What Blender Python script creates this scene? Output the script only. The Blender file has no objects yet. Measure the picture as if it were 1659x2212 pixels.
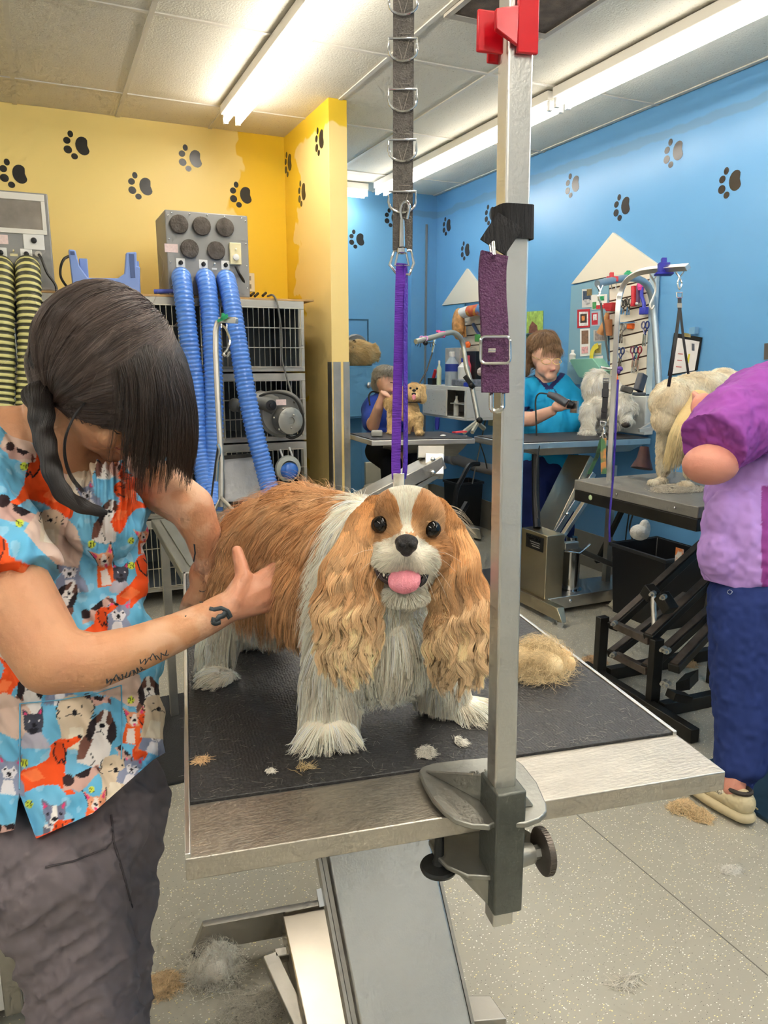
import bpy, bmesh, math, random
import numpy as np
from mathutils import Vector, Matrix, Euler
random.seed(7); RNG=np.random.default_rng(5)
S=bpy.context.scene; COL=S.collection
pi=math.pi
# ---------------------------------------------------------------- camera model
FPX=1610.;PIT=math.atan(328/1610);YAW=math.radians(24.5);CH=1.4
cp,sp=math.cos(PIT),math.sin(PIT)
FW=(math.sin(YAW),math.cos(YAW));RT=(math.cos(YAW),-math.sin(YAW))
def ray(u,v):
    xc=(u-829.5)/FPX;yc=-(v-1106)/FPX
    h=cp+yc*sp;z=-sp+yc*cp
    return (RT[0]*xc+FW[0]*h,RT[1]*xc+FW[1]*h,z)
def PD(u,v,d):
    r=ray(u,v);return Vector((r[0]*d,r[1]*d,CH+r[2]*d))
def PZ(u,v,z):
    r=ray(u,v);return PD(u,v,(z-CH)/r[2])
def PX(u,v,x):
    r=ray(u,v);return PD(u,v,x/r[0])
def PY(u,v,y):
    r=ray(u,v);return PD(u,v,y/r[1])
def projn(P):
    P=np.asarray(P,float)
    X=RT[0]*P[:,0]+RT[1]*P[:,1];Y=FW[0]*P[:,0]+FW[1]*P[:,1];Z=P[:,2]-CH
    d=Y*cp-Z*sp;yc=(Y*sp+Z*cp)/d
    return 829.5+FPX*X/d,1106-FPX*yc,d
CR=Vector((RT[0],RT[1],0));CF=Vector((FW[0]*cp,FW[1]*cp,-sp));CU=Vector((FW[0]*sp,FW[1]*sp,cp))
cam=bpy.data.cameras.new('camera');co=bpy.data.objects.new('camera',cam);COL.objects.link(co)
cam.sensor_fit='VERTICAL';cam.sensor_height=24;cam.lens=24*FPX/2212;cam.clip_start=.02
co.location=(0,0,CH);co.rotation_euler=(pi/2-PIT,0,-YAW);S.camera=co
S.view_settings.view_transform='Standard';S.view_settings.look='None';S.view_settings.gamma=1
S.view_settings.exposure=0.68
try: S.view_settings.use_curve_mapping=False
except Exception: pass
try:
    S.cycles.use_denoising=True; S.cycles.max_bounces=5; S.cycles.diffuse_bounces=3; S.cycles.glossy_bounces=3; S.cycles.transmission_bounces=2; S.cycles.transparent_max_bounces=4; S.cycles.use_adaptive_sampling=True; S.cycles.adaptive_threshold=.12; S.cycles.adaptive_min_samples=14
    S.cycles.sample_clamp_indirect=6
except Exception: pass
# ---------------------------------------------------------------- materials
def lin(c):
    if isinstance(c,str):
        c=[int(c[i:i+2],16)/255 for i in (0,2,4)]
    return tuple(x/12.92 if x<=.04045 else ((x+.055)/1.055)**2.4 for x in c[:3])
MATS={}
def mat(name,col,rough=.5,metal=0.,noise=0.,nscale=8.,bump=0.,bscale=40.,emit=0.,alpha=1.,trans=0.,stretch=None,spec=.5,sheen=0.,col2=None,cthr=.5,sss=0.,coat=0.):
    if name in MATS: return MATS[name]
    m=bpy.data.materials.new(name);m.use_nodes=True;nt=m.node_tree;N=nt.nodes;L=nt.links
    b=N['Principled BSDF'];c=lin(col);b.inputs['Base Color'].default_value=(*c,1)
    b.inputs['Roughness'].default_value=rough;b.inputs['Metallic'].default_value=metal
    b.inputs['Specular IOR Level'].default_value=spec
    if coat: b.inputs['Coat Weight'].default_value=coat;b.inputs['Coat Roughness'].default_value=.15
    if sheen: b.inputs['Sheen Weight'].default_value=sheen
    if sss:
        b.inputs['Subsurface Weight'].default_value=sss;b.inputs['Subsurface Radius'].default_value=(.012,.005,.003);b.inputs['Subsurface Scale'].default_value=1
    if alpha<1: b.inputs['Alpha'].default_value=alpha
    if trans: b.inputs['Transmission Weight'].default_value=trans
    if emit: b.inputs['Emission Color'].default_value=(*c,1);b.inputs['Emission Strength'].default_value=emit
    if noise or bump or col2:
        tc=N.new('ShaderNodeTexCoord');mp=N.new('ShaderNodeMapping');L.new(tc.outputs['Object'],mp.inputs[0])
        if stretch: mp.inputs['Scale'].default_value=stretch
    if noise or col2:
        nz=N.new('ShaderNodeTexNoise');nz.inputs['Scale'].default_value=nscale;nz.inputs['Detail'].default_value=5
        L.new(mp.outputs[0],nz.inputs[0])
        mx=N.new('ShaderNodeMix');mx.data_type='RGBA'
        if col2:
            mr=N.new('ShaderNodeMapRange');mr.inputs[1].default_value=cthr-.06;mr.inputs[2].default_value=cthr+.06
            L.new(nz.outputs[0],mr.inputs[0]);L.new(mr.outputs[0],mx.inputs[0])
            mx.inputs[6].default_value=(*c,1);mx.inputs[7].default_value=(*lin(col2),1)
        else:
            mr=N.new('ShaderNodeMapRange');mr.inputs[1].default_value=.3;mr.inputs[2].default_value=.7
            L.new(nz.outputs[0],mr.inputs[0]);L.new(mr.outputs[0],mx.inputs[0])
            mx.inputs[6].default_value=(*[x*(1-noise) for x in c],1);mx.inputs[7].default_value=(*[min(1,x*(1+noise)) for x in c],1)
        L.new(mx.outputs[2],b.inputs['Base Color'])
    if bump:
        n2=N.new('ShaderNodeTexNoise');n2.inputs['Scale'].default_value=bscale;n2.inputs['Detail'].default_value=4
        L.new(mp.outputs[0],n2.inputs[0]);bp=N.new('ShaderNodeBump');bp.inputs['Strength'].default_value=bump;bp.inputs['Distance'].default_value=.01
        L.new(n2.outputs[0],bp.inputs['Height']);L.new(bp.outputs[0],b.inputs['Normal'])
    MATS[name]=m;return m
def vmat(name,rough=.8,bump=0.,bscale=60.,sheen=0.,sss=0.,spec=.3,attr='col',stretch=None,coat=0.):
    """material whose own colour comes from the mesh's colour attribute"""
    m=mat(name,'ffffff',rough,bump=bump,bscale=bscale,sheen=sheen,sss=sss,spec=spec,stretch=stretch,coat=coat)
    nt=m.node_tree;a=nt.nodes.new('ShaderNodeAttribute');a.attribute_name=attr
    nt.links.new(a.outputs['Color'],nt.nodes['Principled BSDF'].inputs['Base Color']);return m
STEEL=mat('brushed_steel','d9d7d2',.34,1.,noise=.08,nscale=5,bump=.05,bscale=300,stretch=(1,.06,1))
STEELD=mat('dull_steel','bdb9b0',.45,1.,noise=.15,nscale=7,bump=.08,bscale=60)
STEELT=mat('scratched_steel_top','c4bdb1',.38,.9,noise=.1,nscale=14,bump=.12,bscale=90,stretch=(1,3,1))
CHROME=mat('chrome','dcdcdc',.12,1.)
CAST=mat('cast_iron_grey','a3a29a',.42,.85,noise=.2,nscale=10,bump=.1,bscale=120)
BLACKM=mat('black_painted_metal','25231f',.38,.35,noise=.35,nscale=9)
BLACKP=mat('black_plastic','141416',.4)
RUBBER=mat('dark_rubber','1d1d1f',.6)
WHITE=mat('white_paint','e9e4d8',.45)
WHITEP=mat('white_plastic','f0eee8',.4)
GREYP=mat('grey_plastic','77777a',.5)
# ---------------------------------------------------------------- mesh building
def fr(d,up=(0,0,1)):
    z=Vector(d).normalized();u=Vector(up)
    if abs(z.dot(u))>.98:u=Vector((1,0,0))
    x=u.cross(z).normalized();y=z.cross(x);return x,y,z
class MB:
    def __init__(s): s.v=[];s.f=[];s.mi=[];s.m=0
    def add(s,vs,fs):
        b=len(s.v);s.v+= [Vector(p) for p in vs];s.f+=[tuple(b+i for i in f) for f in fs];s.mi+=[s.m]*len(fs);return s
    def use(s,m): s.m=m;return s
    def hexa(s,p):
        return s.add(p,[(0,3,2,1),(4,5,6,7),(0,1,5,4),(1,2,6,5),(2,3,7,6),(3,0,4,7)])
    def boxf(s,x0,x1,y0,y1,z0,z1,T=None):
        p=[(x0,y0,z0),(x1,y0,z0),(x1,y1,z0),(x0,y1,z0),(x0,y0,z1),(x1,y0,z1),(x1,y1,z1),(x0,y1,z1)]
        if T:p=[T(*q) for q in p]
        return s.hexa(p)
    def bar(s,a,b,w,h,up=(0,0,1)):
        a,b=Vector(a),Vector(b);x,y,z=fr(b-a,up)
        p=[q+x*i*w/2+y*j*h/2 for q in (a,b) for i,j in ((-1,-1),(1,-1),(1,1),(-1,1))]
        return s.hexa(p)
    def tube(s,path,r,n=8,cap=True,closed=False,sx=1.,up=(0,0,1)):
        P=[Vector(p) for p in path];m=len(P);R=r if hasattr(r,'__len__') else [r]*m
        b=len(s.v);px=None
        for i,p in enumerate(P):
            t=(P[(i+1)%m]-P[i-1]) if closed else (P[min(i+1,m-1)]-P[max(i-1,0)])
            if t.length<1e-9:t=Vector((0,0,1))
            t.normalize()
            if px is None: x,y,_=fr(t,up)
            else:
                x=(px-t*px.dot(t))
                if x.length<1e-6:x,_,_=fr(t,up)
                x.normalize();y=t.cross(x)
            px=x
            for k in range(n):
                a=2*pi*k/n;s.v.append(p+x*math.cos(a)*R[i]*sx+y*math.sin(a)*R[i])
        q=m if closed else m-1
        for i in range(q):
            for k in range(n):
                j=(i+1)%m;s.f.append((b+i*n+k,b+i*n+(k+1)%n,b+j*n+(k+1)%n,b+j*n+k));s.mi.append(s.m)
        if cap and not closed:
            s.f.append(tuple(b+k for k in reversed(range(n))));s.f.append(tuple(b+(m-1)*n+k for k in range(n)));s.mi+=[s.m]*2
        return s
    def cyl(s,a,b,r,r2=None,n=16): return s.tube([a,b],[r,r if r2 is None else r2],n)
    def strap(s,path,w,t,wd):
        """flat band: path, width, thickness, width direction (one, or one per point)"""
        P=[Vector(p) for p in path];m=len(P);W=[Vector(x) for x in wd] if hasattr(wd[0],'__len__') else [Vector(wd)]*m
        b=len(s.v)
        for i,p in enumerate(P):
            tn=(P[min(i+1,m-1)]-P[max(i-1,0)]).normalized();x=(W[i]-tn*W[i].dot(tn)).normalized();y=tn.cross(x)
            for a,c in ((-1,-1),(1,-1),(1,1),(-1,1)): s.v.append(p+x*a*w/2+y*c*t/2)
        for i in range(m-1):
            for k in range(4):
                s.f.append((b+i*4+k,b+i*4+(k+1)%4,b+i*4+4+(k+1)%4,b+i*4+4+k));s.mi.append(s.m)
        s.f+=[(b+3,b+2,b+1,b),tuple(b+(m-1)*4+k for k in range(4))];s.mi+=[s.m]*2
        return s
    def lathe(s,prof,c,ax=(0,0,1),n=20):
        x,y,z=fr(ax);c=Vector(c);return s._rings([[c+z*h+x*math.cos(2*pi*k/n)*r+y*math.sin(2*pi*k/n)*r for k in range(n)] for r,h in prof])
    def _rings(s,R,cap=True):
        b=len(s.v);n=len(R[0])
        for q in R:s.v+=q
        for i in range(len(R)-1):
            for k in range(n):
                s.f.append((b+i*n+k,b+i*n+(k+1)%n,b+(i+1)*n+(k+1)%n,b+(i+1)*n+k));s.mi.append(s.m)
        if cap:
            s.f+=[tuple(b+k for k in reversed(range(n))),tuple(b+(len(R)-1)*n+k for k in range(n))];s.mi+=[s.m]*2
        return s
    def prism(s,poly,o,ex,ey,th):
        """poly in (a,b) along ex,ey from o, extruded by vector th"""
        o,ex,ey,th=Vector(o),Vector(ex),Vector(ey),Vector(th);n=len(poly);b=len(s.v)
        for k in (0,1):
            for p in poly:s.v.append(o+ex*p[0]+ey*p[1]+th*k)
        s.f+=[tuple(b+k for k in reversed(range(n))),tuple(b+n+k for k in range(n))]+[(b+k,b+(k+1)%n,b+n+(k+1)%n,b+n+k) for k in range(n)]
        s.mi+=[s.m]*(n+2);return s
    def ball(s,c,r,n=12,m=8,R=None):
        c=Vector(c);r=Vector((r,r,r)) if not hasattr(r,'__len__') else Vector(r);b=len(s.v)
        R=R or Matrix.Identity(3)
        s.v.append(c+R@Vector((0,0,-r.z)))
        for i in range(1,m):
            t=-pi/2+pi*i/m
            for k in range(n):
                a=2*pi*k/n;s.v.append(c+R@Vector((r.x*math.cos(t)*math.cos(a),r.y*math.cos(t)*math.sin(a),r.z*math.sin(t))))
        s.v.append(c+R@Vector((0,0,r.z)));e=len(s.v)-1
        for k in range(n): s.f.append((b,b+1+(k+1)%n,b+1+k));s.mi.append(s.m)
        for i in range(m-2):
            for k in range(n):
                q=b+1+i*n;s.f.append((q+k,q+(k+1)%n,q+n+(k+1)%n,q+n+k));s.mi.append(s.m)
        q=b+1+(m-2)*n
        for k in range(n): s.f.append((q+k,q+(k+1)%n,e));s.mi.append(s.m)
        return s
BASE={}
def link(name,data,parent=None,base=None):
    o=bpy.data.objects.new(name,data);COL.objects.link(o)
    pb=BASE[parent] if parent else Vector((0,0,0))
    if base is None: base=pb
    o.location=Vector(base)-pb
    if parent:o.parent=parent
    BASE[o]=Vector(base);return o
def tag(o,label=None,cat=None,group=None,kind=None):
    for k,v in (('label',label),('category',cat),('group',group),('kind',kind)):
        if v:o[k]=v
    return o
def root(name,label,cat,base,group=None):
    return tag(link(name,None,None,base),label,cat,group)
def mesh(name,mb,m,smooth=40):
    me=bpy.data.meshes.new(name);me.from_pydata([tuple(v) for v in mb.v],[],mb.f)
    for k in (m if isinstance(m,(list,tuple)) else [m]): me.materials.append(k)
    if isinstance(m,(list,tuple)): me.polygons.foreach_set('material_index',mb.mi)
    if smooth:
        me.shade_smooth();me.set_sharp_from_angle(angle=math.radians(smooth))
    me.validate();return me
def part(name,mb,m,parent=None,label=None,bev=0,smooth=40,base=None):
    if base is None and parent is None: 
        n=len(mb.v);c=sum(mb.v,Vector())/n;base=Vector((c.x,c.y,min(v.z for v in mb.v)))
    b=BASE[parent] if base is None else Vector(base)
    q=MB();q.v=[v-b for v in mb.v];q.f=mb.f;q.mi=mb.mi
    o=link(name,mesh(name,q,m,smooth),parent,b)
    if label:o['label']=label
    if bev:
        md=o.modifiers.new('bevel','BEVEL');md.width=bev;md.segments=2;md.limit_method='ANGLE'
    return o
def thing(name,label,cat,mb,m,group=None,bev=0,smooth=40):
    return tag(part(name,mb,m,None,bev=bev,smooth=smooth),label,cat,group)
def struct(name,mb,m,bev=0,smooth=0):
    return tag(part(name,mb,m,None,bev=bev,smooth=smooth,base=(0,0,0)),kind='structure')
def dup(o,off,label=None,parent=None):
    c=o.copy();COL.objects.link(c)
    if parent is None:
        c.location=o.location+Vector(off);BASE[c]=BASE[o]+Vector(off)
        if label:c['label']=label
    else:
        c.parent=parent;BASE[c]=BASE[o]+(BASE[parent]-BASE[o.parent])
    for ch in [x for x in KIDS(o)]: dup(ch,(0,0,0),None,c)
    return c
def KIDS(o): return [x for x in BASE if x.parent==o]
def spline(P,n=8):
    P=[Vector(p) for p in P];Q=[P[0]*2-P[1]]+P+[P[-1]*2-P[-2]];out=[]
    for i in range(1,len(Q)-2):
        a,b,c,d=Q[i-1:i+3]
        for k in range(n):
            t=k/n;out.append(.5*((2*b)+(c-a)*t+(2*a-5*b+4*c-d)*t*t+(3*b-a-3*c+d)*t**3))
    out.append(P[-1]);return out
def arr(me):
    a=np.empty(len(me.vertices)*3,np.float32);me.vertices.foreach_get('co',a);return a.reshape(-1,3).astype(float)
# -------------------------------------------- solid bodies: tapered capsules / ellipsoids fused into one surface
def cap_mesh(mb,a,b,ra,rb,n=20,fl=1.,fd=None):
    """tapered capsule; fl flattens along direction fd"""
    a,b=Vector(a),Vector(b);x,y,z=fr(b-a,fd or (0,0,1))
    L=(b-a).length;rings=[]
    K=6
    pr=[(-ra*math.cos(pi/2*k/K),ra*math.sin(pi/2*k/K)) for k in range(1,K+1)]
    pr=[(h,r) for h,r in pr]+[(L+rb*math.sin(pi/2*k/K),rb*math.cos(pi/2*k/K)) for k in range(0,K)]
    for h,r in pr: rings.append([a+z*h+x*math.cos(2*pi*k/n)*r+y*fl*math.sin(2*pi*k/n)*r for k in range(n)])
    mb._rings(rings)
def fuse(name,items,voxel,m,parent=None,smooth_it=4,label=None,base=None,disp=None,colf=None,sub=None,cut=None):
    """items: ('c',a,b,ra,rb[,flat,dir]) / ('e',c,(rx,ry,rz)[,R]) / ('m',MB) -> one voxel-fused continuous mesh"""
    mb=MB()
    for it in items:
        if it[0]=='c': cap_mesh(mb,it[1],it[2],it[3],it[4],fl=it[5] if len(it)>5 else 1.,fd=it[6] if len(it)>6 else None)
        elif it[0]=='e': mb.ball(it[1],it[2],20,14,it[3] if len(it)>3 else None)
        elif it[0]=='m':
            b=len(mb.v);mb.v+=it[1].v;mb.f+=[tuple(b+i for i in f) for f in it[1].f];mb.mi+=it[1].mi
    me=mesh(name,mb,m,0);o=bpy.data.objects.new('t',me);COL.objects.link(o)
    r=o.modifiers.new('r','REMESH');r.mode='VOXEL';r.voxel_size=voxel
    if smooth_it:
        s=o.modifiers.new('s','SMOOTH');s.iterations=smooth_it;s.factor=.5
    dg=bpy.context.evaluated_depsgraph_get();ev=o.evaluated_get(dg)
    nm=bpy.data.meshes.new_from_object(ev);bpy.data.objects.remove(o);bpy.data.meshes.remove(me)
    nm.name=name
    P=arr(nm)
    if disp is not None:
        nn=np.empty(len(P)*3,np.float32);nm.vertices.foreach_get('normal',nn);nn=nn.reshape(-1,3)
        P=disp(P,nn)
    if cut is not None: P=cut(P)
    if base is None: base=BASE[parent] if parent else Vector((P[:,0].mean(),P[:,1].mean(),P[:,2].min()))
    if colf is not None:
        nn=np.empty(len(P)*3,np.float32);nm.vertices.foreach_get('normal',nn);nn=nn.reshape(-1,3)
        c=colf(P,nn);at=nm.color_attributes.new('col','FLOAT_COLOR','POINT')
        at.data.foreach_set('color',np.concatenate([c,np.ones((len(P),1))],1).astype(np.float32).ravel())
    Q=(P-np.array(base)).astype(np.float32);nm.vertices.foreach_set('co',Q.ravel())
    nm.materials.clear();nm.materials.append(m);nm.shade_smooth();nm.update()
    o=link(name,nm,parent,base)
    if label:o['label']=label
    o['_']=0;del o['_']
    return o
# -------------------------------------------- value noise
_G=RNG.random((32,32,32))
def vnoise(P,s):
    q=np.asarray(P)*s;i=np.floor(q).astype(int);f=q-i;f=f*f*(3-2*f);i%=32;j=(i+1)%32
    g=lambda a,b,c:_G[a,b,c]
    x0,y0,z0=i.T;x1,y1,z1=j.T;u,v,w=f.T
    return ((g(x0,y0,z0)*(1-u)+g(x1,y0,z0)*u)*(1-v)+(g(x0,y1,z0)*(1-u)+g(x1,y1,z0)*u)*v)*(1-w)+((g(x0,y0,z1)*(1-u)+g(x1,y0,z1)*u)*(1-v)+(g(x0,y1,z1)*(1-u)+g(x1,y1,z1)*u)*v)*w
def vvec(P,s,seed=0):
    P=np.asarray(P)+seed*3.71
    return np.stack([vnoise(P,s),vnoise(P+11.3,s),vnoise(P+23.9,s)],1)-.5
# -------------------------------------------- hair
def sample(o,n,keep=None,rng=RNG):
    me=o.data;me.calc_loop_triangles();t=len(me.loop_triangles)
    ti=np.empty(t*3,np.int32);me.loop_triangles.foreach_get('vertices',ti);ti=ti.reshape(-1,3)
    P=arr(me)+np.array(BASE[o])
    nn=np.empty(len(P)*3,np.float32);me.vertices.foreach_get('normal',nn);nn=nn.reshape(-1,3).astype(float)
    A,B,C=P[ti[:,0]],P[ti[:,1]],P[ti[:,2]];ar=np.linalg.norm(np.cross(B-A,C-A),axis=1)
    if keep is not None: ar=ar*keep((A+B+C)/3)
    k=rng.choice(t,n,p=ar/ar.sum());u,v=rng.random((2,n));fl=u+v>1;u[fl]=1-u[fl];v[fl]=1-v[fl];w=1-u-v
    Q=A[k]*w[:,None]+B[k]*u[:,None]+C[k]*v[:,None];M=nn[ti[k,0]]*w[:,None]+nn[ti[k,1]]*u[:,None]+nn[ti[k,2]]*v[:,None]
    M/=np.linalg.norm(M,axis=1)[:,None]+1e-9;return Q,M
def unit(a): return a/(np.linalg.norm(a,axis=1)[:,None]+1e-9)
def hair(name,pts,rad,cols,m,parent,label=None,taper=.25):
    """pts (n,k,3) world; rad scalar or (n,), cols (n,3) linear"""
    n,k,_=pts.shape;b=np.array(BASE[parent]);hc=bpy.data.hair_curves.new(name);hc.add_curves([k]*n)
    hc.attributes['position'].data.foreach_set('vector',(pts-b).astype(np.float32).ravel())
    ra=hc.attributes.get('radius') or hc.attributes.new('radius','FLOAT','POINT')
    tp=np.linspace(1,taper,k)[None,:];ra.data.foreach_set('value',(np.broadcast_to(np.asarray(rad).reshape(-1,1),(n,1))*tp).astype(np.float32).ravel())
    at=hc.attributes.new('col','FLOAT_COLOR','CURVE');at.data.foreach_set('color',np.concatenate([cols,np.ones((n,1))],1).astype(np.float32).ravel())
    hc.materials.append(m)
    o=link(name,hc,parent,BASE[parent])
    if label:o['label']=label
    return o
def grow(Q,D,Nn,L,k=6,lift=.35,grav=.0,wav=0.,wl=60.,seed=0,clump=0.):
    """strands from roots Q: start along normal*lift + direction D, bend to D and gravity"""
    n=len(Q);P=np.zeros((n,k,3));P[:,0]=Q;d=unit(D+Nn*lift);st=(L/(k-1))[:,None]
    for i in range(1,k):
        f=i/(k-1);d=unit(d+D*.35+np.array([0,0,-1.])*grav*f)
        s=vvec(P[:,i-1],wl,seed)*wav
        P[:,i]=P[:,i-1]+unit(d+s)*st
    return P
def clump(P,C,m,amt=.6,pw=1.3,cv=.25,seed=1,frz=.0):
    from mathutils.kdtree import KDTree
    n,k,_=P.shape;rg=np.random.default_rng(seed);ix=rg.choice(n,min(m,n),replace=False);kd=KDTree(len(ix))
    for i,j in enumerate(ix): kd.insert(tuple(P[j,0]),i)
    kd.balance();near=np.array([kd.find(tuple(q))[1] for q in P[:,0]]);cen=P[ix][near]
    t=(np.linspace(0,1,k)**pw*amt)[None,:,None]*(.6+.4*rg.random((n,1,1)))
    P2=P*(1-t)+cen*t;f=(1-cv)+2*cv*rg.random(len(ix));return P2,np.clip(C*f[near][:,None],0,1)
HAIRM=vmat('fur_strands',rough=.55,spec=.25,sheen=.15)
HAIRD=vmat('human_hair_strands',rough=.32,spec=.5)
# ================================================================ THE ROOM
CZ=2.83;XW=3.35;YF=6.3;YY=5.07
def shell_mat_floor():
    m=mat('speckled_vinyl_floor','aca797',.32,noise=.05,nscale=3)
    nt=m.node_tree;N=nt.nodes;L=nt.links;b=N['Principled BSDF'];tc=N.new('ShaderNodeTexCoord')
    src=b.inputs['Base Color'].links[0].from_socket
    for sc,th,colr,sd in ((120,.15,'fffdf2',0),(130,.1,'4a4a46',5),(95,.12,'fff2b0',9)):
        vo=N.new('ShaderNodeTexVoronoi');vo.inputs['Scale'].default_value=sc;vo.inputs['Randomness'].default_value=1
        mp=N.new('ShaderNodeMapping');mp.inputs['Location'].default_value=(sd,sd*.7,0);mp.inputs['Rotation'].default_value=(0,0,sd);mp.inputs['Scale'].default_value=(1,1.7,1)
        L.new(tc.outputs['Object'],mp.inputs[0]);L.new(mp.outputs[0],vo.inputs['Vector'])
        lt=N.new('ShaderNodeMath');lt.operation='LESS_THAN';lt.inputs[1].default_value=th*1.6
        L.new(vo.outputs['Distance'],lt.inputs[0])
        # only some of the cells carry a fleck
        sp_=N.new('ShaderNodeSeparateColor');L.new(vo.outputs['Color'],sp_.inputs[0])
        gt=N.new('ShaderNodeMath');gt.operation='GREATER_THAN';gt.inputs[1].default_value=.68;L.new(sp_.outputs[0],gt.inputs[0])
        mu=N.new('ShaderNodeMath');mu.operation='MULTIPLY';L.new(lt.outputs[0],mu.inputs[0]);L.new(gt.outputs[0],mu.inputs[1])
        mx=N.new('ShaderNodeMix');mx.data_type='RGBA';L.new(mu.outputs[0],mx.inputs[0]);L.new(src,mx.inputs[6]);mx.inputs[7].default_value=(*lin(colr),1)
        src=mx.outputs[2]
    L.new(src,b.inputs['Base Color']);return m
FLOORM=shell_mat_floor()
struct('floor',MB().boxf(-3.2,XW+.1,-3.2,YF+.1,-.1,0),FLOORM)
sm=mat('floor_seam','6f6c62',.6)
for x,y0,y1 in ((1.425,-3,3.0),): struct('trim_1',MB().boxf(x-.0015,x+.0015,y0,y1,0,.0006),sm)
# ceiling: speckled tiles between T bars
def tile_mat():
    m=mat('ceiling_tile','e2dccb',.85,noise=.03,nscale=2.2,bump=.25,bscale=120)
    nt=m.node_tree;N=nt.nodes;L=nt.links;b=N['Principled BSDF'];tc=N.new('ShaderNodeTexCoord')
    src=b.inputs['Base Color'].links[0].from_socket
    vo=N.new('ShaderNodeTexVoronoi');vo.inputs['Scale'].default_value=55;mp=N.new('ShaderNodeMapping');mp.inputs['Scale'].default_value=(1,2.4,1)
    L.new(tc.outputs['Object'],mp.inputs[0]);L.new(mp.outputs[0],vo.inputs['Vector'])
    nz=N.new('ShaderNodeTexNoise');nz.inputs['Scale'].default_value=120;L.new(tc.outputs['Object'],nz.inputs[0])
    ad=N.new('ShaderNodeMath');ad.operation='ADD';L.new(vo.outputs['Distance'],ad.inputs[0]);L.new(nz.outputs[0],ad.inputs[1])
    lt=N.new('ShaderNodeMath');lt.operation='LESS_THAN';lt.inputs[1].default_value=.58;L.new(ad.outputs[0],lt.inputs[0])
    mx=N.new('ShaderNodeMix');mx.data_type='RGBA';L.new(lt.outputs[0],mx.inputs[0]);L.new(src,mx.inputs[6]);mx.inputs[7].default_value=(*lin('b3a78f'),1)
    L.new(mx.outputs[2],b.inputs['Base Color']);return m
struct('ceiling',MB().boxf(-3.2,XW+.1,-3.2,YF+.1,CZ,CZ+.1),tile_mat())
g=MB()
for i in range(-6,7):
    x=.003+.5525*i
    if -3.2<x<XW: g.boxf(x-.011,x+.011,-3.2,YF,CZ-.006,CZ)
for j in range(-5,5):
    y=3.57+1.07*j
    if y<YF: g.boxf(-3.2,XW,y-.011,y+.011,CZ-.0055,CZ)
struct('trim_2',g,mat('ceiling_t_bar','d9d3c4',.5))
# walls
def wall_yellow():
    m=mat('yellow_wall_paint','ffe28c',.42,noise=.02,nscale=2)
    nt=m.node_tree;N=nt.nodes;L=nt.links;b=N['Principled BSDF'];src=b.inputs['Base Color'].links[0].from_socket
    tc=N.new('ShaderNodeTexCoord');sx=N.new('ShaderNodeSeparateXYZ');L.new(tc.outputs['Object'],sx.inputs[0])
    nz=N.new('ShaderNodeTexNoise');nz.inputs['Scale'].default_value=3.2;nz.inputs['Detail'].default_value=3;L.new(tc.outputs['Object'],nz.inputs[0])
    # fresh, more saturated repaint beside the corner: x + noise > 1.2 on the back wall
    m1=N.new('ShaderNodeMath');m1.operation='MULTIPLY_ADD';m1.inputs[1].default_value=.9;L.new(nz.outputs[0],m1.inputs[0]);L.new(sx.outputs[0],m1.inputs[2])
    g1=N.new('ShaderNodeMapRange');g1.inputs[1].default_value=1.66;g1.inputs[2].default_value=1.675;L.new(m1.outputs[0],g1.inputs[0])
    mx=N.new('ShaderNodeMix');mx.data_type='RGBA';L.new(g1.outputs[0],mx.inputs[0]);L.new(src,mx.inputs[6]);mx.inputs[7].default_value=(*lin('f4c92c'),1)
    L.new(mx.outputs[2],b.inputs['Base Color']);return m
YM=wall_yellow()
def stub_yellow():
    m=mat('yellow_stub_paint','fede90',.42,noise=.02,nscale=2)
    nt=m.node_tree;N=nt.nodes;L=nt.links;b=N['Principled BSDF'];src=b.inputs['Base Color'].links[0].from_socket
    tc=N.new('ShaderNodeTexCoord');sx=N.new('ShaderNodeSeparateXYZ');L.new(tc.outputs['Object'],sx.inputs[0])
    nz=N.new('ShaderNodeTexNoise');nz.inputs['Scale'].default_value=3.6;nz.inputs['Detail'].default_value=3;L.new(tc.outputs['Object'],nz.inputs[0])
    a=N.new('ShaderNodeMath');a.operation='MULTIPLY_ADD';a.inputs[1].default_value=1.1;L.new(nz.outputs[0],a.inputs[0]);L.new(sx.outputs[1],a.inputs[2])
    g1=N.new('ShaderNodeMapRange');g1.inputs[1].default_value=5.36;g1.inputs[2].default_value=5.38;L.new(a.outputs[0],g1.inputs[0])
    a2=N.new('ShaderNodeMath');a2.operation='MULTIPLY_ADD';a2.inputs[1].default_value=.5;L.new(nz.outputs[0],a2.inputs[0]);L.new(sx.outputs[2],a2.inputs[2])
    g2=N.new('ShaderNodeMapRange');g2.inputs[1].default_value=2.93;g2.inputs[2].default_value=2.95;L.new(a2.outputs[0],g2.inputs[0])
    mxm=N.new('ShaderNodeMath');mxm.operation='MAXIMUM';L.new(g1.outputs[0],mxm.inputs[0]);L.new(g2.outputs[0],mxm.inputs[1])
    mx=N.new('ShaderNodeMix');mx.data_type='RGBA';L.new(mxm.outputs[0],mx.inputs[0]);L.new(src,mx.inputs[6]);mx.inputs[7].default_value=(*lin('f4c92c'),1)
    L.new(mx.outputs[2],b.inputs['Base Color']);return m
struct('wall_back',MB().boxf(-3.2,1.59,YY,YY+.12,0,CZ),YM)
struct('wall_stub',MB().boxf(1.59,1.70,4.235,YY+.12,0,CZ),stub_yellow(),bev=.002)
def wall_blue(nm,c='78b4dc'):
    m=mat(nm,c,.3,noise=.035,nscale=1.6,bump=.03,bscale=6);return m
BM=wall_blue('blue_wall_paint','68a5d6')
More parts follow.
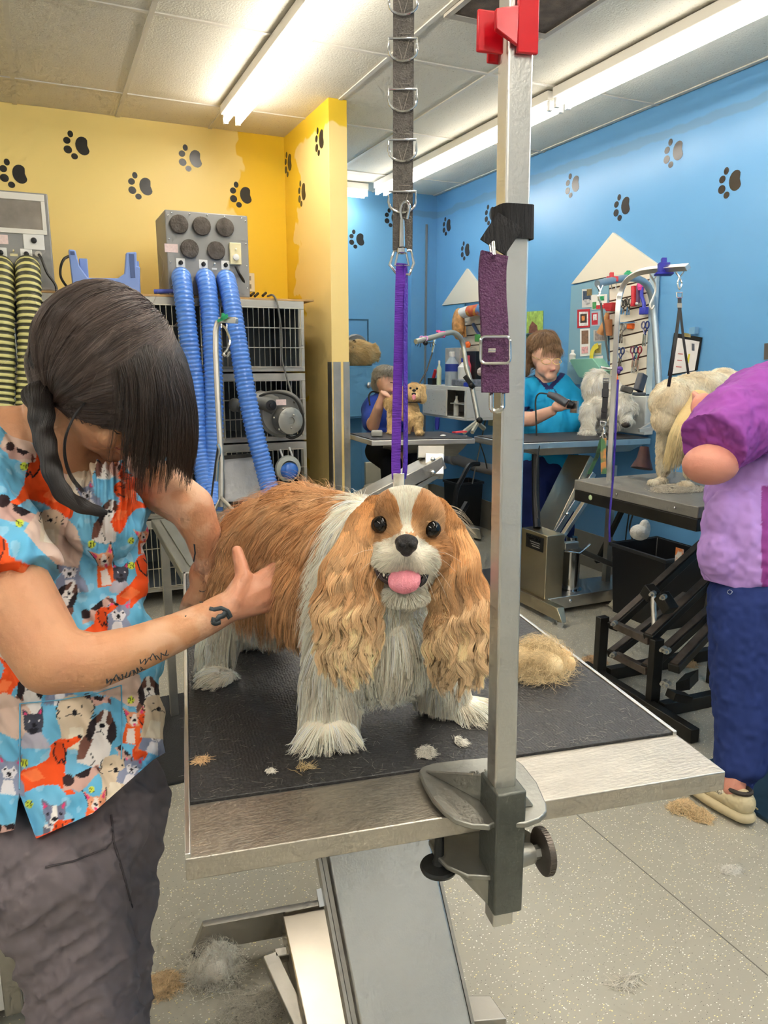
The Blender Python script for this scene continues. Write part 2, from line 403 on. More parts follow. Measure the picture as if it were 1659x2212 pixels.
# grey smear of old glue along the top of the blue wall
nt=BM.node_tree;N=nt.nodes;L=nt.links;b=N['Principled BSDF'];src=b.inputs['Base Color'].links[0].from_socket
tc=N.new('ShaderNodeTexCoord');sx=N.new('ShaderNodeSeparateXYZ');L.new(tc.outputs['Object'],sx.inputs[0])
nz=N.new('ShaderNodeTexNoise');nz.inputs['Scale'].default_value=4;nz.inputs['Detail'].default_value=6;L.new(tc.outputs['Object'],nz.inputs[0])
ma=N.new('ShaderNodeMath');ma.operation='MULTIPLY_ADD';ma.inputs[1].default_value=.10;L.new(nz.outputs[0],ma.inputs[0]);L.new(sx.outputs[2],ma.inputs[2])
ms=N.new('ShaderNodeMath');ms.operation='SUBTRACT';ms.inputs[1].default_value=2.715;L.new(ma.outputs[0],ms.inputs[0])
mb_=N.new('ShaderNodeMath');mb_.operation='ABSOLUTE';L.new(ms.outputs[0],mb_.inputs[0])
mr=N.new('ShaderNodeMapRange');mr.inputs[1].default_value=.022;mr.inputs[2].default_value=.034;mr.inputs[3].default_value=.4;mr.inputs[4].default_value=0;L.new(mb_.outputs[0],mr.inputs[0])
mx=N.new('ShaderNodeMix');mx.data_type='RGBA';L.new(mr.outputs[0],mx.inputs[0]);L.new(src,mx.inputs[6]);mx.inputs[7].default_value=(*lin('6f8795'),1);L.new(mx.outputs[2],b.inputs['Base Color'])
struct('wall_right',MB().boxf(XW,XW+.1,-3.2,YF+.1,0,CZ),BM)
struct('wall_far',MB().boxf(1.70,XW,YF,YF+.1,0,CZ),wall_blue('blue_far_wall_paint','74b0da'))
struct('wall_passage',MB().boxf(1.60,1.70,YY+.12,YF+.1,0,CZ),mat('passage_blue','74b0da',.5))
wm=mat('room_wall_pale','e4e8ea',.7)
struct('wall_left',MB().boxf(-3.3,-3.2,-3.2,YY+.12,0,CZ),wm)
struct('wall_front',MB().boxf(-3.3,XW+.1,-3.3,-3.2,0,CZ),wm)
bbm=mat('grey_vinyl_baseboard','918c80',.5,noise=.1,nscale=5)
struct('baseboard_right',MB().boxf(XW-.008,XW,-3.2,YF,0,.24),bbm)
struct('baseboard_far',MB().boxf(1.70,XW-.008,YF-.008,YF,0,.24),bbm)
# boxed corner and pipe of the far wall
struct('trim_3',MB().boxf(3.10,XW,YF-.09,YF,.24,CZ),BM)
struct('trim_4',MB().boxf(3.235,3.25,YF-.105,YF-.09,.24,CZ-.25),mat('grey_caulk','7b8388',.6))
# steel corner guards on the stub wall
cg=MB().boxf(1.598,1.645,4.231,4.235,.05,1.39);cg.boxf(1.586,1.59,4.231,4.30,.05,1.39)
struct('trim_5',cg,STEELD);struct('trim_6',MB().boxf(1.662,1.702,4.231,4.235,.05,1.39),STEELD)
# floor mats
mm=mat('black_anti_fatigue_mat','262626',.75,bump=.3,bscale=200)
thing('floor_mat','black anti-fatigue mat on the floor behind the groomer in dog-print scrubs','floor mat',MB().boxf(-.9,.62,2.36,3.05,0,.012),mm,bev=.004)
thing('floor_mat','dark blue-black rubber mat under the groomer in purple scrubs','floor mat',MB().boxf(1.93,3.1,.7,1.72,0,.014),mat('blue_black_mat','1d3446',.45,noise=.3,nscale=12,col2=None),bev=.004)
thing('floor_mat','dark grey mat on the floor at the foot of the far grooming tables','floor mat',MB().boxf(2.05,2.75,3.72,4.16,0,.012),mat('grey_mat','45474a',.7),bev=.004)
# paw prints
def paw(P,ex,ey,h,m,label,group):
    """flat decal: P centre, ex/ey in-wall axes, h height; pad to +ex, toes to -ex"""
    n=ex.cross(ey).normalized()
    if n.dot(P-Vector((0,0,CH)))>0:n=-n
    mb=MB()
    def blob(cx,cy,rx,ry,rot=0,hole=0):
        po=[]
        for k in range(20):
            a=2*pi*k/20;x=rx*math.cos(a);y=ry*math.sin(a)
            if hole: 
                d=abs((a-0+pi)%(2*pi)-pi);x*=1-.42*math.exp(-(d/.55)**2)
            po.append((cx+x*math.cos(rot)-y*math.sin(rot),cy+x*math.sin(rot)+y*math.cos(rot)))
        mb.prism([(a*h,b*h) for a,b in po],P+n*.0005,ex,ey,n*.0012)
    blob(.2,-.02,.27,.33,.15,1);blob(-.22,.36,.1,.12);blob(-.36,.12,.13,.12,.3);blob(-.35,-.2,.15,.14,-.2);blob(-.13,-.42,.12,.11)
    thing('paw_print',label,'wall decal',mb,m,group,smooth=0)
PAWM=mat('dark_vinyl_decal','2b2823',.3)
for u,v,l in ((167,313,'black paw print decal high on the yellow wall, second from the frame edge'),(31,374,'black paw print decal on the yellow wall above the left dryer box'),(413,341,'black paw print decal on the yellow wall above the blue-hose dryer box'),(305,401,'black paw print decal on the yellow wall between the two dryer boxes'),(522,420,'black paw print decal on the brighter yellow patch near the corner')):
    paw(PY(u,v,YY),Vector((1,0,0)),Vector((0,0,1)),.155,PAWM,l,'paw prints on the yellow wall')
for u,v,l in ((691,302,'black paw print highest on the side of the yellow stub wall'),(623,352,'black paw print on the yellow stub wall closest to the inner corner'),(653,415,'black paw print lowest on the side of the yellow stub wall')):
    paw(PX(u,v,1.59),Vector((0,-1,0)),Vector((0,0,1)),.155,PAWM,l,'paw prints on the yellow stub wall')
for u,v,l in ((772,516,'black paw print on the far blue wall beside the yellow stub wall'),(848,470,'black paw print on the far blue wall behind the grey strap')):
    paw(PY(u,v,YF if u<800 else YF),Vector((1,0,0)),Vector((0,0,1)),.155,PAWM,l,'paw prints on the far blue wall')
for u,v,l in ((966,487,'black paw print on the blue side wall nearest the far corner'),(1059,462,'black paw print on the blue wall just beside the steel post'),(1006,540,'black paw print on the blue wall above the smaller white gable'),(1238,398,'brown-black paw print on the blue wall to the upper side of the large white gable'),(1345,445,'paw print on the blue wall directly above the large white gable'),(1457,327,'highest paw print on the blue wall beyond the steel post'),(1579,391,'paw print on the blue wall above the purple scrubs')):
    paw(PX(u,v,XW),Vector((0,-1,0)),Vector((0,0,1)),.155,mat('brown_vinyl_decal','3a3129',.22),l,'paw prints on the blue side wall')
# fluorescent lights
TUBE=mat('fluorescent_tube','fffaf2',.4,emit=18.)
TUBE2=mat('fluorescent_tube_dimmer','fffaf2',.4,emit=9.)
TUBE3=mat('fluorescent_tube_front','fffaf2',.4,emit=24.)
def light(x0,x1,y0,y1,label,z=CZ):
    along_y=(y1-y0)>(x1-x0)
    cx,cy=(x0+x1)/2,(y0+y1)/2
    r=root('fluorescent_light',label,'ceiling light',(cx,cy,z-.12),'fluorescent strip lights')
    T=(lambda a,b,c:(cx+a,cy+b,c)) if along_y else (lambda a,b,c:(cx+b,cy+a,c))
    Lh=((y1-y0) if along_y else (x1-x0))/2
    h=MB().boxf(-.062,.062,-Lh,Lh,z-.055,z-.006,T);part('housing',h,mat('light_housing','efe9dc',.4),r,bev=.004)
    for s in (-1,1):
        part('tube',MB().cyl(T(s*.036,-Lh+.025,z-.085),T(s*.036,Lh-.025,z-.085),.017,n=14),TUBE3 if cy<1.2 else TUBE2 if cx>2.5 else TUBE,r,'glowing white tube')
        for e in (-1,1): part('socket',MB().boxf(s*.036-.012,s*.036+.012,e*(Lh-.012)-.011,e*(Lh-.012)+.011,z-.105,z-.05,T),WHITEP,r)
light(1.06,1.20,2.35,4.6,'two-tube strip light above the yellow wall corner')
light(2.60,2.76,3.62,5.95,'two-tube strip light near the far corner of the blue wall')
light(2.60,2.76,1.25,3.58,'two-tube strip light along the blue wall, ending where the next begins')
light(1.95,2.60,6.0,6.14,'short strip light crossing in front of the far blue wall')
for x,y,l in ((-1.6,2.35,'beside the yellow wall, over the cages'),(.45,-2.2,'behind the camera, in line with the steel table'),(1.13,-.3,'straight above the steel grooming table'),(-1.3,-1.6,'behind the dark-haired groomer'),(2.68,-1.4,'at the front end of the blue wall')):
    light(x-.07,x+.07,y,y+2.25,'two-tube strip light '+l)
# return air vent
r=root('ceiling_vent','brown dusty return-air vent in the ceiling beside the steel post','vent',(1.93,2.8,CZ-.02))
part('frame',MB().boxf(1.675,2.19,2.52,2.56,CZ-.018,CZ-.004).boxf(1.675,2.19,3.03,3.07,CZ-.018,CZ-.004).boxf(1.675,1.70,2.56,3.03,CZ-.018,CZ-.004).boxf(2.165,2.19,2.56,3.03,CZ-.018,CZ-.004),mat('vent_frame','b9b0a0',.6),r)
part('grille',MB().boxf(1.70,2.165,2.56,3.03,CZ-.014,CZ-.008),mat('dusty_grille','6d5c4c',.9,noise=.4,nscale=14,bump=.8,bscale=260),r)
# ================================================================ MAIN GROOMING TABLE
TU=Vector((.9859,-.1673,0));TV=Vector((.1673,.9859,0));TF=Vector((.095,.699,0))
def T(a,b,z): return TF+TU*a+TV*b+Vector((0,0,z))
TW,TL,TH=.648,1.07,.9
MATM=mat('ribbed_black_table_mat','302f2f',.5,noise=.08,nscale=30,bump=.0,spec=.6)
def ribbed(m,sc,strength):
    nt=m.node_tree;N=nt.nodes;L=nt.links;b=N['Principled BSDF'];tc=N.new('ShaderNodeTexCoord');mp=N.new('ShaderNodeMapping')
    mp.inputs['Rotation'].default_value=(0,0,math.radians(9.6));mp.inputs['Scale'].default_value=(1,.75,1);L.new(tc.outputs['Object'],mp.inputs[0])
    vo=N.new('ShaderNodeTexVoronoi');vo.inputs['Scale'].default_value=sc;vo.inputs['Randomness'].default_value=.6;L.new(mp.outputs[0],vo.inputs['Vector'])
    bp=N.new('ShaderNodeBump');bp.inputs['Strength'].default_value=strength;bp.inputs['Distance'].default_value=.002;L.new(vo.outputs['Distance'],bp.inputs['Height']);L.new(bp.outputs[0],b.inputs['Normal'])
ribbed(MATM,240,.5)
tb=root('grooming_table','large stainless steel grooming table with ribbed black mat under the brown and white spaniel','grooming table',T(TW/2,TL/2,0))
def tbox(a0,a1,b0,b1,z0,z1,mb=None): return (mb or MB()).boxf(a0,a1,b0,b1,z0,z1,T)
part('table_top',tbox(0,TW,0,TL,TH-.0255,TH-.002),STEELT,tb,bev=.002)
rim=tbox(0,.006,0,TL,TH-.003,TH+.006);tbox(TW-.006,TW,.095,TL,TH-.003,TH+.006,rim);tbox(0,TW,TL-.016,TL,TH-.003,TH+.006,rim)
part('rim',rim,STEEL,tb,bev=.001)
part('front_plate',tbox(0,TW,-.0015,.096,TH-.0245,TH+.001),STEELT,tb,'bare scratched steel front edge of the table',bev=.0015)
part('mat',tbox(.0065,TW-.0065,.0965,TL-.017,TH-.003,TH+.0045),MATM,tb,'ribbed black rubber mat',bev=.001)
# lift arm: a wide folded-steel box leaning back under the top
A0,A1=T(.30,.62,.83),T(.335,.16,.10)
ax_=(A1-A0)
def armbox(p0,p1,w,h,off=0): return MB().bar(p0+TU*off,p1+TU*off,w,h,up=TU.cross((p1-p0).normalized()))
E1=PD(815,1835,1.40);E2=PD(893,2215,1.32)
d_=(E2-E1).normalized();E0=E1-d_*((.86-E1.z)/(-d_.z));E3=E1+d_*((E1.z-.13)/(-d_.z))
upn=TU.cross(d_).normalized()
part('lift_arm',MB().bar(E0,E3,.06,.192,up=TU),STEEL,tb,'wide brushed steel lifting arm',bev=.004)
m=MB().bar(E0-TU*.103+upn*.0,E3-TU*.103,.03,.008,up=TU);m.bar(E0-TU*.112,E3-TU*.112,.045,.006,up=TU)
part('side_rail',m,STEELD,tb)
part('side_rail',MB().bar(E0+TU*.101,E3+TU*.101,.05,.006,up=TU),STEELD,tb)
for f,s in ((.52,1),(.93,1)):
    c=E0+(E3-E0)*f+TU*.104*s;q=MB().cyl(c,c+TU*.018*s,.014,n=6);q.cyl(c+TU*.018,c+TU*.027,.009,n=12);part('bolt',q,CHROME,tb,smooth=20)
c=E0+(E3-E0)*.55-TU*.118;part('bolt',MB().bar(c,c+d_*.03,.012,.016,up=TU),CHROME,tb)
# base: rear cross channel, long rail, brace, front plate
def zt(u,v,z): return PZ(u,v,z)
p=[zt(438,1989,.10),zt(703,1940,.10),zt(703,1952,.10),zt(442,2001,.10)]
ch=MB();ch.hexa([zt(416,2059,.03)]+[zt(616,2022,.03)]+[zt(616,2022,.03)+TV*.006]+[zt(416,2059,.03)+TV*.006]+[zt(438,2001,.10)]+[zt(616,1966,.10)]+[zt(616,1966,.10)+TV*.006]+[zt(438,2001,.10)+TV*.006])
part('foot_channel',ch.hexa([zt(438,1989,.100),zt(706,1940,.100),zt(706,1953,.100),zt(440,2002,.100),zt(438,1989,.103),zt(706,1940,.103),zt(706,1953,.103),zt(440,2002,.103)]).hexa([zt(416,2059,.03),zt(416,2059,.03)+TU*.004,zt(440,2002,.10)+TU*.004,zt(440,2002,.10),zt(414,2046,.03),zt(414,2046,.03)+TU*.004,zt(438,1989,.10)+TU*.004,zt(438,1989,.10)]),STEELD,tb)
r0,r1,r2,r3=zt(608,1972,.095),zt(712,1950,.095),zt(762,2240,.095),zt(672,2260,.095)
rb=MB().hexa([Vector((q.x,q.y,.02)) for q in (r0,r1,r2,r3)]+[r0,r1,r2,r3])
part('base_rail',rb,mat('bright_steel','c9c0b2',.3,1.,noise=.08,nscale=9),tb,bev=.003)
b0,b1=zt(583,2068,.06),zt(668,2250,.06)
part('brace',MB().bar(b0,b1,.034,.02).bar(b0+TU*.012,b0+TU*.075+Vector((0,0,0)),.025,.02),STEELD,tb,bev=.002)
f0,f1=zt(925,2195,.13),zt(1085,2195,.13)
part('base_plate',MB().hexa([Vector((q.x,q.y,.02)) for q in (zt(905,2215,.13),zt(1095,2200,.13),zt(1060,2150,.13),zt(990,2150,.13))]+[zt(905,2215,.13),zt(1095,2200,.13),zt(1060,2150,.13),zt(990,2150,.13)]),STEELD,tb,bev=.002)
for q in ((.1,.1),(.55,.1),(.1,.95),(.55,.95)): pass
bc_=Vector((E3.x,E3.y,0));part('base_block',MB().boxf(-.14,.14,-.10,.12,.0,.115,lambda x,y,z:bc_+TU*x+TV*y+Vector((0,0,z))).boxf(-.115,-.10,-.06,.06,.115,.20,lambda x,y,z:bc_+TU*x+TV*y+Vector((0,0,z))).boxf(.10,.115,-.06,.06,.115,.20,lambda x,y,z:bc_+TU*x+TV*y+Vector((0,0,z))),STEELD,tb,bev=.003)
part('foot',MB().cyl(zt(425,2055,.03),zt(425,2055,.03)*1+Vector((0,0,-.03)),.012,n=12),RUBBER,tb)
part('foot',MB().cyl(Vector((r2.x,r2.y,.02)),Vector((r2.x,r2.y,0)),.02,n=12),RUBBER,tb)
# ---------------- clamp
cl=root('table_clamp','grey cast-metal clamp gripping the front edge of the steel grooming table','clamp',T(.34,-.02,.8))
W=[(905,1665),(912,1656),(935,1648),(1000,1640),(1065,1635),(1110,1637),(1130,1652),(1160,1690),(1180,1735),(1181,1752),(1168,1765),(1140,1776),(1133,1777),(1065,1777),(1058,1783),(1020,1780),(985,1770),(958,1750),(935,1725),(915,1692)]
pl=[PZ(u,v,.912) for u,v in W];n=len(pl)
mb=MB();mb.add([q-Vector((0,0,.007)) for q in pl]+pl,[tuple(reversed(range(n))),tuple(range(n,2*n))]+[(k,(k+1)%n,n+(k+1)%n,n+k) for k in range(n)])
part('upper_plate',mb,CAST,cl,bev=.0015)
part('block',tbox(.323,.357,-.046,.003,.80,.948),mat('dark_cast_iron','6b6d66',.5,.7,noise=.25,nscale=12,bump=.15,bscale=150),cl,bev=.0025)
# ribs from the plate tips up to the block
def rib(p0,h): 
    q0,q1=p0;return MB().hexa([q0+Vector((0,0,0))-TV*.002,q1-TV*.002,q1+TV*.002,q0+TV*.002,q0+Vector((0,0,.002))-TV*.002,q1+Vector((0,0,h))-TV*.002,q1+Vector((0,0,h))+TV*.002,q0+Vector((0,0,.002))+TV*.002])
part('rib',rib((PZ(922,1668,.912),T(.325,.0,.912)),.034),CAST,cl,bev=.001)
part('rib',rib((PZ(1150,1740,.912),T(.356,-.02,.912)),.03),CAST,cl,bev=.001)
lw=[PZ(u,v,.842) for u,v in ((925,1815),(1000,1785),(1100,1770),(1150,1800),(1165,1830),(1140,1850),(1062,1893),(1010,1890),(965,1870),(940,1845))];n=len(lw)
mb=MB();mb.add([q-Vector((0,0,.006)) for q in lw]+lw,[tuple(reversed(range(n))),tuple(range(n,2*n))]+[(k,(k+1)%n,n+(k+1)%n,n+k) for k in range(n)])
part('lower_plate',mb,CAST,cl,bev=.0015)
part('rib',MB().hexa([T(.29,-.01,.838),T(.325,-.03,.80),T(.325,-.026,.80),T(.29,-.006,.838),T(.29,-.01,.84),T(.325,-.03,.84),T(.325,-.026,.84),T(.29,-.006,.84)]),CAST,cl)
kc=PZ(948,1868,.828);kn=MB().lathe([(.006,.0),(.012,.002),(.0205,.006),(.022,.010),(.0205,.013),(.008,.015),(.006,.02),(.005,.075)],kc-Vector((0,0,.012)),n=30)
part('knob',kn,mat('dark_knob','2c2d2c',.35,.4),cl,'black screw knob under the clamp')
kk=T(.357,-.022,.852);part('boss',MB().cyl(kk,kk+TU*.022,.014,.011,n=20).cyl(kk+TU*.022,kk+TU*.030,.008,n=6),CAST,cl)
kd=kk+TU*.030
pr=[]
g=MB();g.lathe([(.012,0),(.0245,.001),(.026,.002),(.026,.009),(.0245,.010),(.004,.0105)],kd,TU,48)
for k in range(48):
    a=2*pi*k/48;x,y,_=fr(TU);q=kd+(x*math.cos(a)+y*math.sin(a))*.026;g.bar(q+TU*.0025,q+TU*.0085,.0014,.0014,up=(x*math.cos(a)+y*math.sin(a)))
part('knob',g,mat('brown_grey_knob','6a625a',.45,.6),cl,'knurled round metal tightening knob')
t=bpy.data.curves.new('engraved_letters','FONT');t.body='OMS';t.size=.02;t.extrude=.0006;t.align_x='CENTER'
me_=bpy.data.objects.new('t',t);COL.objects.link(me_);dg=bpy.context.evaluated_depsgraph_get();tm=bpy.data.meshes.new_from_object(me_.evaluated_get(dg));bpy.data.objects.remove(me_)
q=MB();c=PZ(1045,1663,.9125)
for v_ in tm.vertices:q.v.append(c-TU*v_.co.x-TV*v_.co.y+Vector((0,0,v_.co.z)))
q.f=[tuple(p.vertices) for p in tm.polygons];q.mi=[0]*len(q.f);part('engraved_letters',q,mat('cast_dark','6f6d66',.5,.8),cl)
# ---------------- post
gp=root('grooming_post','square steel grooming post rising from the clamp on the table edge','grooming arm',T(.34,-.022,.775))
pb_=T(.34,-.022,.775);pt_=T(.34,-.022,1.80)
def depth(p): 
    p=Vector(p)-Vector((0,0,CH));return p.dot(CF)
def at_v(v,base=pb_):
    lo,hi=.5,2.4
    for _ in range(50):
        mz=(lo+hi)/2;q=Vector((base.x,base.y,mz));_,vv,_=projn([q])
        if vv[0]>v:lo=mz
        else:hi=mz
    return Vector((base.x,base.y,lo))
PTOP=PD(1119,-150,depth(at_v(-150)))
pd_=(PTOP-pb_).normalized()
def post_at(v):
    lo,hi=0,1.4
    for _ in range(50):
        mz=(lo+hi)/2;q=pb_+pd_*mz;_,vv,_=projn([q])
        if vv[0]>v:lo=mz
        else:hi=mz
    return pb_+pd_*lo
part('post',MB().bar(pb_,PTOP+pd_*.25,.0245,.0245,up=TV),STEEL,gp,bev=.0022)
# the arm that reaches over the table above the frame
apex=PTOP+pd_*.22;OV=PD(874,-260,.86)
OVT=Vector((OV.x,OV.y,apex.z-.02))
part('arm',MB().bar(apex,OVT+(OVT-apex).normalized()*.12,.0245,.0245,up=(0,0,1)),STEEL,gp,bev=.002)
# red plastic clip on the post
RED=mat('red_plastic_clip','cf0f20',.28,spec=.6)
rc=root('plastic_clip','bright red plastic spring clip pinched onto the top of the steel post','clip',post_at(70))
XR=TU;YR=TV
a=post_at(-60);b=post_at(130)
part('jaw',MB().bar(a-YR*.0155+XR*.004,b-YR*.0155+XR*.004,.004,.020,up=(TU)),RED,rc,bev=.001)
part('jaw',MB().bar(post_at(-40)+YR*.0155+XR*.006,post_at(148)+YR*.0155+XR*.006,.004,.022,up=TU),RED,rc,bev=.001)
h=post_at(85)
part('handle',MB().hexa([h-YR*.018-XR*.006+Vector((0,0,-.012)),h-YR*.014-XR*.006+Vector((0,0,-.012)),h-YR*.020-XR*.030+Vector((0,0,-.004)),h-YR*.026-XR*.030+Vector((0,0,-.004)),h-YR*.018-XR*.006+Vector((0,0,.02)),h-YR*.014-XR*.006+Vector((0,0,.02)),h-YR*.020-XR*.030+Vector((0,0,.012)),h-YR*.026-XR*.030+Vector((0,0,.012))]),RED,rc,bev=.001)
hp=PD(1062,70,depth(h)-.012)
part('handle',MB().boxf(-.014,.011,-.0022,.0022,-.017,.017,lambda x,y,z:hp+TU*x+TV*y+Vector((0,0,z))),RED,rc,bev=.0015)
hp2=PD(1072,105,depth(h)+.012)
part('handle',MB().boxf(-.009,.014,-.002,.002,-.013,.012,lambda x,y,z:hp2+TU*x+TV*y+Vector((0,0,z))),RED,rc,bev=.0015)
# black velcro band round the post and the hanging purple belly strap
BLK=mat('black_webbing','1b1a1c',.8,bump=.5,bscale=400,stretch=(1,1,.1))
vs=root('belly_strap','dark purple belly strap hanging by a black band from the steel post','strap',post_at(500))
def ringpath(c,rx,ry,n=28,off=0): return [c+TU*math.cos(2*pi*k/n+off)*rx+TV*math.sin(2*pi*k/n+off)*ry for k in range(n+1)]
def band(v0,v1,ex,mbb=None,grow=0):
    mbb=mbb or MB();A=post_at(v0);B=post_at(v1)
    def sq(c,e):
        out=[]
        for k in range(36):
            a_=2*pi*k/36;x=math.cos(a_);y=math.sin(a_);s=e/((abs(x)**6+abs(y)**6)**(1/6));out.append(c+TU*x*s+TV*y*s)
        return out
    N_=36;R=[sq(A,.0150),sq(A,.0165),sq(B,.0168),sq(B,.0150)];return mbb._rings(R,False)
part('band',band(447,520,0),BLK,vs,'black webbing band wrapped round the post')
q0=post_at(484)-TU*.010-TV*.0172;q1=PD(1064,534,depth(q0))
part('tab',MB().strap([q0,q0*.7+q1*.3-TV*.001,q0*.35+q1*.65,q1],.027,.0022,(q1-q0).cross(CF)),BLK,vs)
dq=depth(q1)-.004
part('ring',MB().tube([PD(1060,527,dq),PD(1064,560,dq),PD(1068,548,dq-.01),PD(1066,524,dq-.01)],.0018,closed=True),CHROME,vs)
PUR=mat('plum_webbing','54234e',.6,noise=.12,nscale=300,bump=.5,bscale=500)
sp_=spline([PD(1068,548,dq),PD(1064,580,dq),PD(1064,640,dq),PD(1068,700,dq),PD(1068,760,dq),PD(1069,800,dq),PD(1070,848,dq)],8)
WD=CR*1.0+CF*.25
part('strap',MB().strap(sp_,.026,.0035,WD),PUR,vs,'plum woven strap')
def rrect(c,w,h,ex,ey,r=.004,n=5):
    out=[]
    for sx,sy,a0 in ((1,1,0),(-1,1,pi/2),(-1,-1,pi),(1,-1,3*pi/2)):
        for k in range(n):
            a_=a0+pi/2*k/(n-1);out.append(c+ex*(sx*(w/2-r)+math.cos(a_)*r)+ey*(sy*(h/2-r)+math.sin(a_)*r))
    return out
c=PD(1070,756,dq-.006);part('slider',MB().tube(rrect(c,.026,.024,CR,CU),.0016,closed=True),CHROME,vs)
c=PD(1074,852,dq+.006);part('snap_ring',MB().tube(rrect(c,.011,.030,(CR+CU*.15).normalized(),CU),.0022,closed=True),CHROME,vs)
part('bolt_pin',MB().cyl(PD(1054,757,dq-.008),PD(1070,757,dq-.008),.0022),CHROME,vs)
# ---------------- ladder strap above the dog (D rings) and purple loop
GW=mat('grey_black_webbing','6e6861',.75,noise=.15,nscale=120,bump=.6,bscale=500)
NK=PD(866,1042,1.04)   # where the noose meets the neck
hor=lambda v:None
XV=Vector((NK.x,NK.y,0))
def hang(v,off=0): 
    q=at_v(v,NK);return q+CR*off
ls=root('grooming_loop','grey webbing ladder strap with steel D rings hanging above the spaniel','strap',hang(560))
P_=[hang(v) for v in range(-260,545,20)]
P_.append(hang(535))
part('webbing',MB().strap(P_,.0245,.0025,CR+CF*.12),GW,ls)
part('webbing',MB().strap([hang(v,.003)+CF*.006 for v in (20,100,300,470,540)],.022,.002,CR+CF*.12),GW,ls)
STI=mat('pale_stitching','a59d90',.8)
def dring(c,w,h):
    x=CR;y=Vector((0,0,1));out=[c+x*w/2+y*h*.42,c-x*w/2+y*h*.42]
    for k in range(9):
        a_=pi+pi*k/8;out.append(c+x*math.cos(a_)*w/2+y*(math.sin(a_)*h*.42-h*.02))
    return out
for v in (10,110,219,327,438):
    c=hang(v)-CF*.003
    part('ring',MB().tube(dring(c,.035,.030),.00165,8,closed=True),CHROME,ls)
    st=MB();d=hang(v-18)-CF*.0018
    for s_ in (-1,1): st.tube([c+CR*.008*s_+Vector((0,0,.012))-CF*.0005+CF*.0018,c-Vector((0,0,.014))-CF*.0005+CF*.0018],.0004,4)
    e=hang(v-36)-CF*.0016
    st.tube([e-CR*.010,e+CR*.010],.0004,4);part('stitching',st,STI,ls)
c=hang(562);part('ring',MB().tube([c+CR*.012+Vector((0,0,.012)),c-CR*.010+Vector((0,0,.012)),c-CR*.016-Vector((0,0,.006)),c-CR*.006-Vector((0,0,.018)),c+CR*.010-Vector((0,0,.018)),c+CR*.016-Vector((0,0,.004))],.0019,8,closed=True),CHROME,ls)
# snap hook
sh=root('snap_hook','chrome swivel snap hook clipped to the lowest D ring above the purple loop','hook',hang(520))
hk=hang(500)-CF*.008
part('body',MB().tube([hk-Vector((0,0,.022)),hk,hk+Vector((0,0,.012))],[.0042,.0036,.003],12).lathe([(.003,-.001),(.0065,.001),(.0065,.006),(.003,.008)],hk-Vector((0,0,.030)),n=16),CHROME,sh)
part('hook',MB().tube(spline([hk+Vector((0,0,.010)),hk+Vector((0,0,.026))-CR*.002,hk+Vector((0,0,.034))+CR*.004,hk+Vector((0,0,.028))+CR*.009,hk+Vector((0,0,.012))+CR*.006],6),.0019,8),CHROME,sh)
c=hang(556)-CF*.006;part('swivel',MB().tube([c+CR*.004+Vector((0,0,.010)),c-CR*.004+Vector((0,0,.010)),c-CR*.009-Vector((0,0,.012)),c+CR*.009-Vector((0,0,.012))],.0017,8,closed=True),CHROME,sh)
# purple noose
PU=mat('bright_purple_webbing','6a2bb8',.5,noise=.08,nscale=200,bump=.6,bscale=260,stretch=(.3,.3,2.5))
pn=root('noose','bright purple webbing noose running from the snap hook down to the spaniel neck','strap',hang(1000))
a=[hang(572)-CR*.001-CF*.006,hang(600)-CR*.002-CF*.005,hang(760)-CR*.004,hang(900)-CR*.006,hang(1000)-CR*.007,hang(1035)-CR*.006]
part('strap',MB().strap(spline(a,6),.0128,.0016,CR),PU,pn)
b=[hang(572)+CR*.004-CF*.003,hang(620)+CR*.005,hang(760)+CR*.005,hang(900)+CR*.006,hang(1000)+CR*.006,hang(1035)+CR*.004]
part('strap',MB().strap(spline(b,6),.011,.0016,CR*.55+CF),mat('shaded_purple_webbing','45199a',.5,bump=.5,bscale=260),pn)  # turned side of the same loop, its shade put into a darker colour
c=hang(1035)-CR*.003-CF*.004
part('slide_clip',MB().boxf(-.008,.008,-.003,.003,-.012,.008,lambda x,y,z:c+CR*x+CF*y+Vector((0,0,z))),CHROME,pn,bev=.001)
